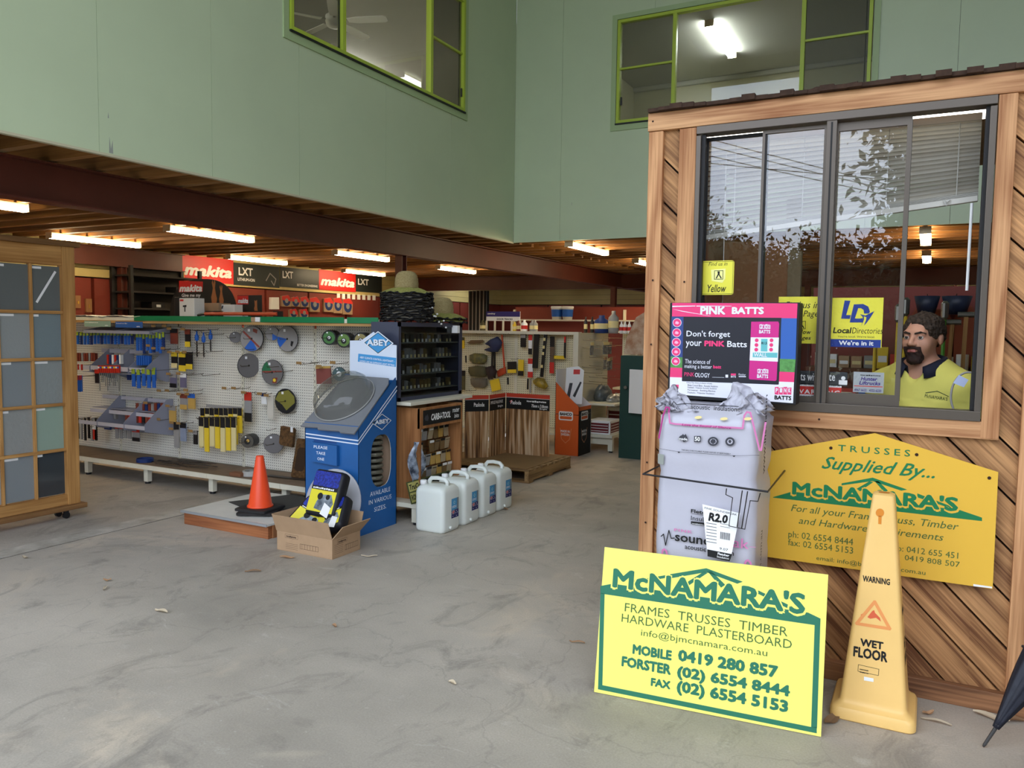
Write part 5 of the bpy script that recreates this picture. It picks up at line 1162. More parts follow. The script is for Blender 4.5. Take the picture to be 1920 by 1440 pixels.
# --- grey plastic merchandising racks
def rack_poly(name, x, pts, m=GREY, th=.004, parent=None):
    MB().prism(PL((x, 0, 0), (0, 1, 0), (0, 0, 1)), pts, -th/2, th/2).build(name, m, parent)
RX0, RX1 = -7.75, -6.73
RAILG = mat('rack_pale_rail', (186, 184, 192), .5)
rk = thing('plastic_rack', 'topmost grey plastic rack with green and blue header cards on the gondola', 'rack', (-7.2, 5.3, 1.4))
MB().add([(RX0, 5.16, 1.440), (RX1, 5.16, 1.440), (RX1, 5.40, 1.505), (RX0, 5.40, 1.505), (RX0, 5.16, 1.470), (RX1+.0, 5.16, 1.470)], [(0, 1, 2, 3), (0, 4, 5, 1)]).build('canopy', GREY, rk)
for x in (RX0, -7.25, RX1): rack_poly('side_plate', x, [(5.16, 1.47), (5.40, 1.51), (5.40, 1.37), (5.30, 1.42), (5.16, 1.437)], parent=rk)
hp2 = PY(5.155)
for a, b, m, s1, s2 in (((152, 165), (350, 212), mat('card_sage', (140, 168, 150), .5), 'Spade Bits', 'sutton'), ((385, 172), (590, 220), mat('card_blue', (46, 92, 160), .5), 'Screwdriver Bits', 'sutton')):
    x0, z1 = hp2.at(*c2(*a)); x1, z0 = hp2.at(*c2(*b)); o = MB().prism(hp2, rect(x0, z0, x1, z1), -.002, 0).build('header_card', m, rk)
    text(hp2, s1, x0+.015, z1-.022, (x1-x0)*.4, .011, PAPER, .0006, o) if s1[1] == 'c' else scribble(hp2, x0+.015, z1-.022, (x1-x0)*.5, .013, PAPER, .0006, o); text(hp2, s2, x1-.09, z0+.008, .05, .012, PAPER, .0006, o, bold=.02)
rk = thing('plastic_rack', 'middle grey plastic rack with angled side plates on the gondola', 'rack', (-7.2, 5.3, 1.1))
for x in (-7.62, -7.30, -7.02, -6.77): rack_poly('side_plate', x, [(5.13, 1.05), (5.13, 1.10), (5.36, 1.28), (5.41, 1.28), (5.41, .96), (5.38, .96)], parent=rk)
for y, z in ((5.36, 1.255), (5.145, 1.085)): MB().box(-7.75, -6.77, y-.004, y+.004, z-.022, z+.022).build('rail', RAILG, rk)
MB().box(-7.75, -6.77, 5.14, 5.40, 1.035, 1.04).build('tray', GREY, rk)
rk = thing('plastic_rack', 'lowest grey plastic rack with stepped trays on the gondola', 'rack', (-7.1, 5.3, .6))
for x in (-7.45, -7.03, -6.72): rack_poly('side_plate', x, [(5.08, .49), (5.08, .56), (5.34, .79), (5.41, .79), (5.41, .42), (5.30, .44)], parent=rk)
for y, z in ((5.36, .775), (5.22, .64), (5.09, .53)): MB().box(-7.75, -6.72, y-.004, y+.004, z-.025, z+.012).build('rail', RAILG, rk)
MB().box(-7.75, -6.72, 5.24, 5.40, .66, .665).box(-7.75, -6.72, 5.10, 5.25, .50, .505).build('tray', GREY, rk)

def row(name, label, cat, group, a, b, n, body, head=None, foot=None, d=.16, narrow=.8, conv=c2, jit=4, **k):
    (x0, y0), (x1, y1) = a, b
    for i in range(n):
        xa = x0+(x1-x0)*i/n; xb = x0+(x1-x0)*(i+1)/n; j = random.uniform(-jit, jit)
        bd_ = body[i % len(body)] if isinstance(body, (list, tuple)) else body
        hanger(name, label, cat, conv(xa, y0+j*.3), conv(xb, y1+j), bd_, head, foot, d, group=group, narrow=narrow, hook=(i % 2 == 0), **k)
row('spade_bit', 'small blue carded bit under the topmost grey rack', 'drill bit', 'blue bits under the topmost rack', (88, 250), (520, 342), 17, [BLU, BLUD, BLU], LIMEC, None, .20, .62)
row('spade_bit', 'long blue carded bit at the right end under the topmost grey rack', 'drill bit', 'long blue bits under the topmost rack', (535, 255), (755, 402), 9, [BLU, BLU, BLUD], LIMEC, None, .20, .68, jit=14)
row('bit_pack', 'small rust-coloured pack standing in the middle grey rack', 'pack', 'packs in the middle rack', (90, 408), (235, 455), 8, [BRN, CLR, BRN], None, None, .16, .7, hook_=0) if False else None
def trayrow(label, group, a, b, n, mats, d, nm='bit_pack'):
    (x0, y0), (x1, y1) = a, b
    for i in range(n):
        hanger(nm, label, 'pack', c2(x0+(x1-x0)*i/n, y0+random.uniform(-3, 3)), c2(x0+(x1-x0)*(i+1)/n, y1), mats[i % len(mats)], None, None, d, group=group, narrow=.78, hook=False, thick=.03)
trayrow('small rust-brown pack standing in the middle grey rack', 'rust packs in the middle rack', (90, 408), (235, 470), 8, [BRN, BRN, CLR], .20)
trayrow('small red and blue pack standing in the middle grey rack', 'red and blue packs in the middle rack', (318, 420), (428, 490), 6, [RDH, BLUD, PAPER], .20)
trayrow('small blue pack standing in the middle grey rack', 'blue packs in the middle rack', (540, 428), (640, 500), 6, [BLU], .20)
row('bit_pack', 'short red and white pack hanging at the left end of the middle grey rack', 'pack', 'short packs below the middle rack', (88, 492), (136, 535), 4, [PAPER, RDH], None, None, .29, .7)
row('auger_bit', 'blue-handled bit hanging at the left below the middle grey rack', 'drill bit', 'blue bits left below the middle rack', (84, 575), (135, 698), 4, BLU, RDH, None, .29, .6)
# long masonry bits: red head, thin steel shank
for i in range(11):
    xx = 268+i*14.5; x0, z1 = PP[.29].at(*c2(xx-5, 500)); x1, z0 = PP[.29].at(*c2(xx+5, 505+random.choice((120, 150, 185)))); xc = (x0+x1)/2; y = PGY-.29
    o = MB().cyl((xc, y, z0), (xc, y, z1-.06), .0045, n=8).build('masonry_bit', STEEL); tag(o, 'long thin masonry bit with red head below the middle grey rack', 'drill bit', 'red-headed masonry bits')
    MB().box(xc-.012, xc+.012, y-.01, y+.01, z1-.075, z1).build('head_sleeve', RDH, o); MB().box(xc-.013, xc+.013, y-.0105, y-.0095, z1-.03, z1-.012).build('sleeve_label', [PAPER, BLU, YEL][i % 3], o)
row('knife_pack', 'dark carded knife hanging beside the red-headed bits', 'pack', None, (228, 530), (266, 632), 1, BLK, RDH, None, .29, .9)
row('spade_bit', 'blue carded bit in the bunch below the right end of the middle rack', 'drill bit', 'blue bits below the middle rack', (465, 518), (692, 620), 6, [BLUD, BLU], LIMEC, None, .20, .7, jit=8)
row('spade_bit', 'long blue bit in front of the bunch below the middle rack', 'drill bit', 'long blue bits below the middle rack', (500, 528), (690, 664), 5, BLU, LIMEC, None, .29, .62, jit=10)
trayrow('small dark pack standing in the upper tray of the lowest grey rack', 'dark packs in the lowest rack', (300, 850), (390, 905), 4, [BLK, CLR], .16)
trayrow('small maroon pack standing in the upper tray at the right of the lowest rack', 'maroon packs in the lowest rack', (535, 785), (742, 842), 9, [BRN, CLR, BRN, BLUD], .13)
trayrow('red-topped clear pack standing in the lower tray of the lowest rack', 'red packs in the lowest rack', (455, 862), (655, 932), 8, [BRN, RDH, BLK], .20)
row('tool_pack', 'dark tool hanging at the left below the lowest grey rack', 'pack', 'dark tools below the lowest rack', (88, 890), (250, 1050), 6, [BLK, CLR, BLK], None, None, .16, .55, jit=18)
row('tool_pack', 'clear pack with red top hanging below the lowest grey rack', 'pack', 'clear packs below the lowest rack', (378, 945), (505, 1050), 4, CLR, RDH, None, .2, .72)
row('tool_pack', 'clear pack with dark insert at the right below the lowest rack', 'pack', None, (508, 972), (568, 1072), 1, CLR, RDH, BLK, .2, .9)
hanger('tool_pack', 'red narrow tool hanging below the lowest grey rack', 'pack', c2(212, 950), c2(242, 1058), RDH, PAPER, None, .16)
hanger('ticket_card', 'blue label plate hung under the lowest rack', 'card', c2(300, 950), c2(350, 985), BLUD, None, None, .2, hook=False)
# --- carded goods between the racks and the discs
S_ = [('dark red carded blade at the top beside the topmost rack', (795, 225), (850, 340), BRN, BLK, None), ('black and yellow carded tool at the top beside the auger bits', (905, 230), (945, 362), BLK, BRN, YEL),
      ('black and yellow carded tool in the second row beside the middle rack', (802, 400), (848, 520), BLK, YEL, IVO), ('wide black and yellow pack in the second row', (858, 398), (912, 545), BLK, YEL, YEL), ('rear black and yellow pack in the second row', (912, 400), (962, 530), BLK, None, YEL),
      ('purple-grey blister pack in the third row', (792, 562), (842, 668), PGR, CLR, BLK), ('purple and white blister pack in the third row', (868, 560), (915, 668), PGR, PAPER, None),
      ('gold brush pack below the brown tickets', (868, 712), (922, 832), CLR, BRN, GLD), ('blue-topped gold brush pack below the brown tickets', (928, 712), (982, 828), GLD, BLU, GLD),
      ('brown ticketed pack beside the lowest rack', (785, 800), (838, 935), GLD, CLR, None), ('dark narrow tool card low beside the yellow chisels', (968, 988), (998, 1095), BLK, CLR, None),
      ('black and silver saw card low in the pegboard', (822, 925), (862, 1120), CLR, BLK, None), ('pale blue clear pack low in the pegboard', (868, 930), (915, 1072), mat('blister_blue', (140, 150, 170), .25), BLK, None)]
for lb, a, b, bd_, h, f in S_: hanger('carded_tool', lb, 'pack', c2(*a), c2(*b), bd_, h, f, .13, ticket=True, narrow=.95)
for i, (x, y0, y1) in enumerate(((995, 240, 440), (1046, 252, 442), (1098, 230, 400))):
    x0, z1 = PP[.10].at(*c2(x, y0)); _, z0 = PP[.10].at(*c2(x, y1)); y = PGY-.1
    o = MB().lathe([(.002, 0), (.006, .02), (.006, z1-z0-.09)], (x0, y, z0), 8).build('auger_bit', mat('bit_dark_steel', (70, 62, 56), .4, m=.7)); tag(o, ('left', 'middle', 'right')[i]+' one of the three blue-handled auger bits', 'drill bit', 'blue auger bits')
    MB().lathe([(.006, z1-z0-.10), (.018, z1-z0-.09), (.020, z1-z0-.05), (.008, z1-z0-.03), (.006, z1-z0)], (x0, y, z0), 10).build('handle', BLU, o, True)
    tw = MB().tube([(x0+.008*math.cos(k*1.2), y+.008*math.sin(k*1.2), z0+.01+k*(z1-z0-.14)/24) for k in range(25)], .003, 4).build('flute', MATS['bit_dark_steel'], o); hook_at(x0, z1-.004, .13)
# yellow chisel packs
for rw, (y0, y1, d, n, x0, x1) in enumerate(((820, 1010, .13, 9, 1020, 1335), (885, 1120, .16, 9, 1010, 1300), (890, 1150, .20, 7, 1008, 1290))):
    for i in range(n):
        xa = x0+(x1-x0)*i/n; xb = x0+(x1-x0)*(i+1)/n; yb = y1-random.choice((0, 8, 25, 40))
        hanger('chisel_pack', 'black-topped yellow sleeve in the big bunch of chisel packs', 'pack', c2(xa, y0), c2(xb, yb), random.choice((IVO, YEL, IVO, YEL)), BLK, None, d, group='yellow chisel packs', headf=.30, narrow=.86, hook=(i % 3 == 0))
MB().box(PP[.10].at(*c2(1060, 795))[0], PP[.10].at(*c2(1325, 795))[0], PGY-.09, PGY-.085, PP[.10].at(*c2(1060, 815))[1], PP[.10].at(*c2(1060, 792))[1]).build('ticket_bar', CLR, gd)
for lb, a, b, bd_, h, f in (('clear tall pack with pink insert beside the yellow chisels', (1350, 700), (1408, 925), CLR, RDH, BLK), ('small white and blue blister left of the olive disc', (1478, 710), (1518, 792), PAPER, BLUD, None), ('blank white card left of the olive disc', (1525, 722), (1572, 900), mat('pale_card', (206, 200, 186), .5), None, None)):
    hanger('carded_tool', lb, 'pack', c2(*a), c2(*b), bd_, h, f, .10, ticket=True, narrow=.9)
# empty hooks
for x, y, L_, tk in ((1105, 338, .2, 0), (1190, 398, .2, 0), (1100, 240, .22, 0), (1200, 270, .22, 0), (1010, 410, .2, 0), (1060, 415, .2, 0), (1045, 568, .2, 0), (1170, 570, .22, 0), (1480, 380, .2, 0), (1715, 545, .22, 0), (1640, 510, .2, 0), (1040, 688, .2, 1), (840, 690, .2, 1), (900, 690, .2, 1), (1325, 672, .2, 1), (1395, 672, .2, 1),
                      (800, 215, .2, 1), (880, 215, .2, 1), (760, 360, .2, 1), (800, 380, .2, 1), (870, 380, .2, 1), (790, 540, .2, 1), (740, 780, .2, 1), (835, 900, .2, 1), (930, 970, .2, 1), (1520, 710, .15, 0), (1500, 1090, .12, 0), (1740, 855, .2, 0), (1590, 980, .12, 0), (1850, 490, .15, 1), (1910, 485, .2, 0)):
    a, z = PP[.002].at(*c2(x, y)); hook_at(a, z, L_, bool(tk))
# --- abrasive discs
def disc(label, cx, cy, r_px, face, d=.06, nrm=(.15, -1, 0), prints=(), th=.006, conv=c2, rim=None, cat='disc', name='cutting_disc', holem=BLK):
    pl0 = PY(PGY-d); x, z = pl0.at(*conv(cx, cy)); xe, ze = pl0.at(*conv(cx, cy-r_px)); r = ze-z
    n_ = V(nrm).normalized(); u = V((0, 0, 1)).cross(n_).normalized(); pl = PL((x, PGY-d, z), u, n_.cross(u))
    o = MB().m(rim or BLK).lathe([(r*.99, -th), (r, -th*.8), (r, -th*.15), (r*.985, 0)], pl.o, 36, pl.n); o = o.build(name, None); tag(o, label, cat)
    MB().m(face).face(pl, circ(0, 0, r*.97, 36), .0008).build('paper_face', None, o)
    for k, (poly, m) in enumerate(prints): MB().m(m).face(pl, [(a*r, b*r) for a, b in poly], .0012+.0003*k).build('printed_patch', None, o)
    MB().m(holem).face(pl, circ(0, 0, r*.08, 12), .0024).build('arbor_hole', None, o); MB().m(PAPER).face(pl, rect(-.35*r, .55*r, -.15*r, .75*r), .0026).build('price_sticker', None, o)
    hook_at(x, z-.004, d+.1); return o
DGY = mat('disc_grey', (150, 146, 142), .6, var=.08, vs=8); DGD = mat('disc_dark_grey', (112, 108, 106), .6); OLV = mat('disc_olive', (128, 122, 48), .6); MRN = mat('disc_maroon', (140, 62, 50), .5)
def sector(a0, a1, r=.95, n=8): return [(0, 0)]+[(r*math.cos(math.radians(a0+(a1-a0)*i/n)), r*math.sin(math.radians(a0+(a1-a0)*i/n))) for i in range(n+1)]
disc('large grey cutting disc with red stripe and blue sector, top row', 1408, 300, 97, DGY, .09, (.25, -1, .05), ((sector(230, 300), BLU), ([(-.8, .5), (-.7, .62), (.72, -.6), (.62, -.7)], MRN), ([(.1, .8), (.5, .7), (.45, .4), (.1, .55)], BRN)), .012)
disc('grey cutting disc with blue sector at the right of the top row', 1675, 302, 97, DGY, .05, (.1, -1, 0), ((sector(170, 225), BLU), ([(.35, -.15), (.6, -.2), (.45, -.6), (.3, -.5)], BLK)))
disc('small grey disc between the two large ones in the top row', 1562, 262, 52, DGY, .05, (.6, -1, 0), ((sector(270, 330), BLU),), .03)
disc('small grey disc turned edge-on at the left of the top row', 1285, 290, 42, DGD, .08, (1, -.9, 0), (), .02)
disc('grey disc hanging edge-on below the top row', 1386, 502, 92, DGD, .10, (1, -.22, 0), (), .008)
disc('dark grey cutting disc with red stripe and green sector in the middle', 1562, 552, 95, DGD, .06, (.15, -1, 0), ((sector(120, 175), mat('disc_green', (40, 110, 70), .5)), ([(-.9, -.05), (-.9, .08), (.9, .14), (.9, .02)], MRN), ([(.05, -.45), (.5, -.4), (.4, -.85), (.0, -.85)], BRN), (circ(.2, -.62, .14, 10), YEL)))
disc('olive and black cutting disc below the middle one', 1660, 768, 93, BLK, .06, (.15, -1, 0), (([(-.6, .7), (.3, .9), (.85, .4), (.9, -.1), (.1, -.75), (-.3, -.3), (-.95, .1)], OLV),))
disc('thick black grinding wheel low on the pegboard', 1375, 1070, 50, mat('wheel_face', (86, 80, 70), .6), .14, (.35, -1, 0), ((circ(0, 0, .5, 14), BLK), (circ(.1, .1, .25, 10), GLD)), .11)
disc('plain grey grinding disc low on the pegboard', 1572, 1088, 73, DGD, .10, (.7, -1, 0), (), .01)
for lb, cx, cy, c_ in (('green-faced black spool disc at the left of the upper right three', 1188, 772, (70, 120, 60)), ('green-faced black spool disc in the middle of the upper right three', 1298, 792, (98, 130, 60)), ('tan-faced black spool disc at the right of the upper right three', 1425, 790, (150, 136, 84))):
    disc(lb, cx, cy, 57, BLK, .16, (.35, -1, 0), ((circ(0, 0, .82, 16), mat('spool_%d' % c_[0], c_, .5)), (circ(0, -.1, .38, 12), BLK), (circ(0, 0, .2, 10), PAPER)), .12, c3)
hanger('carded_tool', 'maroon carded sander pack beside the clear dome', 'pack', c3(1088, 985), c3(1196, 1122), GLD, None, None, .13, conv if False else None, tilt=.08, ticket=True) if False else hanger('carded_tool', 'maroon carded sander pack beside the clear dome', 'pack', c3(1088, 985), c3(1196, 1122), mat('pack_maroon', (132, 70, 62), .5), GLD, None, .13, tilt=.06, ticket=True, headf=.12)
disc('dark eight-sided disc partly behind the clear dome', 1262, 1045, 52, mat('spool_teal', (70, 92, 92), .5), .13, (.3, -1, 0), ((circ(0, 0, .4, 8), PAPER),), .02, c3)
hook_at(PP[.002].at(*c3(1170, 955))[0], PP[.002].at(*c3(1170, 955))[1], .2); hook_at(PP[.002].at(*c3(1330, 965))[0], PP[.002].at(*c3(1330, 965))[1], .2, True)
# scouring pads
PAD = mat('coir_pad', (112, 80, 44), .95, c2=(70, 48, 26), vs=40, bump=1.0, bs=70)
def pad(label, a, b, d, tilt):
    pl = PY(PGY-d); x0, z1 = pl.at(*c2(*a)); x1, z0 = pl.at(*c2(*b)); m_ = MB(); ca, sa = math.cos(tilt), math.sin(tilt); xc, zc = (x0+x1)/2, (z0+z1)/2
    pts = [(xc+(x-xc)*ca-(z-zc)*sa, zc+(x-xc)*sa+(z-zc)*ca) for x, z in rrect(x0, z0, x1, z1, .015, 3)]
    pts = [(x+random.uniform(-.004, .004), z+random.uniform(-.004, .004)) for x, z in pts]
    o = m_.prism(pl, pts, -.03, 0).build('scouring_pad', PAD); tag(o, label, 'pad'); return o
o = pad('brown fibre pad hanging low beside the grey grinding disc', (1618, 958), (1718, 1112), .10, -.12); xx, zz = PP[.10].at(*c2(1662, 1030)); MB().m(PAPER).face(PP[.10], rect(xx+.06, zz+.04, xx+.09, zz+.09), .002).build('price_sticker', None, o)
pl_ = PY(5.30); x0, z1 = pl_.at(*c2(1722, 1115)); x1, z0 = pl_.at(*c2(1800, 1312)); o = MB().prism(PL((x0, 5.26, .194), (1, 0, 0), (0, .10, .40)), rrect(0, 0, .17, .35, .02, 3), -.03, 0).build('scouring_pad', PAD); tag(o, 'brown fibre pad standing on the base shelf beside the blue stand', 'pad')
MB().m(mat('pad_hollow', (56, 40, 26), .95)).face(PL((x0, 5.26, .194), (1, 0, 0), (0, .10, .40)), rrect(.03, .06, .14, .27, .03, 4), .002).build('hollow', None, o)
# --- odds on the base shelf
sp_ = PZ(.192)
x, y = sp_.at(*c2(608, 1225)); t = MB(); [t.lathe([(.075, .0+i*.009), (.082, .004+i*.009), (.075, .009+i*.009)], (x, y, .194), 24, cap=False) for i in range(4)]; t = t.m(BLUD).build('cable_coil', BLUD, None, True); tag(t, 'flat coil of dark blue cable on the base shelf', 'cable coil')
STK = mat('dark_blade_steel', (62, 54, 48), .5, m=.4)
for i in range(26):
    px, py = c2(random.uniform(690, 1070), random.uniform(1222, 1275)); x, y = sp_.at(px, py); an = random.uniform(-.5, .5); L_ = random.uniform(.10, .2)
    o = MB().obox((x, min(max(y, 5.03), 5.36), .197+i*.0012), (L_*math.cos(an), L_*math.sin(an)*.6, 0), (-.006*math.sin(an), .006*math.cos(an), 0), (0, 0, .0015)).build('loose_blade', STK); tag(o, 'thin dark steel blade in the loose pile on the base shelf', 'blade', 'loose blades on the base shelf')
x, y = sp_.at(*c2(1300, 1330)); t = MB().box(x-.07, x+.07, y-.03, y+.04, .193, .225).build('sanding_block', mat('block_brown', (126, 84, 58), .8), None, bev=.003); tag(t, 'small brown block on the base shelf beside the tape roll', 'block')
x, y = sp_.at(*c2(1395, 1328)); t = MB(); t.lathe([(.045, 0), (.065, 0), (.065, .045), (.045, .045)], (x, y, .194), 22, cap=False); t = t.build('tape_roll', mat('clear_tape', (186, 184, 178), .2), None); tag(t, 'clear tape roll on the base shelf behind the traffic cone', 'tape')
t = MB().box(-5.55, -5.50, 5.15, 5.35, .193, .198).obox((-4.95, 5.2, .2), (.25, .02, 0), (0, .03, 0), (0, 0, .002)).build('flat_strap', STK); tag(t, 'flat dark metal strap lying on the base shelf near the traffic cone', 'metal strap')

# --- things standing on the top board
TZ = 1.573
def tb(px, py, y=5.3): return PY(y).at(px, py)
def carton(name, label, px0, px1, y, dep, m, cat='box', group=None, base=TZ):
    pl = PY(y); x0, z1 = pl.at(*px0); x1, _ = pl.at(*px1); o = MB().box(x0, x1, y, y+dep, base, z1).build(name, m, None, bev=.003); tag(o, label, cat, group); return o, pl, x0, x1, z1
TOOLW = mat('tool_box_white', (222, 216, 204), .5)
o, pl, x0, x1, z1 = carton('tool_carton', 'white tool carton with red corner in front of the dark oval banner', (336, 559), (364, 559), 5.22, .12, TOOLW); MB().m(RED).face(pl, rect(x0+.01, z1-.03, x0+.06, z1-.012), .001).build('brand_patch', None, o)
MB().m(BLK).face(pl, [(x0+.05, z1-.07), (x0+.10, z1-.065), (x0+.10, z1-.085), (x0+.085, z1-.085), (x0+.085, z1-.13), (x0+.07, z1-.13), (x0+.07, z1-.085), (x0+.05, z1-.085)], .001).build('tool_picture', None, o)
o, pl, x0, x1, z1 = carton('tool_carton', 'black tool carton at the left of the white one', (327, 557), (336, 557), 5.3, .12, BLK)
o, pl, x0, x1, z1 = carton('tool_carton', 'plain brown carton behind the white tool carton', (380, 568), (410, 568), 5.5, .15, CARDB); o, pl, x0, x1, z1 = carton('tool_carton', 'small pale carton with grey stripe beside the brown carton', (415, 571), (440, 571), 5.45, .1, TOOLW)
MB().m(DKG).face(pl, [(x0+.01, z1-.01), (x0+.03, z1-.01), (x0+.02, z1-.04), (x0, z1-.04)], .001).build('stripe', None, o)
t = thing('bar_clamp', 'long orange bar clamp lying on the gondola top board', 'clamp', (-5.6, 5.25, TZ)); xa, za = tb(385, 586, 5.2); xb, zb_ = tb(520, 584, 5.2)
MB().cyl((xa, 5.2, 1.645), (xb, 5.2, 1.645), .016, n=12).build('bar', mat('clamp_orange', (188, 74, 40), .4), t)
for x in (xa+.03, xb-.02, xa+.14): MB().box(x-.03, x+.03, 5.17+.03, 5.26, 1.60, 1.67).cyl((x, 5.2+.03, TZ), (x, 5.23, 1.61), .02, n=10).build('jaw', BLK, t)
MB().tube([(xa-.12, 5.22, 1.63), (xa-.03, 5.2, 1.64), (xa+.03, 5.2, 1.645)], .012, 8).build('grip', BLK, t)
for i in range(3): o = MB().cyl((-6.35+i*.16, 5.32, TZ+.014), (-6.22+i*.16, 5.36, TZ+.014), .013, n=9).build('saw_arbor', BLK); tag(o, 'small dark fitting lying on the top board near the white carton', 'fitting', 'small dark fittings on the top board')
# ================================================================== end of the gondola
CABG = mat('cabinet_navy_grey', (58, 62, 80), .4); CABIN = mat('cabinet_inside', (150, 142, 128), .6)
t = thing('bit_cabinet', 'glass-fronted grey cabinet full of router bits under the straw hats', 'cabinet', (-3.83, 5.52, .955))
cx0, cx1, cy0, cy1, cz0, cz1 = -3.96, -3.70, 5.07, 6.02, .957, 1.585
MB().box(cx0, cx1, cy0, cy0+.02, cz0, cz1).build('side_panel', CABG, t); MB().box(cx0, cx1, cy1-.02, cy1, cz0, cz1).build('side_panel', CABG, t)
MB().box(cx0, cx1, cy0+.02, cy1-.02, cz0, cz0+.03).box(cx0, cx1, cy0+.02, cy1-.02, cz1-.02, cz1).box(cx0, cx0+.012, cy0+.02, cy1-.02, cz0, cz1).build('carcass', CABIN, t)
for y0, y1 in ((cy0, cy0+.03), (cy1-.05, cy1)): MB().box(cx1, cx1+.012, y0, y1, cz0, cz1).build('door_frame', CABG, t)
for a, b in ((cz1-.035, cz1), (cz0, cz0+.03)): MB().box(cx1, cx1+.012, cy0, cy1, a, b).build('door_frame', CABG, t)
SHG = glass('cabinet_glass', 1.35, (225, 228, 228)); MB().box(cx1+.004, cx1+.008, cy0+.03, cy1-.05, cz0+.03, cz1-.035).build('door_pane', SHG, t)
for k in range(4):
    z = 1.03+k*.128; MB().box(cx0+.012, cx1-.01, cy0+.02, cy1-.02, z, z+.008).build('shelf', mat('shelf_grey_glass', (120, 124, 120), .3), t)
    for i in range(16):
        if random.random() < .15: continue
        y = cy0+.06+i*.054; h = random.uniform(.055, .085)
        o = MB().box(-3.80, -3.765, y-.014, y+.014, z+.0085, z+.0085+h).build('bit_tube', random.choice((CLR, mat('tube_amber', (120, 100, 60), .3), mat('tube_smoke', (82, 78, 72), .3)))); tag(o, 'small router bit tube on a shelf of the glass cabinet', 'tube', 'router bit tubes in the cabinet')
        MB().box(-3.764, -3.762, y-.012, y+.012, z+.010, z+.036).build('price_label', random.choice((PAPER, IVO)), o)
t = MB().box(-4.02, -3.575, 5.075, 6.02, .928, .956).build('end_shelf', CREAM, None, bev=.003); tag(t, 'cream shelf board carrying the glass cabinet at the gondola end', 'shelf'); MB().box(-3.96, -3.94, 5.1, 6.0, .03, .928).build('back_panel', PEG, t)
CARW = wood('carb_cabinet_oak', (134, 86, 48), (184, 128, 80), 7, along=2, rnd=.03)
t = thing('router_bit_rack', 'oak router bit rack headed CARB-I-TOOL under the glass cabinet', 'display rack', (-3.7, 5.46, .16))
kx0, kx1, ky0, ky1, kz0, kz1 = -3.90, -3.54, 5.15, 5.785, .172, .905
for y in (ky0, ky1-.022): MB().box(kx0, kx1, y, y+.022, kz0, kz1).build('side_panel', CARW, t)
MB().box(kx0, kx0+.01, ky0+.022, ky1-.022, kz0, kz1).build('back_panel', mat('rack_back', (176, 140, 98), .7), t); MB().box(kx0+.01, kx1-.02, ky0+.022, ky1-.022, kz0, kz0+.03).build('floor_board', CARW, t)
MB().box(kx1-.025, kx1+.002, ky0, ky1, .74, kz1).build('head_board', CARW, t, bev=.003)
cpx = PX(kx1+.003); MB().prism(cpx, rect(ky0+.04, .765, ky1-.03, .885), 0, .004).build('name_board', INK, t)
text(cpx, 'CARB-I-TOOL', ky0+.15, .795, .29, .055, PAPER, .005, t, bold=.04, shear=.25); text(cpx, 'router', ky0+.47, .832, .11, .035, PAPER, .005, t, bold=.02, shear=.2); text(cpx, 'bits', ky0+.50, .785, .075, .035, PAPER, .005, t, bold=.02, shear=.2)
print_on('map_mark', cpx, [[(ky0+.055, .82), (ky0+.07, .845), (ky0+.085, .84), (ky0+.095, .855), (ky0+.105, .84), (ky0+.115, .82), (ky0+.105, .795), (ky0+.09, .80), (ky0+.07, .80)]], DKG, .005, t)
for r_ in range(5):
    for i in range(7):
        if random.random() < .12: continue
        y = ky0+.075+i*.08+random.uniform(-.006, .006); z1 = .715-r_*.105
        hanger_y = y; o = MB().obox((kx0+.25+.012*r_, y, z1-.05), (0, .032, 0), (.004, 0, 0), (.01*random.uniform(-1, 1), 0, .048)).build('router_bit_card', random.choice((mat('bit_bag', (176, 160, 128), .3), GLD, CLR, mat('bit_bag_dark', (120, 96, 62), .3)))); tag(o, 'bagged router bit hanging in the oak rack', 'pack', 'bagged router bits in the oak rack')
        MB().box(kx0+.256+.012*r_, kx0+.26+.012*r_, y-.03, y+.03, z1-.022, z1-.002).build('header_card', random.choice((BLK, INK, PAPER)), o)
        if i % 2 == 0: hook_at(y, z1, .26, False, t, kx0+.01, HOOKM, 'x')
sgn = PL((-3.49, 4.99, .135), (-.0, 1, 0), (-.18, 0, .6))
o = MB().prism(sgn, rect(0, .04, .62, .215), -.006, 0).build('cutter_sign', mat('sign_olive', (74, 82, 40), .6)); tag(o, 'olive and black sign reading TruCut leaning at the foot of the oak rack', 'sign')
print_on('panel', sgn, [rect(.01, .05, .2, .125), rect(.01, .135, .2, .205)], mat('sign_khaki', (196, 188, 110), .6), .0008, o); text(sgn, 'TruCut', .018, .148, .17, .042, INK, .0014, o, bold=.03, shear=.2); text(sgn, 'ROUTER', .018, .065, .15, .045, INK, .0014, o, bold=.03)
print_on('panel', sgn, [rect(.21, .05, .61, .205)], INK, .0008, o); print_on('bit_marks', sgn, [[(.25+i*.07, .10), (.262+i*.07, .12), (.258+i*.07, .12), (.258+i*.07, .15), (.242+i*.07, .15), (.242+i*.07, .12), (.238+i*.07, .12)] for i in range(5)], PAPER, .0014, o)
ps = MB(); rows = []
for j in range(9): rows.append([(-3.62+.10*math.sin(i*.5)*.3+.015*math.sin(i*1.3+j), 5.10+i*.025+.01*math.sin(j), .22+j*.05+.012*math.sin(i*1.7+j*.8)) for i in range(3+min(j, 8-j), 3+min(j, 8-j)+1)] if False else [(-3.56+.02*math.sin(i*1.3+j*.9), 5.14+.026*(i-4)*(.35+.65*math.sin(math.pi*(j+.3)/8.6)), .27+j*.046) for i in range(9)])
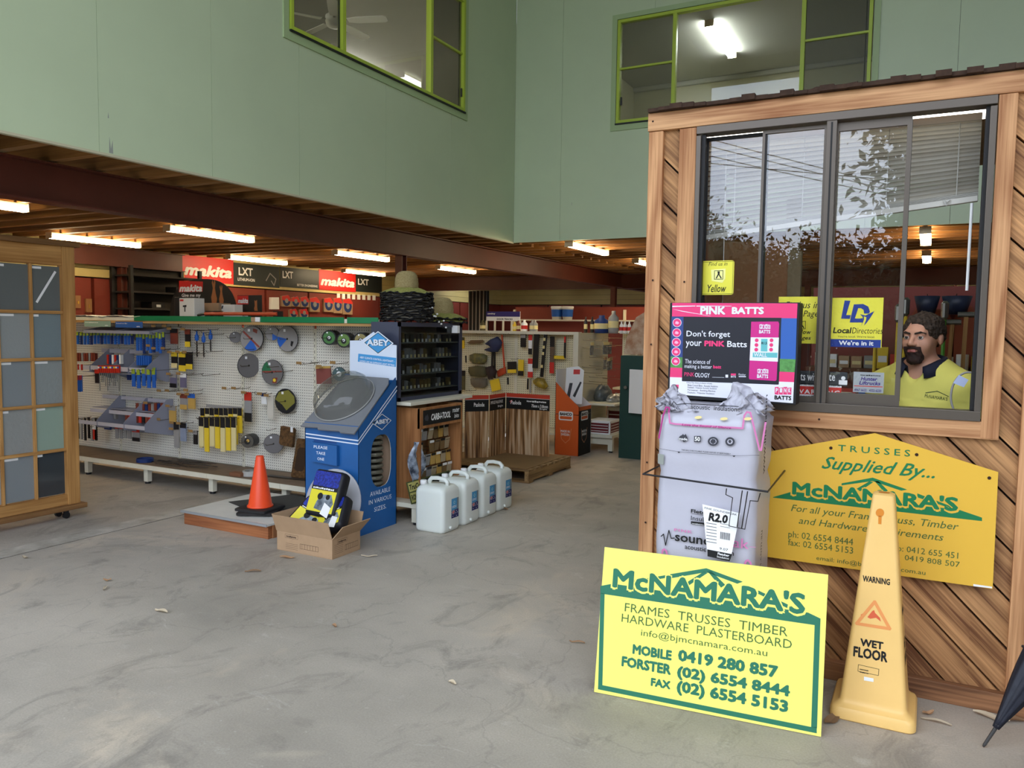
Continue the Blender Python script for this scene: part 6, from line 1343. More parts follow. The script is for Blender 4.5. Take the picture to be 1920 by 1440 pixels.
ps.ring(rows, 9, False); o = ps.build('crumpled_poster', mat('poster_blue_grey', (186, 198, 214), .35, c2=(48, 56, 72), vs=16), None, True); s_ = o.modifiers.new('s', 'SOLIDIFY'); s_.thickness = .002; tag(o, 'crumpled black and white poster hanging between blue stand and oak rack', 'poster')
t = thing('shelf_plinth', 'cream metal base at the gondola end beside the first water can', 'shelf base', (-3.6, 5.5, 0))
MB().box(-3.95, -3.455, 5.02, 5.95, .135, .170).build('deck', CREAM, t); MB().box(-3.53, -3.475, 5.03, 5.085, .02, .135).build('foot', CREAM, t); MB().box(-3.53, -3.475, 5.86, 5.915, .02, .135).build('foot', CREAM, t)
for y in (5.057, 5.887): MB().lathe([(.025, 0), (.025, .02)], (-3.503, y, 0), 12).build('foot_pad', BLACK, t)
# --- straw hats
STRAW = mat('straw', (190, 172, 122), .85, c2=(150, 130, 84), vs=60, stretch=(1, 1, 6), bump=.8, bs=120); BRIM = mat('straw_green_brim', (166, 164, 92), .85, c2=(128, 128, 62), vs=50, bump=.5, bs=90); TRIM = mat('hat_black_trim', (20, 19, 20), .8)
def hat_meshes():
    br = MB(); n = 40; rr = (.095, .13, .165, .20, .212)
    rg = [[(r*math.cos(a/n*6.283), r*math.sin(a/n*6.283), -.11*((r-.095)/.117)**1.3*.42+.006*math.sin(a/n*6.283*7)*(r/.2)) for a in range(n)] for r in rr]
    br.ring(rg, n); cr = MB(); prof = [(.097, -.002), (.098, .02), (.096, .06), (.088, .10), (.07, .125), (.04, .138), (.004, .141)]
    pr = []
    for (r0, h0), (r1, h1) in zip(prof, prof[1:]):
        for k in range(3): f = k/3; pr.append((r0+(r1-r0)*f+(.0025 if k == 1 else 0), h0+(h1-h0)*f))
    cr.lathe(pr+[prof[-1]], n=36); tr = MB()
    tr.tube([(.213*math.cos(a/60*6.283), .213*math.sin(a/60*6.283), -.047+.006*math.sin(a/60*6.283*7)+.003*math.sin(a*2.1)) for a in range(61)], .005, 6)
    bd_ = []
    for a in range(10): tr.tube([(.205*math.cos(a/10*6.283+.1), .205*math.sin(a/10*6.283+.1), -.04), (.222*math.cos(a/10*6.283), .222*math.sin(a/10*6.283), -.046), (.216*math.cos(a/10*6.283-.05), .216*math.sin(a/10*6.283-.05), -.06)], .006, 5)
    return br.mesh('brim', True), cr.mesh('crown', True), tr.mesh('trim', True)
hb, hc, ht = hat_meshes(); hb2 = hb.copy(); hb.materials.append(TRIM if False else mat('hat_underside', (128, 120, 104), .9)); hb2.materials.append(BRIM); hc.materials.append(STRAW); ht.materials.append(TRIM)
HX_, HY_ = -3.86, 5.42
for i in range(13):
    top = i == 12
    t = thing('straw_hat', 'topmost straw hat with tall crown on the hat stack' if top else 'black-trimmed straw hat nested in the tall stack on the glass cabinet', 'hat', (HX_+random.uniform(-.006, .006), HY_+random.uniform(-.008, .008), 1.648+i*.0185), random.uniform(0, 6), 'straw hats in the tall stack', local=True)
    obj('brim', hb2 if top else hb, t); obj('trim', ht, t)
    if top: obj('crown', hc, t)
for i in range(2):
    t = thing('straw_hat', 'straw hat on the cabinet behind the tall hat stack' if i else 'lower straw hat under the one behind the tall stack', 'hat', (-3.84, 5.93, 1.642+i*.03), .4*i, None, local=True)
    o = obj('brim', hb2, t); o = obj('trim', ht, t); o = obj('crown', hc, t)
t = thing('cord_beads', 'black cord with white toggles dangling from the hat stack', 'cord', (-3.66, 5.55, 1.6))
for i in range(9):
    y = 5.45+.03*i; z = 1.70-.018*i+.03*math.sin(i*2); MB().lathe([(.002, -.008), (.009, -.004), (.009, .004), (.002, .008)], (-3.655+.006*math.sin(i), y, z), 8).build('toggle', PAPER, t, True)
MB().tube([(-3.66, 5.42+.018*i, 1.72-.012*i+.02*math.sin(i*1.3)) for i in range(18)], .003, 5).build('cord', TRIM, t)
o = MB().box(-3.70, -3.64, 5.86, 5.90, 1.50, 1.565).build('hat_tag', PAPER); tag(o, 'pale price tag hanging at the cabinet corner below the hats', 'tag')

# ================================================================== pallet, nail display, orange bin
PINE = wood('pallet_pine', (110, 84, 54), (168, 136, 92), 6, along=0, rnd=.2); PINEY = wood('pallet_pine_y', (110, 84, 54), (168, 136, 92), 6, along=1, rnd=.2)
t = thing('pallet', 'timber pallet topped with brown board beside the water cans', 'pallet', (-4.05, 7.5, 0))
for i in range(7): MB().box(-4.64, -3.48, 6.98+i*.155, 6.98+i*.155+.11, .118, .136).build('deck_board', PINE, t)
for x in (-4.62, -4.09, -3.53): MB().box(x, x+.045, 6.98, 8.02, .022, .118).build('bearer', PINEY, t)
for y in (6.98, 7.45, 7.92): MB().box(-4.64, -3.48, y, y+.10, .002, .022).build('bottom_board', PINE, t)
MB().box(-4.60, -3.52, 7.02, 7.98, .137, .142).build('cover_board', mat('pallet_hardboard', (150, 120, 82), .8, var=.12, vs=4), t)
def stud_print(name):
    """colour print of stacked timber frames: upright pale studs over darker wood"""
    M = bpy.data.materials.new(name); M.use_nodes = True; tt = M.node_tree; b = tt.nodes['Principled BSDF']; L = tt.links
    tc = tt.nodes.new('ShaderNodeTexCoord'); mp = tt.nodes.new('ShaderNodeMapping'); mp.inputs['Scale'].default_value = (16, 16, .9); L.new(tc.outputs['Object'], mp.inputs[0])
    n = tt.nodes.new('ShaderNodeTexNoise'); n.inputs['Scale'].default_value = 1.7; n.inputs['Detail'].default_value = 3; L.new(mp.outputs[0], n.inputs[0])
    r = tt.nodes.new('ShaderNodeValToRGB'); e = r.color_ramp.elements; e[0].position = .36; e[0].color = (*lin((84, 54, 30)), 1); e[1].position = .64; e[1].color = (*lin((222, 196, 160)), 1)
    m = r.color_ramp.elements.new(.5); m.color = (*lin((178, 132, 84)), 1); L.new(n.outputs[0], r.inputs[0]); L.new(r.outputs[0], b.inputs['Base Color']); b.inputs['Roughness'].default_value = .5; return M
STUD = stud_print('timber_frame_print'); ORB = mat('display_red', (196, 62, 40), .5)
t = thing('nail_display', 'folded cardboard nail display printed with timber frames on the pallet', 'display', (-4.0, 7.6, .142))
def dpanel(pl, w_, h, txts, nm):
    MB().prism(pl, rect(0, 0, w_, h), -.006, 0).build(nm, STUD, t); MB().m(INK).face(pl, rect(0, h-.175, w_, h-.045), .001).build('title_band', None, t); MB().m(ORB).face(pl, rect(0, h-.045, w_, h), .001).build('red_edge', None, t)
    for s_, x, z, tw, th_ in txts: text(pl, s_, x, z, tw, th_, PAPER, .002, t, bold=.02)
    MB().m(PAPER).face(pl, rect(0, h-.049, w_, h-.045), .0014).build('white_line', None, t)
H_ = .68
p1 = PL((-4.19, 7.80, .142), (1, 0, 0), (0, 0, 1)); dpanel(p1, .54, H_, (('Paslode', .06, .555, .13, .045), ('75mm x 3.06mm', .32, .535, .20, .035), ('Bright', .42, .512, .09, .018)), 'panel')
p2 = PL((-4.20, 7.44, .142), (0, 1, 0), (0, 0, 1)); dpanel(p2, .36, H_, (('IMPULSE VALUE PACK', .02, .575, .28, .035), ('Bright', .18, .525, .12, .03)), 'panel')
p3 = PL((-4.38, 7.22, .142), (.19, .22, 0), (0, 0, 1)); dpanel(p3, .27, H_, (('Paslode', .10, .555, .12, .045),), 'panel')
p4 = PL((-4.62, 7.2, .142), (1, 0, 0), (0, 0, 1)); dpanel(p4, .22, H_, (), 'panel'); scribble(p4, .03, .555, .14, .03, PAPER, .002, t); scribble(p1, .26, .59, .24, .03, PAPER, .002, t)
stroke(p1, [(.05, .585), (.075, .60), (.06, .565)], .012, RED, .002, t, 'red_mark')
o = MB().box(-4.58, -4.40, 7.06, 7.18, .142, .32).build('nail_carton', CARDB); tag(o, 'brown nail carton on the pallet left of the nail display', 'box'); MB().m(PAPER).face(PL((-4.58, 7.06, .142), (1, 0, 0), (0, 0, 1)), rect(.09, .04, .15, .1), .001).build('label', None, o)
ORG = mat('bin_orange', (214, 96, 40), .5); BIN_W = mat('bin_inside_white', (214, 216, 220), .6)
t = thing('tool_bin', 'orange and black cardboard tool bin reading BAHCO beyond the pallet', 'display bin', (-3.88, 9.0, 0))
bx0, bx1, by0, by1 = -4.05, -3.73, 8.82, 9.2
lf = PL((bx0, by0, 0), (1, 0, 0), (0, 0, 1)); rt = PL((bx1, by0, 0), (0, 1, 0), (0, 0, 1))
MB().prism(lf, [(0, 0), (.32, 0), (.32, .60), (.20, .70), (.08, .82), (0, .90)], -.006, 0).build('side_board', ORG, t); MB().prism(PL((bx0, by1, 0), (1, 0, 0), (0, 0, 1)), [(0, 0), (.32, 0), (.32, .60), (.20, .70), (.08, .82), (0, .90)], -.006, 0).build('side_board', BIN_W, t)
MB().prism(rt, rect(0, 0, .38, .555), -.006, 0).build('front_board', INK, t); MB().m(ORG).prism(rt, rect(0, .555, .38, .60), -.006, .001).build('front_edge', None, t)
MB().box(bx0, bx0+.006, by0, by1, 0, 1.05).build('back_board', BIN_W, t); MB().box(bx0, bx1, by0, by1, .50, .506).build('tray', BIN_W, t)
for pl, x, z, w_ in ((lf, .05, .43, .19), (rt, .06, .43, .22)):
    MB().m(PAPER).face(pl, rrect(x, z, x+w_, z+.11, .02), .0015).build('badge', None, t); text(pl, 'BAHCO', x+.015, z+.058, w_-.03, .038, INK, .0025, t, bold=.05); MB().m(ORG).face(pl, rrect(x+.015, z+.014, x+w_-.015, z+.05, .012), .002).build('badge', None, t)
    text(pl, 'MADE IN', x+.03, z-.15, w_-.07, .03, PAPER, .0015, t, bold=.02); text(pl, 'SWEDEN', x+.035, z-.19, w_-.08, .03, PAPER, .0015, t, bold=.02); stroke(pl, [(x+.02, z-.1), (x+.04, z-.23), (x+w_/2, z-.28), (x+w_-.04, z-.23), (x+w_-.02, z-.1)], .006, mat('bin_pale_orange', (226, 150, 104), .5), .0012, t, 'shield')
o = MB().prism(PL((-3.99, 8.95, .62), (.6, .25, 0), (0, .12, 1)), [(0, 0), (.22, 0), (.22, .42), (.15, .47), (0, .45)], -.004, 0).build('saw_card', PAPER); tag(o, 'white saw card standing in the orange tool bin', 'card')
hp3 = PL((-3.99, 8.95, .62), (.6, .25, 0), (0, .12, 1)); MB().m(RED).face(hp3, rect(.09, .37, .17, .43), .001).build('brand_patch', None, o); MB().m(BLK).face(hp3, [(.02, .05), (.06, .05), (.09, .26), (.05, .26)], .001).face(hp3, [(.1, .1), (.13, .08), (.2, .27), (.18, .28)], .001).build('saw_print', None, o)
# ================================================================== second gondola
GY = 9.75
PEG2 = pegboard('cream_pegboard', (222, 216, 184), .03)
g2 = thing('gondola_shelf', 'far cream pegboard gondola hung with hand tools behind the nail display', 'shelf', (-5.2, 9.7, 0))
for a, b in ((-6.9, -6.0), (-6.0, -5.09), (-5.09, -4.10)): MB().box(a+.015, b-.015, GY, GY+.012, .2, 1.47).build('peg_panel', PEG2, g2); MB().box(a, b, 9.33, GY, .16, .19).build('base_shelf', CREAM, g2)
for u in (-6.9, -6.0, -5.09, -4.10): MB().box(u-.02, u+.02, GY-.01, GY+.04, .02, 1.5).box(u-.02, u+.02, 9.36, 9.42, 0, .16).build('upright', CREAM, g2)
MB().box(-6.9, -4.05, GY-.14, GY+.52, 1.475, 1.495).build('top_shelf', CREAM, g2); MB().box(-6.2, -4.05, GY-.15, GY-.14, 1.47, 1.51).build('price_channel', CREAM, g2)
def c4(x, y): return 860+x/9, 600+y/9
GP = PY(GY-.10)
def g2item(name, label, cat, a, b, m, head=None, foot=None, tilt=0.0, thick=.02, narrow=1.0): return hanger(name, label, cat, c4(*a), c4(*b), m, head, foot, plane=GP, tilt=tilt, thick=thick, narrow=narrow, hook=False)
TAN = mat('leather_tan', (120, 96, 66), .7, var=.2, vs=10); OLVD = mat('bag_olive', (92, 86, 56), .7, var=.2, vs=12); KHK = mat('bag_grey', (112, 104, 88), .7, var=.15, vs=12); DBL = mat('glove_navy', (44, 52, 84), .7)
for lb, nm, a, b, m, h, f, ti in (('yellow narrow pack at the left edge of the far pegboard', 'tool_pack', (15, 290), (90, 480), YEL, OLVD, None, 0), ('yellow and black knife pack in the far pegboard', 'tool_pack', (820, 700), (962, 895), BLK, None, YEL, .05),
        ('yellow card with black lower half in the far pegboard', 'tool_pack', (1005, 668), (1090, 940), YEL, None, BLK, 0), ('yellow swing tag hanging low in the far pegboard', 'swing_tag', (520, 1000), (670, 1200), YEL, None, None, .25),
        ('red and white narrow pack in the far pegboard', 'tool_pack', (1180, 250), (1235, 580), PAPER, RED, BLK, 0), ('lower red and white narrow pack in the far pegboard', 'tool_pack', (1172, 650), (1248, 970), PAPER, RED, RED, 0),
        ('dark chisel roll in the far pegboard', 'tool_pack', (1045, 240), (1125, 460), BLK, CLR, None, 0), ('grey narrow level in the far pegboard', 'spirit_level', (1545, 280), (1605, 900), mat('level_brown', (104, 84, 66), .5), BLK, RED, 0), ('yellow pack behind the orange bin card', 'tool_pack', (1600, 600), (1780, 660), YEL, None, None, 0),
        ('dark hand saw at the right end of the far pegboard', 'hand_saw', (1780, 280), (1800, 640), BLK, RED, None, 0), ('olive long pouch at the left of the far pegboard', 'tool_pouch', (10, 850), (100, 1180), OLVD, BLK, None, 0)):
    g2item(nm, lb, 'pack' if 'pack' in nm else nm.split('_')[-1], a, b, m, h, f, ti)
def c4p(x, y, d=.1): 
    pl = PY(GY-d); a, b = pl.at(*c4(x, y)); return pl.pt(a, b)
def blob(name, label, cat, pts, m, d=.10, th=.06):
    pl = PY(GY-d); q = [pl.at(*c4(*p)) for p in pts]; cx = sum(p[0] for p in q)/len(q); cz = sum(p[1] for p in q)/len(q); mb = MB()
    loft(mb, [[pl.pt(cx+(x-cx)*k, cz+(z-cz)*k, dd_) for x, z in q] for k, dd_ in ((.8, -th), (1, -th*.6), (1, -th*.2), (.75, th*.3))]); o = mb.build(name, m, None, True); tag(o, label, cat); return o
blob('tool_bag', 'olive bagged goods hanging upper left in the far pegboard', 'bag', [(175, 590), (260, 560), (400, 570), (465, 600), (455, 700), (400, 740), (240, 735), (175, 680)], mat('bag_yellowish', (130, 120, 60), .5, c2=(80, 84, 64), vs=14)); blob('tool_bag', 'dark olive tool roll hanging in the middle left of the far pegboard', 'bag', [(160, 790), (300, 775), (450, 790), (470, 920), (420, 960), (200, 950), (155, 880)], OLVD)
blob('tool_bag', 'grey tool pouch hanging low left in the far pegboard', 'bag', [(190, 990), (460, 990), (470, 1100), (420, 1145), (250, 1140), (200, 1080)], KHK); blob('work_gloves', 'tan glove hanging flat in the far pegboard', 'glove', [(130, 385), (210, 340), (400, 335), (430, 365), (350, 395), (180, 400)], TAN, .08, .03)
blob('work_gloves', 'navy and black gloves bunched on a hook of the far pegboard', 'glove', [(430, 400), (520, 330), (640, 280), (720, 380), (690, 460), (640, 540), (540, 545), (420, 510), (540, 470), (500, 430)], DBL, .16, .08); blob('work_gloves', 'dark gloves with red cuff hanging lower in the far pegboard', 'glove', [(440, 800), (560, 770), (620, 860), (590, 960), (500, 1010), (470, 900)], mat('glove_dark', (48, 34, 34), .7), .16, .08)
blob('hand_saw', 'orange hacksaw frame hanging in the far pegboard', 'saw', [(640, 870), (700, 820), (790, 790), (800, 900), (660, 965)], mat('saw_orange', (196, 76, 40), .5), .06, .02); blob('power_tool', 'yellow and black tool hanging low in the far pegboard', 'tool', [(1240, 1020), (1320, 970), (1420, 990), (1490, 1120), (1440, 1170), (1320, 1130), (1250, 1070)], mat('tool_yellow_black', (190, 160, 50), .45, c2=(40, 38, 30), vs=9), .14, .08)
for lb, p, q, r, m, nm in (('long orange bar hanging upright in the far pegboard', (730, 250), (780, 900), .012, mat('clamp_orange', (188, 74, 40), .4), 'bar_clamp'), ('black clamp bar hanging at the left of the far pegboard', (570, 540), (560, 1000), .014, BLK, 'clamp_bar'), ('second black clamp bar hanging at the left of the far pegboard', (605, 540), (610, 980), .014, BLK, 'clamp_bar'),
        ('long black spirit level with pale print in the far pegboard', (1470, 240), (1400, 960), .022, BLK, 'spirit_level'), ('wide black bundle of belts hanging in the far pegboard', (1320, 240), (1290, 810), .035, BLK, 'belt_bundle'), ('small dark knife hanging in the far pegboard', (120, 600), (125, 720), .010, BLK, 'knife'), ('short dark tool hanging low in the far pegboard', (830, 970), (835, 1090), .012, BLK, 'knife'),
        ('dark post of rasps hanging low in the far pegboard', (1170, 990), (1165, 1170), .012, BLK, 'rasp'), ('thin rasp hanging low beside the yellow tool', (1210, 1000), (1210, 1230), .014, CLR, 'rasp'), ('pale rod hanging low beside the yellow tool', (1265, 1100), (1265, 1240), .012, CREAM, 'rod')):
    a, b = c4p(*p, .12), c4p(*q, .12); o = MB().bar(a, b, r*2, r*1.2, (0, 1, 0)).build(nm, m, None, bev=.003); tag(o, lb, nm.split('_')[-1])
    if nm == 'spirit_level':
        for k in (.12, .3, .45, .75): c_ = a.lerp(b, k); MB().obox(c_+V((0, -r*1.0-.006, 0)), (r*.7, 0, 0), (0, .001, 0), (0, 0, .02)).build('printed_mark', IVO, o)
for x, y in ((420, 240), (560, 230), (660, 235), (900, 925), (1000, 660), (1650, 600), (950, 240), (300, 1185), (180, 1190)):
    p = c4p(x, y, .002); hook_at(p.x, p.z, .2, False, g2, GY)
# end cap with hooks
g3 = thing('hook_display_stand', 'cream slatted end cap with empty hooks beside the orange tool bin', 'shelf', (-3.8, 9.8, 0))
MB().box(-4.04, -4.0, 9.40, 10.45, .2, 1.50).build('slat_panel', mat('slat_cream', (214, 210, 180), .5), g3)
for k in range(40): MB().box(-4.0, -3.996, 9.42, 10.43, .22+k*.0315, .22+k*.0315+.024).build('slat', CREAM, g3)
MB().box(-4.06, -3.99, 9.36, 9.44, 0, 1.51).build('upright', CREAM, g3); MB().box(-4.0, -3.50, 9.42, 10.45, .575, .60).build('shelf', CREAM, g3, bev=.003); MB().box(-4.0, -3.46, 9.25, 10.6, .185, .225).build('base_shelf', CREAM, g3, bev=.003)
MB().box(-3.53, -3.47, 9.29, 9.35, .02, .185).build('foot', CREAM, g3); MB().box(-3.53, -3.47, 10.4, 10.46, .02, .185).build('foot', CREAM, g3); MB().box(-4.0, -3.53, 9.29, 9.33, .10, .185).build('foot_rail', CREAM, g3)
for y in (9.32, 10.43): MB().lathe([(.025, 0), (.025, .02)], (-3.5, y, 0), 12).build('foot_pad', BLACK, g3)
for r_, z in enumerate((1.40, 1.30, 1.16, 1.05, .98, .90, .84)):
    for i in range(4):
        if (r_+i) % 3 == 2: continue
        hook_at(9.52+i*.24, z+.01*i, .28, False, g3, -3.996, HOOKM, 'x')
for i, (y, z) in enumerate(((9.95, 1.36), (10.06, 1.36), (10.16, 1.36), (9.98, 1.16), (10.12, 1.14), (10.2, 1.15), (9.5, 1.36))):
    o = MB().obox((-3.86, y, z-.07), (.004, 0, 0), (0, .05, 0), (0, .0, .075)).build('fitting_bag', mat('bag_steel', (138, 140, 142), .25, c2=(80, 80, 82), vs=25)); tag(o, 'clear bag of steel fittings on the end cap hooks', 'pack', 'bags of fittings on the end cap'); MB().obox((-3.855, y, z), (.004, 0, 0), (0, .052, 0), (0, 0, .02)).build('header_card', random.choice((IVO, CARDB)), o)
FOIL = mat('foil_pack', (196, 196, 190), .3, m=.4, c2=(110, 114, 116), vs=12, bump=.8, bs=14)
for i, (lb, y, h, dy, x) in enumerate((('silvery bag pile lying on the end cap shelf', 9.95, .09, .32, -3.66), ('dark bagged coil standing on the end cap shelf', 9.9, .2, .22, -3.84))):
    o = MB(); loft(o, [[(x+a*.11*k, y+b*dy*k, .601+h*f+.012*math.sin(a*9+b*7)*f) for a, b in [(math.cos(j/14*6.283), math.sin(j/14*6.283)) for j in range(14)]] for k, f in ((.95, 0), (1, .3), (.85, .7), (.5, 1))]); o = o.build('goods_bag', FOIL if i == 0 else mat('coil_bag', (104, 112, 114), .3, c2=(60, 66, 70), vs=16), None, True); tag(o, lb, 'bag')
SCB = mat('screw_box_maroon', (110, 36, 40), .5)
def screwbox(label, x0, x1, y0, y1, z0, z1):
    o = MB().box(x0, x1, y0, y1, z0, z1).build('screw_box', PAPER, None, bev=.003); tag(o, label, 'box', 'maroon and white screw boxes')
    for pl, w_ in ((PL((x1, y0, z0), (0, 1, 0), (0, 0, 1)), y1-y0), (PL((x0, y0, z0), (1, 0, 0), (0, 0, 1)), x1-x0)):
        h = z1-z0; print_on('maroon_panel', pl, [rect(.02, h*.12, w_-.02, h*.86)], SCB, .001, o); print_on('printed_lines', pl, [rect(.03, h*(.22+.2*k), w_-.03, h*(.26+.2*k)) for k in range(4)], PAPER, .0016, o)
screwbox('maroon and white screw box at the front of the end cap base', -3.80, -3.50, 9.28, 9.62, .226, .40); screwbox('large maroon and white screw box on the end cap base', -3.84, -3.50, 10.05, 10.55, .226, .50); screwbox('maroon and white screw box on the floor behind the end cap base', -3.9, -3.55, 10.65, 11.0, 0, .2)
# third run beyond
g4 = thing('gondola_shelf', 'dim pegboard bay beyond the end cap with dark hanging packs', 'shelf', (-3.4, 11.5, 0))
MB().box(-4.2, -2.2, 11.6, 11.62, .2, 1.5).build('peg_panel', PEG2, g4); MB().box(-4.2, -2.2, 11.2, 11.6, .65, .68).box(-4.2, -2.2, 11.2, 11.6, .16, .19).build('shelf', CREAM, g4); MB().box(-4.2, -2.2, 11.3, 11.64, 1.5, 1.53).build('top_shelf', CREAM, g4); [MB().box(a, a+.05, 11.2, 11.62, 0, .16).build('foot', CREAM, g4) for a in (-4.2, -2.25)]
for i in range(8): o = MB().box(-4.0+i*.11, -3.93+i*.11, 11.40, 11.43, 1.08, 1.32).build('dark_pack', BLK if i % 2 else mat('pack_smoke', (78, 74, 70), .4)); tag(o, 'dark pack hanging in the dim bay beyond the end cap', 'pack', 'dark packs beyond the end cap'); hook_at(-3.965+i*.11, 1.31, .2, False, g4, 11.6)
for i in range(5): o = MB().box(-4.05+i*.2, -3.9+i*.2, 11.25, 11.45, .681, .80+.04*(i % 3)).build('screw_box', [SCB, BLK, CARDB][i % 3]); tag(o, 'small dark box on the shelf of the dim bay beyond the end cap', 'box', 'boxes on the dim bay shelf')
o = thing('green_display', 'dark green display with pale door half hidden by the office corner post', 'display', (-3.0, 9.1, 0)); MB().box(-3.28, -2.9, 9.0, 9.35, 0, 1.24).build('cabinet', mat('bottle_green', (24, 62, 54), .5), o); MB().prism(PL((-3.20, 8.96, .56), (1, -.2, 0), (0, 0, 1)), rect(.06, 0, .3, .52), -.01, .01).build('door', PAPER, o); MB().lathe([(.02, 0), (.02, .02)], (-3.2, 8.98, .86), 12, (0, -1, 0)).build('knob', STEEL, o)
o = MB().prism(PL((-3.28, 9.1, 1.25), (1, .2, 0), (0, 0, 1)), [(0, 0), (.3, 0), (.3, .55), (.14, .45), (.03, .2)], -.01, 0).build('display_header', mat('timber_print', (170, 116, 74), .5, c2=(216, 190, 160), vs=7)); tag(o, 'curved timber-printed header card on the dark green display', 'card')
# on top of the far gondola and behind it
o = thing('door_track_sign', 'purple and white sign reading DOOR TRACKS above the far gondola', 'sign', (-5.6, 10.2, 1.5)); pl = PY(10.2); x0, z1 = pl.at(912, 584); x1, z0 = pl.at(975, 602); MB().prism(pl, rect(x0, z0, x1, z1), -.01, 0).build('board', PAPER, o); print_on('band', pl, [rect(x0, z0+(z1-z0)*.45, x1, z1)], mat('sign_indigo', (44, 36, 110), .5), .001, o); text(pl, 'DOOR TRACKS', x0+.18, z0+.012, .26, .028, INK, .001, o, bold=.03); text(pl, 'cowdroy', x0+.02, z1-.05, .13, .03, PAPER, .002, o, bold=.03)
for k in range(5): MB().box(x0+k*(x1-x0)/4-.012, x0+k*(x1-x0)/4+.012, 10.2, 10.22, 1.496, z0).build('divider', CREAM, o)
t = thing('back_shelf', 'long white shelf carrying buckets behind the far gondola', 'shelf', (-5.4, 13.1, 0)); MB().box(-7.0, -2.6, 12.95, 13.35, 1.69, 1.715).build('shelf_board', CREAM, t); MB().box(-7.0, -2.6, 13.35, 13.37, 0, 1.95).build('back_board', MAROON, t)
for x in (-7.0, -4.8, -2.6): MB().box(x-.02, x+.02, 13.30, 13.35, 0, 1.9).build('upright', CREAM, t)
for i, px in enumerate((1044, 1064)):
    x, z = PY(13.1).at(px, 598); b_ = thing('paint_bucket', ('left', 'right')[i]+' white bucket with blue label on the back shelf', 'bucket', (x, 13.1, 1.716), group='buckets on the back shelf', local=True); MB().lathe([(.085, 0), (.105, .20), (.112, .20), (.112, .235), (.10, .24)], n=20).build('tub', PAPER, b_, True); MB().lathe([(.0935, .05), (.1045, .18)], n=20, cap=False).build('label', BLU, b_, True)
for i, (px, w_, h, m) in enumerate(((905, .08, .16, OLVD), (965, .06, .14, YEL), (972, .06, .16, BRN), (983, .09, .17, PAPER), (998, .08, .17, CLR), (1003, .08, .17, CLR), (1098, .05, .22, BLK), (1110, .05, .22, BLK), (1128, .2, .24, BLUD), (1150, .14, .3, CLR), (1165, .05, .16, PAPER), (1172, .05, .16, PAPER), (1180, .05, .16, PAPER))):
    x, z = PY(9.95).at(px, 620); o = thing('shelf_bottle', 'small bottle or pack on top of the far gondola shelf', 'bottle', (x, 9.95, 1.496), group='bottles on top of the far gondola', local=True) if h < .2 else thing('shelf_pack', ('black loop-handled tool', 'black curved tool', 'blue bag with orange mark', 'grey blister machine')[min(3, max(0, i-6))]+' standing on top of the far shelf', 'pack', (x, 9.95, 1.496), local=True)
    MB().lathe([(w_*.45, 0), (w_*.5, h*.1), (w_*.5, h*.7), (w_*.2, h*.85), (w_*.2, h)], n=12).build('bottle_body', m, o, True); MB().lathe([(w_*.505, h*.25), (w_*.505, h*.55)], n=12, cap=False).build('bottle_label', IVO if m is not PAPER else RED, o, True)

# ================================================================== side wall of the shop
MKR = mat('banner_red', (216, 40, 36), .4); MKD = mat('banner_charcoal', (42, 48, 46), .4); wpX = PX(-11.0)
def banner(label, a, b, m, txts, nm='wall_banner'):
    y0, z1 = wpX.at(*a); y1, z0 = wpX.at(*b); o = MB().prism(wpX, rect(y0, z0, y1, z1), -.01, 0).build(nm, m); tag(o, label, 'banner'); w_, h = y1-y0, z1-z0
    for s_, fx, fz, fw, fh, mm, sh_, bo in txts: text(wpX, s_, y0+fx*w_, z0+fz*h, fw*w_, fh*h, mm, .002, o, shear=sh_, bold=bo)
    return o
banner('large red banner reading makita, nearest along the side wall', (340, 477), (438, 533), MKR, (('makita', .04, .22, .92, .46, PAPER, .25, .05),)); banner('charcoal banner reading LXT with a drill, next to the first red one', (438, 492), (524, 540), MKD, (('LXT', .1, .45, .3, .36, PAPER, 0, .03), ('LITHIUM-ION', .08, .2, .36, .14, PAPER, 0, .02)))
banner('charcoal banner reading BETTER ENGINEERING between the red ones', (525, 500), (598, 543), MKD, (('LXT', .06, .45, .26, .36, PAPER, 0, .03), ('BETTER ENGINEERING', .42, .1, .54, .12, PAPER, 0, .02))); banner('second red banner reading makita, farther along the side wall', (598, 505), (667, 548), MKR, (('makita', .04, .22, .92, .46, PAPER, .25, .05),))
o = banner('farthest charcoal banner reading LXT behind the straw hats', (667, 514), (716, 550), MKD, (('LXT', .08, .4, .4, .36, PAPER, 0, .03),))
y0, z0 = wpX.at(510, 525); stroke(wpX, [(y0-.15, z0-.02), (y0-.05, z0+.12), (y0+.1, z0+.02), (y0+.05, z0-.1), (y0-.02, z0-.02)], .02, CLR, .002, bpy.data.objects['wall_banner.001'], 'drill_outline')
for i in range(8):
    y0, z1 = wpX.at(632+i*9.6, 550+i*.5); o = MB().prism(wpX, rect(y0, z1-.11, y0+.09, z1), -.012, .004).build('price_ticket', PAPER); tag(o, 'small white ticket in the row below the banners', 'ticket', 'white tickets below the banners')
o = MB().prism(wpX, [wpX.at(*p) for p in ((313, 526), (345, 533), (345, 511), (313, 505))], 0, .01).build('letter_board', mat('board_amber', (210, 160, 50), .5)); tag(o, 'amber board with a black S left of the first red banner', 'sign'); textpx(wpX, 'S', (321, 525), (330, 511), INK, .012, o, bold=.05)
WB = mat('blade_card_blue', (40, 60, 110), .35); KFT = mat('blade_card_kraft', (170, 140, 110), .5)
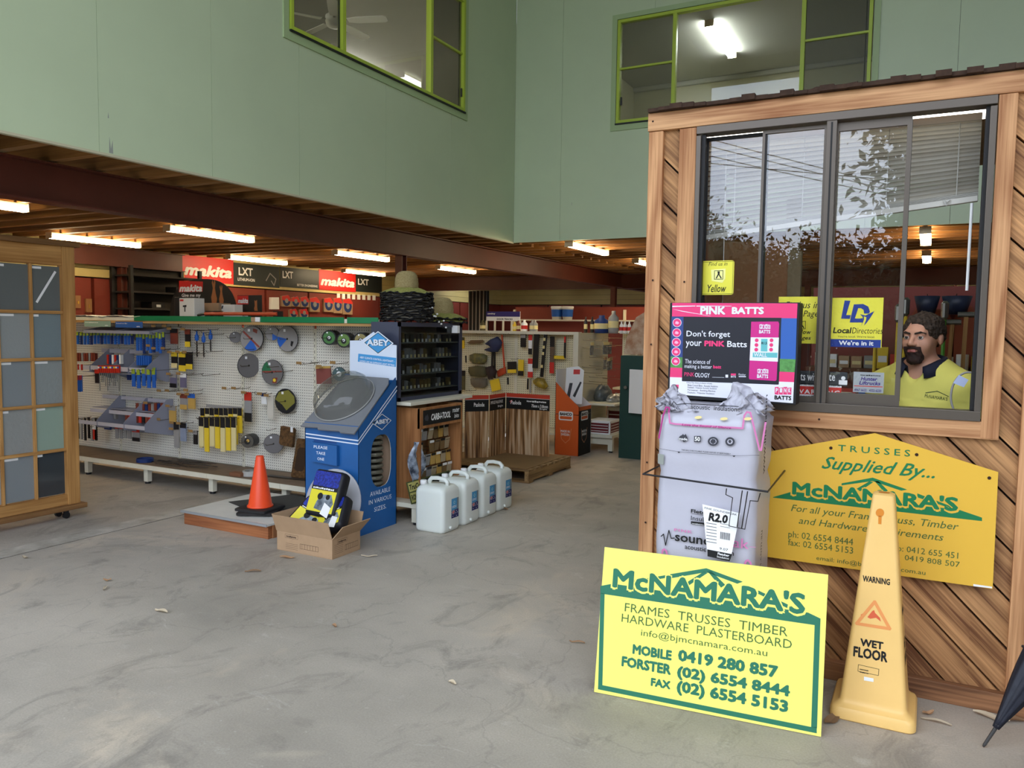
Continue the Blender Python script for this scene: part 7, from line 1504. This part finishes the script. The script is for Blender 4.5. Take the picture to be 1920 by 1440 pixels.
def bladepack(a, b, m1=WB):
    y0, z1 = wpX.at(*c3(*a)); y1, z0 = wpX.at(*c3(*b)); o = MB().prism(wpX, [(y0, z0), (y1, z0), (y1, z1-.08), ((y0+y1)/2+.05, z1), (y0, z1-.03)], -.012, .03).build('saw_blade_pack', KFT); tag(o, 'round saw blade in a red-topped blister on the side wall', 'pack', 'saw blade packs on the side wall')
    yc, zc, r = (y0+y1)/2, z0+(z1-z0)*.5, (y1-y0)*.42; MB().m(m1).face(wpX, circ(yc, zc, r, 16), .032).build('blade', None, o); MB().m(CLR).face(wpX, circ(yc, zc, r*.45, 10), .034).build('blade_hub', None, o); MB().m(RED).face(wpX, [(y0, z1-.10), (y1, z1-.12), (y1, z1-.08), ((y0+y1)/2+.05, z1), (y0, z1-.03)], .033).build('red_top', None, o)
for a, b in (((825, 450), (895, 540)), ((897, 460), (962, 540)), ((965, 460), (1030, 545)), ((1035, 465), (1110, 580)), ((1142, 470), (1212, 580)), ((1214, 470), (1280, 590)), ((1284, 475), (1356, 600)), ((885, 552), (945, 618)), ((962, 552), (1025, 620))): bladepack(a, b)
o = MB().prism(wpX, [wpX.at(*c3(*p)) for p in ((740, 560), (800, 560), (798, 470), (742, 470))], -.012, .05).build('router_card', PAPER); tag(o, 'white and red card on the side wall left of the saw blades', 'card')
# oval and square shop banners standing on the gondola
KAN = mat('kangaroo_print', (176, 108, 60), .6)
t = thing('oval_banner', 'dark oval standing banner reading makita Give me my behind the white tool carton', 'banner', (-6.1, 5.74, TZ)); ob = PY(5.74)
x0, zt = ob.at(383, 523); xa, _ = ob.at(318, 580); xb, _ = ob.at(445, 580); cxo = (xa+xb)/2; hw = (xb-xa)/2
MB().prism(ob, [(cxo+hw*math.copysign(abs(math.cos(a))**.75, math.cos(a)), TZ+(zt-TZ)*max(0, math.sin(a))**.8) for a in [math.pi*i/30 for i in range(31)]], -.006, 0).build('board', mat('banner_black', (30, 29, 28), .4), t)
def ot(s_, a, b, m, **k): textpx(ob, s_, c3(*a), c3(*b), m, .0015, t, **k)
MB().m(MKR).face(ob, [ob.at(*c3(*p)) for p in ((62, 432), (240, 428), (242, 352), (64, 346))], .001).build('red_patch', None, t); ot('makita', (66, 430), (236, 372), PAPER, bold=.05, shear=.25); ot('Give me my', (84, 475), (226, 440), PAPER, shear=.15, bold=.02); ot('Makita', (110, 540), (228, 500), PAPER, shear=.2, bold=.03)
for dx, dy, s_ in ((325, 430, 1.0), (380, 450, .8)):
    MB().m(KAN).face(ob, [ob.at(*c3(dx+x*s_, dy+y*s_)) for x, y in ((-14, 95), (-20, 40), (-12, 0), (-8, -30), (-16, -70), (-10, -92), (-2, -60), (4, -92), (12, -74), (8, -30), (14, 10), (24, 50), (18, 95))], .0015).build('animal_print', None, t)
t = thing('square_banner', 'small dark standing banner reading makita right of the oval one', 'banner', (-5.5, 5.74, TZ)); x0, z1 = ob.at(*c3(500, 455)); x1, _ = ob.at(*c3(682, 455)); MB().prism(ob, rect(x0, TZ, x1, z1), -.006, 0).build('board', MATS['banner_black'], t); MB().m(MKR).face(ob, rect(x0, z1-.09, x0+(x1-x0)*.46, z1-.005), .001).build('red_patch', None, t); text(ob, 'makita', x0+.01, z1-.08, (x1-x0)*.42, .05, PAPER, .002, t, bold=.05, shear=.25); text(ob, 'Makita', x0+.01, TZ+.03, (x1-x0)*.42, .05, PAPER, .002, t, shear=.2, bold=.03)
MB().m(KAN).face(ob, [ob.at(*c3(640+x*.7, 540+y*.7)) for x, y in ((-14, 45), (-20, 20), (-12, -10), (-16, -70), (-2, -60), (12, -74), (14, 10), (20, 45))], .0015).build('animal_print', None, t)
# black wall rack and brass packs at the left
t = thing('black_shelf_rack', 'black steel shelving against the side wall left of the oval banner', 'shelf', (-10.6, 8.6, 0)); 
for y in (7.75, 9.0): MB().box(-10.98, -10.93, y, y+.05, 0, 2.4).box(-10.55, -10.5, y, y+.05, 0, 2.4).build('post', BLK, t)
for z in (1.5, 1.75, 2.0, 2.25): MB().box(-10.98, -10.5, 7.8, 9.0, z, z+.025).build('shelf', mat('rack_charcoal', (44, 40, 38), .6), t)
MB().box(-11.0, -10.985, 7.8, 9.0, 1.3, 2.4).build('back_sheet', mat('rack_back_dark', (52, 46, 40), .7), t)
for i, (y, z) in enumerate(((8.15, 1.526), (8.7, 1.526), (8.3, 1.776), (8.75, 2.026))): o = MB().box(-10.85, -10.6, y-.12, y+.12, z, z+.10).build('tool_case', BLK); tag(o, 'dark tool case on the black shelving', 'case', 'dark tool cases on the black shelving'); MB().box(-10.6, -10.597, y-.04, y+.04, z+.02, z+.06).build('label', PAPER, o)
for i, (a, b) in enumerate((((565, 695), (607, 790)), ((645, 720), (692, 822)))):
    y0, z1 = PX(-10.98).at(a[0]/4, 380+a[1]/4); y1, z0 = PX(-10.98).at(b[0]/4, 380+b[1]/4); o = MB().box(-11.011, -10.98, y0, y1, z0, z1).build('hinge_pack', mat('clear_amber_pack', (150, 108, 70), .3)); tag(o, ('upper', 'lower')[i]+' clear pack of brass fittings on the maroon wall beside the glass samples', 'pack'); MB().box(-10.98, -10.97, y0+.05, y1-.05, z0+.06, z1-.08).build('brass_fitting', mat('brass', (206, 164, 70), .3, m=.6), o)
# ================================================================== the man at the open window
def sdf_mesh(name, f, lo, hi, h, m, parent=None, smooth=True):
    """surface net of a signed distance function"""
    ax = [np.arange(lo[i], hi[i]+h, h, dtype=np.float32) for i in range(3)]
    X, Y, Z = np.meshgrid(*ax, indexing='ij'); G = f(X, Y, Z).astype(np.float32); nx, ny, nz = G.shape
    cs = (nx-1, ny-1, nz-1); S = np.zeros(cs+(3,), np.float32); N = np.zeros(cs, np.float32)
    corner = [(a, b, c) for a in (0, 1) for b in (0, 1) for c in (0, 1)]
    def sl(o): return G[o[0]:o[0]+cs[0], o[1]:o[1]+cs[1], o[2]:o[2]+cs[2]]
    for a in corner:
        for d in range(3):
            if a[d] == 0:
                b = list(a); b[d] = 1; ga, gb = sl(a), sl(b); c = (ga < 0) != (gb < 0)
                with np.errstate(divide='ignore', invalid='ignore'): t = np.where(c, ga/(ga-gb), 0)
                for k in range(3): S[..., k] += np.where(c, a[k]+(t if k == d else 0), 0)
                N += c
    act = N > 0; idx = -np.ones(cs, np.int64); idx[act] = np.arange(act.sum()); ii = np.argwhere(act)
    P = (S[act]/N[act][:, None]+ii)*h+np.array([a[0] for a in ax], np.float32); Fs = []
    for d in range(3):
        e1, e2 = (d+1) % 3, (d+2) % 3; s0 = [slice(1, -1)]*3; s0[d] = slice(0, -1); s1 = [slice(1, -1)]*3; s1[d] = slice(1, None)
        a, b = G[tuple(s0)], G[tuple(s1)]; c = np.argwhere((a < 0) != (b < 0)); 
        if not len(c): continue
        sg = a[tuple(c.T)] < 0; base = c.copy(); base[:, e1] += 1; base[:, e2] += 1
        def at(o1, o2): q = base.copy(); q[:, e1] += o1; q[:, e2] += o2; return idx[tuple(q.T)]
        q = np.stack([at(-1, -1), at(0, -1), at(0, 0), at(-1, 0)], 1); q[~sg] = q[~sg][:, ::-1]; Fs.append(q)
    F_ = np.concatenate(Fs); me = bpy.data.meshes.new(name); me.from_pydata(P.tolist(), [], F_.tolist())
    me.polygons.foreach_set('use_smooth', [smooth]*len(me.polygons)); me.materials.append(m); me.update()
    return obj(name, me, parent)
def ell(c, r): return lambda X, Y, Z: (np.sqrt(((X-c[0])/r[0])**2+((Y-c[1])/r[1])**2+((Z-c[2])/r[2])**2)-1)*min(r)
def cap(a, b, r0, r1=None):
    a, b = np.array(a, np.float32), np.array(b, np.float32); ab = b-a; L2_ = float(ab@ab); r1 = r0 if r1 is None else r1
    def f(X, Y, Z):
        t = np.clip(((X-a[0])*ab[0]+(Y-a[1])*ab[1]+(Z-a[2])*ab[2])/L2_, 0, 1)
        return np.sqrt((X-a[0]-t*ab[0])**2+(Y-a[1]-t*ab[1])**2+(Z-a[2]-t*ab[2])**2)-(r0+(r1-r0)*t)
    return f
def su(a, b, k): h = np.clip(.5+.5*(b-a)/k, 0, 1); return b+(a-b)*h-k*h*(1-h)
def union(fs, k):
    def f(X, Y, Z):
        d = fs[0](X, Y, Z)
        for q in fs[1:]: d = su(d, q(X, Y, Z), k)
        return d
    return f
head = union([ell((0, .012, 1.556), (.074, .094, .084)), ell((0, -.026, 1.487), (.058, .066, .064)), ell((.036, -.056, 1.503), (.028, .028, .028)), ell((-.036, -.056, 1.503), (.028, .028, .028)), cap((-.036, -.078, 1.552), (.036, -.078, 1.552), .012)], .022)
def face(X, Y, Z):
    d = head(X, Y, Z)
    for s in (-1, 1): d = -su(-d, ell((s*.031, -.100, 1.533), (.015, .014, .010))(X, Y, Z), .010)
    d = su(d, cap((0, -.090, 1.536), (0, -.112, 1.506), .0075, .0125)(X, Y, Z), .010)
    for s in (-1, 1):
        d = su(d, ell((s*.013, -.098, 1.501), (.009, .011, .008))(X, Y, Z), .006); d = su(d, ell((s*.079, .014, 1.527), (.010, .018, .030))(X, Y, Z), .008)
        d = su(d, cap((s*.0, -.094, 1.4685), (s*.024, -.084, 1.474), .0055, .003)(X, Y, Z), .006)
    return d
torso = union([ell((0, .045, 1.20), (.185, .118, .19)), cap((-.155, .045, 1.315), (.155, .045, 1.315), .062), ell((0, .025, 1.02), (.172, .140, .20)), ell((0, .03, .88), (.172, .13, .14)), cap((-.06, .04, 1.37), (.06, .04, 1.37), .05)], .07)
neck = cap((0, .012, 1.47), (0, .035, 1.36), .055, .064)
def arm(s): return union([cap((s*.205, .045, 1.30), (s*.245, .06, 1.04), .056, .046), cap((s*.245, .06, 1.04), (s*.19, -.13, .90), .044, .030)], .03)
def hand(s):
    fs = [ell((s*.182, -.165, .885), (.036, .046, .018))]
    for i, (dx, L_) in enumerate(((-.027, .060), (-.009, .072), (.010, .068), (.027, .052))): fs += [cap((s*.182+dx, -.195, .885), (s*.182+dx*1.1, -.195-L_*.55, .880), .009, .0085), cap((s*.182+dx*1.1, -.195-L_*.55, .880), (s*.182+dx*1.1, -.195-L_, .862), .0085, .0075)]
    fs += [cap((s*.182-s*.03, -.15, .885), (s*.182-s*.058, -.185, .880), .011, .009)]
    return union(fs, .008)
def leg(s): return union([cap((s*.09, .03, .86), (s*.10, .02, .49), .088, .060), cap((s*.10, .02, .49), (s*.10, .045, .09), .060, .040), cap((s*.10, .05, .05), (s*.108, -.13, .035), .045, .036)], .03)
parts_ = [arm(-1), arm(1), hand(-1), hand(1), leg(-1), leg(1)]
def body(X, Y, Z):
    d = su(torso(X, Y, Z), neck(X, Y, Z), .035); d = su(d, face(X, Y, Z), .016)
    for i, q in enumerate(parts_): d = su(d, q(X, Y, Z), .03 if i < 2 or i > 3 else .012)
    return d
SKIN = mat('skin', (204, 150, 122), .5, spec=.35, var=.10, vs=16)
SKIN.node_tree.nodes['Principled BSDF'].inputs['Subsurface Weight'].default_value = .15; SKIN.node_tree.nodes['Principled BSDF'].inputs['Subsurface Radius'].default_value = (.02, .008, .005)
MANX, MANY, YAW = -.035, 4.14, math.radians(-24)
man = sdf_mesh('person', body, (-.36, -.30, -.01), (.36, .22, 1.66), .0062, SKIN); LOCAL.add(man.name)
tag(man, 'smiling bearded person in a yellow polo shirt standing inside the open office window', 'person')
man.location = (MANX, MANY, 0); man.rotation_euler = (0, 0, YAW)
def noise3(X, Y, Z, s): return (np.sin(X*s+1.3*np.sin(Z*s*.7))+np.sin(Y*s*1.1+1.7*np.sin(X*s*.8))+np.sin(Z*s*.9+1.1*np.sin(Y*s)))/3
sleeves = [union([cap((s*.200, .045, 1.305), (s*.242, .058, 1.10), .064, .066)], .01) for s in (-1, 1)]
def shirt(X, Y, Z):
    d = torso(X, Y, Z)-.012
    for q in sleeves: d = su(d, q(X, Y, Z), .03)
    d = d+.0035*noise3(X, Y, Z*.6, 34)+.003*np.sin(Z*30+X*40)*(Z < 1.25)
    d = np.maximum(d, -(cap((0, .03, 1.365), (0, .0, 1.60), .082, .13)(X, Y, Z))); d = np.maximum(d, -(union([cap((0, -.06, 1.40), (0, -.125, 1.275), .046, .014)], .01)(X, Y, Z))); d = np.maximum(d, .83-Z)
    for s in (-1, 1): d = np.maximum(d, -(np.abs(X)-.17)*0-9)
    return d
HIVIS = mat('polo_yellow', (232, 222, 112), .8, spec=.2, var=.06, vs=8)
sh = sdf_mesh('polo_shirt', shirt, (-.36, -.18, .82), (.36, .24, 1.46), .0072, HIVIS, man)
tr_ = sdf_mesh('trousers', lambda X, Y, Z: np.maximum(np.minimum(np.minimum(union([leg(-1)], .01)(X, Y, Z), leg(1)(X, Y, Z))-.014, np.maximum(torso(X, Y, Z)-.010, Z-.86)), .07-Z), (-.26, -.2, .05), (.26, .24, .90), .013, mat('navy_trousers', (34, 38, 56), .85), man)
bo = sdf_mesh('boots', lambda X, Y, Z: np.maximum(np.minimum(leg(-1)(X, Y, Z), leg(1)(X, Y, Z))-.009, Z-.13), (-.2, -.22, -.012), (.2, .12, .15), .01, mat('brown_boots', (84, 58, 38), .6), man)
HAIRM = mat('hair_brown', (66, 50, 36), .75, c2=(40, 30, 22), vs=70, bump=.8, bs=120)
def hair(X, Y, Z):
    d = ell((0, .020, 1.560), (.088, .104, .092))(X, Y, Z)+.0055*noise3(X, Y, Z, 150)+.004*noise3(X, Y, Z, 260)
    cut = ell((0, -.098, 1.512), (.073, .075, .090))(X, Y, Z); d = np.maximum(d, -cut+.003*noise3(X, Y, Z, 200)); d = np.maximum(d, (1.512-Z)-.4*(Y-.02)); d = np.maximum(d, -ell((.084, .005, 1.522), (.02, .022, .03))(X, Y, Z)); return np.maximum(d, -ell((-.084, .005, 1.522), (.02, .022, .03))(X, Y, Z))
sdf_mesh('hair', hair, (-.11, -.11, 1.44), (.11, .14, 1.68), .0036, HAIRM, man)
def beard(X, Y, Z):
    d = head(X, Y, Z)-.010+.003*noise3(X, Y, Z, 240); d = np.maximum(d, np.abs(X)-.037-.25*(1.47-Z)*(Z < 1.47)*.4); d = np.maximum(d, Z-1.4905); d = np.maximum(d, Y+.052)
    d = np.maximum(d, -ell((0, -.10, 1.473), (.029, .03, .009))(X, Y, Z)); chin = ell((0, -.066, 1.436), (.036, .032, .030))(X, Y, Z)+.003*noise3(X, Y, Z, 220); return np.minimum(d, chin)
sdf_mesh('beard', beard, (-.07, -.13, 1.39), (.07, -.02, 1.51), .003, mat('beard_dark', (58, 36, 28), .8, c2=(36, 24, 20), vs=80), man)
for s in (-1, 1):
    e = MB().m(mat('eye_white', (214, 206, 198), .3)).lathe([(.0005, -.0125), (.007, -.0104), (.011, -.006), (.0125, 0), (.011, .006), (.007, .0104), (.0005, .0125)], (s*.031, -.0805, 1.533), 14, (0, -1, 0)).build('eye', None, man, True)
    MB().m(mat('iris', (50, 44, 36), .2)).lathe([(.0068, .0106), (.006, .0118), (.0005, .0130)], (s*.031, -.0805, 1.533), 12, (.30, -1, 0)).build('iris', None, e, True)
    sdf_mesh('eyebrow', union([cap((s*.013, -.095, 1.5505), (s*.034, -.092, 1.556), .0045, .0045), cap((s*.034, -.092, 1.556), (s*.052, -.076, 1.551), .0045, .003)], .004), (-.065, -.11, 1.53), (.065, -.06, 1.57), .0028, HAIRM, man)
    sdf_mesh('eyelid', lambda X, Y, Z, s=s: np.maximum(ell((s*.031, -.0805, 1.534), (.0142, .0142, .0142))(X, Y, Z), (1.5392-Z)+(Y+.08)*.15), (s*.031-.02, -.1, 1.51), (s*.031+.02, -.05, 1.56), .0022, SKIN, man)
sdf_mesh('lips', union([cap((0, -.0985, 1.4715), (.026, -.087, 1.480), .0045, .0026), cap((0, -.0985, 1.4715), (-.026, -.087, 1.480), .0045, .0026), cap((-.015, -.0955, 1.4675), (.015, -.0955, 1.4675), .0045)], .004), (-.035, -.12, 1.45), (.035, -.07, 1.49), .0026, mat('lip', (168, 96, 86), .5), man)
# collar: navy band folded round the neck, open at the front
COLL = mat('navy_collar', (26, 28, 46), .8); co = MB(); rows = []
for k, (r, z) in enumerate(((.080, 1.402), (.084, 1.432), (.092, 1.428), (.118, 1.388))):
    rows.append([(r*1.06*math.sin(a), .022-r*math.cos(a)*1.0+.012*(k == 3), z-.045*max(0, math.cos(a))**2-.012*(k == 3)*abs(math.sin(a))+.018*max(0, -math.cos(a))) for a in [math.radians(24+312*i/28) for i in range(29)]])
co.ring(rows, 29, False); o = co.build('collar', COLL, man, True); s_ = o.modifiers.new('s', 'SOLIDIFY'); s_.thickness = .006
for k in range(2):
    st = MB(); ii = [((.108+.007*k)*1.06*math.sin(a), .022-(.108+.007*k)*math.cos(a)+.010, 1.407-.011*k-.045*max(0, math.cos(a))**2+.018*max(0, -math.cos(a))-.004) for a in [math.radians(24+312*i/28) for i in range(29)]]; st.tube(ii, .0022, 5).build('collar_stripe', HIVIS, man)
pk_ = MB(); pk_.add([(-.006, -.120, 1.335), (.016, -.122, 1.335), (.012, -.112, 1.20), (-.010, -.112, 1.20)], [(0, 1, 2, 3)]); 
lp = PL((.06, -.10, 1.262), (1, 0, -.12), (.12, 0, 1)); NAVI = mat('embroidery_green', (34, 62, 40), .8)
def cling(o):
    n = len(o.data.vertices); a = np.empty(n*3); o.data.vertices.foreach_get('co', a); a = a.reshape(-1, 3); ys = np.linspace(-.2, .08, 281)
    F_ = shirt(np.repeat(a[:, :1], 281, 1), np.repeat(ys[None], n, 0), np.repeat(a[:, 2:3], 281, 1)); a[:, 1] = ys[np.argmax(F_ < 0, 1)]-.0025; o.data.vertices.foreach_set('co', a.ravel()); o.data.update()
cling(text(lp, "McNAMARA'S", 0, 0, .088, .015, NAVI, .0, man, name='embroidery')); cling(stroke(lp, [(.0, .02), (.044, .036), (.09, .02)], .003, NAVI, 0, man, 'embroidery'))
# grey looped cable with a white tag
t = thing('cable_loop', 'grey cable loop with white tag hanging inside the open office pane', 'cable', (.13, 3.86, 1.25)); lp = PY(3.90)
def soft(q, k=2):
    for _ in range(k): q = [q[0]]+[x for a, b in zip(q, q[1:]) for x in (a.lerp(b, .25), a.lerp(b, .75))]+[q[-1]]
    return q
MB().tube(soft([lp.pt(*lp.at(*q)) for q in ((1830, 700), (1812, 697), (1797, 705), (1786, 722), (1782, 745), (1786, 765), (1795, 778), (1806, 779), (1818, 772), (1826, 755))]), .0045, 8).build('cable', mat('cable_grey', (150, 146, 142), .5), t, True)
MB().prism(lp, [lp.at(*q) for q in ((1787, 718), (1807, 726), (1816, 712), (1798, 703))], .004, .007).build('tag', mat('tag_pale_blue', (186, 196, 226), .5), t); MB().lathe([(.010, 0), (.012, .02), (.006, .03)], lp.pt(*lp.at(1826, 700)), 10, (1, 0, 0)).build('plug', mat('cable_grey', (150, 146, 142), .5), t)

# ================================================================== shop seen through the office
def sw(px, py, y): a, b = PY(y).at(px, py); return a, b
t = thing('tool_wall', 'maroon tool board behind the person in the office', 'tool board', (.3, 7.6, 0)); MB().box(-.95, 2.4, 7.6, 7.65, 0, 1.95).build('board', MAROON, t)
for z in (.9, 1.22): MB().box(-.95, 2.4, 7.25, 7.6, z, z+.03).build('shelf', mat('shelf_brown', (104, 62, 40), .7), t)
BAR = mat('barrow_rust', (142, 66, 34), .5)
for i, (x0, x1, y0, y1) in enumerate(((1788, 1834, 573, 690), (1736, 1786, 580, 690), (1700, 1734, 578, 690))):
    a, zt = sw(x0, y0, 7.5); b, zb_ = sw(x1, y1, 7.5); m_ = MB(); q = [(a, zb_), (b, zb_), (b, zt-.12), (b-.07, zt), (a+.07, zt), (a, zt-.12)]
    loft(m_, [[(x, y, z) for x, z in [((a+b)/2+(px-(a+b)/2)*k, zt+(pz-zt)*k if False else pz) for px, pz in q]] for y, k in ((7.52, 1), (7.58, .9))]); o = m_.build('barrow_tray', BAR); tag(o, 'upright rust-brown barrow tray '+('at the right edge of the open pane', 'behind the head of the person', 'beside the yellow handles')[i], 'barrow')
for i, (x0, x1) in enumerate(((1714, 1762), (1765, 1822))):
    a, zt = sw(x0, 556, 7.35); b, zb_ = sw(x1, 590, 7.35); o = MB().lathe([((b-a)*.32, 0), ((b-a)*.5, zt-zb_), ((b-a)*.46, zt-zb_), ((b-a)*.30, .02)], ((a+b)/2, 7.3, zb_), 18).build('plastic_tub', mat('tub_navy', (36, 44, 66), .4), None, True); tag(o, ('left', 'right')[i]+' navy tub hanging above the person in the office', 'tub'); hook_at((a+b)/2, zt+.01, .2, False, t, 7.6)
for i, (x, y0, y1, m) in enumerate(((1691, 592, 705, YEL), (1698, 588, 700, YEL), (1684, 600, 700, YEL), (1771, 595, 700, mat('handle_green', (92, 168, 60), .4)), (1643, 600, 700, YEL))):
    a, zt = sw(x, y0, 7.1); b, zb_ = sw(x-5, y1, 7.1); o = MB().cyl((b, 7.1, 0), (a, 7.12, zt), .014, n=8).build('long_handle_tool', m); tag(o, ('tall yellow tool handle left of the person, middle one', 'tall yellow tool handle nearest the person', 'tall yellow tool handle at the window stile', 'tall green tool handle right of the head of the person', 'yellow tool handle seen through the sliding pane')[i], 'tool handle', None)
    MB().lathe([(.014, -.02), (.028, 0), (.03, .11), (.012, .13)], (a, 7.12, zt), 10).build('steel_head', STEEL, o)
for i, (x, y0, y1) in enumerate(((1786, 604, 640), (1812, 590, 645))):
    a, zt = sw(x, y0, 7.2); b, zb_ = sw(x-5, y1, 7.2); o = MB().bar((b, 7.2, 1.25), (a, 7.2, zt), .03, .022, (0, 1, 0)).build('hammer', wood('ash_handle', (150, 106, 60), (196, 152, 98), 8, along=2, knots=False)); tag(o, ('shorter', 'taller')[i]+' wooden hammer handle standing right of the person', 'hammer'); MB().cyl((a-.06, 7.2, zt), (a+.06, 7.2, zt), .022, n=10).build('head', STEEL, o)
BOXC = [RED, PAPER, CARDB, BRN, CLR, MATS['pack_mid_blue'], CARDB, YEL, BLK]
def goods(y, z, x0, x1, n, lb, grp, hmax=.14):
    for i in range(n):
        x = x0+(x1-x0)*i/n; w_ = (x1-x0)/n*.42; h = random.uniform(.05, hmax); k = random.random()
        if k < .6: o = MB().box(x-w_, x+w_, y-.06, y+.06, z, z+h).build('stock_carton', random.choice(BOXC), None, bev=.002); MB().box(x-w_*.8, x+w_*.8, y-.062, y-.06, z+h*.3, z+h*.6).build('carton_label', random.choice((PAPER, RED, IVO)), o); tag(o, lb, 'box', grp)
        else: o = MB().lathe([(min(w_, .05), 0), (min(w_, .05), h), (min(w_, .05)*.4, h)], (x, y, z), 12).build('stock_roll', random.choice((PAPER, CLR, CREAM)), None); tag(o, lb.replace('carton', 'roll'), 'roll', grp)
goods(7.4, 1.251, .02, 1.0, 9, 'small carton on the upper shelf behind the person', 'stock on the upper office shelf'); goods(7.4, .931, -.6, 1.0, 12, 'small carton on the lower shelf behind the person', 'stock on the lower office shelf', .2); goods(7.4, 1.251, -.85, -.15, 7, 'small carton seen through the sliding pane', 'stock seen through the sliding pane', .2)
goods(5.0, 1.041, -.60, -.25, 4, 'small carton on the service counter', 'stock on the service counter', .16)
a, z = sw(1600, 690, 5.15); o = thing('copper_drum', 'round copper-brown drum on the service counter', 'drum', (-.33, 5.1, 1.041), local=True); MB().lathe([(.075, 0), (.085, .01), (.085, .10), (.05, .135), (.01, .14)], n=24).build('drum_body', mat('copper_brown', (120, 68, 40), .35, m=.4), o, True)
t = thing('office_back_shelf', 'tall dim shelving far behind the office', 'shelf', (.5, 14.0, 0)); MB().box(-1.6, 4.3, 13.9, 14.2, 1.95, 1.98).box(-1.6, 4.3, 13.9, 14.2, 1.4, 1.43).build('shelf_board', CREAM, t)
for x in (-1.6, .3, 2.3, 4.3): MB().box(x-.02, x+.02, 13.9, 14.2, 0, 2.3).build('post', OXIDE, t)

# ================================================================== outdoors behind the camera, mirrored in the panes
BARKM = mat('tree_bark', (84, 70, 56), .9, var=.3, vs=8)
def leafm(name, c): return mat(name, c, .7, rnd=.0, var=.35, vs=3)
def tree(label, x, y, zc, rx, rz, seed, m, n=2600, leafs=.16, trunk=.14, cat='tree', nm='garden_tree'):
    rs = np.random.RandomState(seed); t = thing(nm, label, cat, (x, y, 0), group='trees across the road')
    cl = rs.normal(size=(26, 3)); cl /= np.linalg.norm(cl, axis=1)[:, None]; cl *= rs.uniform(.35, .95, (26, 1)); cl[0] = 0
    cen = cl[rs.randint(0, 26, n)]+rs.normal(scale=.19, size=(n, 3)); P = cen*np.array([rx, rx, rz])+np.array([x, y, zc])
    u = rs.normal(size=(n, 3)); u /= np.linalg.norm(u, axis=1)[:, None]; v = rs.normal(size=(n, 3)); v -= (v*u).sum(1)[:, None]*u; v /= np.linalg.norm(v, axis=1)[:, None]
    s = rs.uniform(.5, 1.2, (n, 1))*leafs; Q = np.stack([P-u*s, P+v*s*.45, P+u*s, P-v*s*.45], 1).reshape(-1, 3)
    me = bpy.data.meshes.new('crown'); me.from_pydata(Q.tolist(), [], np.arange(n*4).reshape(-1, 4).tolist()); me.materials.append(m); o = obj('crown', me, t); o['kind'] = 'stuff'
    KF = .62 if rz < 3 else .78; k_ = MB(); cm = [[(x+rx*KF*math.cos(a/14*6.283)*math.sin(b/8*math.pi)*(1+.12*math.sin(a*2+b)), y+rx*KF*math.sin(a/14*6.283)*math.sin(b/8*math.pi)*(1+.12*math.cos(a*3+b)), zc-rz*KF*math.cos(b/8*math.pi)) for a in range(14)] for b in range(9)]; k_.ring(cm, 14); k_.build('inner_foliage', m, t, True)
    MB().tube([(x, y, -.06), (x+.05, y, zc*.5), (x, y, zc)], [trunk, trunk*.8, trunk*.4], 8).build('trunk', BARKM, t, True)
    for k in range(6): e = P[rs.randint(n)]; MB().tube([(x, y, zc*.6), tuple((np.array([x, y, zc])+e)/2), tuple(e)], [trunk*.45, trunk*.3, .02], 6).build('bough', BARKM, t, True)
EVG = leafm('evergreen_leaf', (52, 66, 38)); OLG = leafm('gum_leaf', (84, 96, 64))
tree('large dark evergreen tree across the road', 1.9, -12.5, 4.8, 3.6, 4.1, 3, EVG, 26000, .16, .3)
tree('broad gum tree across the road', -5.4, -15.5, 3.1, 2.3, 1.7, 5, OLG, 9000, .09); tree('low rounded tree across the road', -2.9, -16.5, 2.7, 1.9, 1.6, 8, EVG, 8000, .09); tree('spreading tree at the far left across the road', -9.5, -17, 3.0, 2.8, 2.0, 9, OLG, 8000, .1)
tree('dense shrub below the gum tree', -4.2, -13.2, 1.3, 2.2, 1.3, 12, EVG, 7000, .10, .1); tree('dense shrub below the evergreen', -.4, -13.0, 1.4, 2.3, 1.5, 14, EVG, 7000, .10, .1); tree('dense shrub at the road bend', -8.4, -13.4, 1.2, 2.3, 1.3, 15, EVG, 7000, .1, .1); tree('dense shrub at the far right', 6.5, -13, 1.6, 2.8, 1.7, 17, EVG, 7000, .1, .1)
for i in range(7): tree(('first', 'second', 'third', 'fourth', 'fifth', 'sixth', 'seventh')[i]+' added tree of the low belt closing sky gaps behind the garden trees', -15+i*4.6, -21.5+(i % 2), 2.3, 3.2, 2.35, 30+i, EVG, 5000, .14, .15)  # dark belt added to block mirrored sky showing under the crowns
WM = mat('power_line', (40, 40, 42), .6); vp_ = PY(30.0)
t = thing('power_lines', 'overhead power lines strung between poles across the road', 'power lines', (0, -22.56, 0))
for p, q in (((1315, 258), (1700, 355)), ((1315, 272), (1700, 364)), ((1315, 290), (1700, 374)), ((1318, 306), (1700, 340))):
    a, b = V(vp_.pt(*vp_.at(*p))), V(vp_.pt(*vp_.at(*q))); d_ = b-a; a2, b2 = a-d_*1.2, b+d_*1.5; pts = []
    for i in range(13): f = i/12; c_ = a2.lerp(b2, f); pts.append((c_.x, 7.44-c_.y, c_.z-.35*4*f*(1-f)+.35))
    MB().tube(pts, .018, 5).build('wire', WM, t)
for x in (-15.2, 11.0): MB().cyl((x, -22.56, -.06), (x, -22.56, 12.0), .16, .11, 10).build('pole', BARKM, t); MB().box(x-.05, x+.05, -23.5, -21.6, 10.2, 10.35).build('crossarm', BARKM, t)
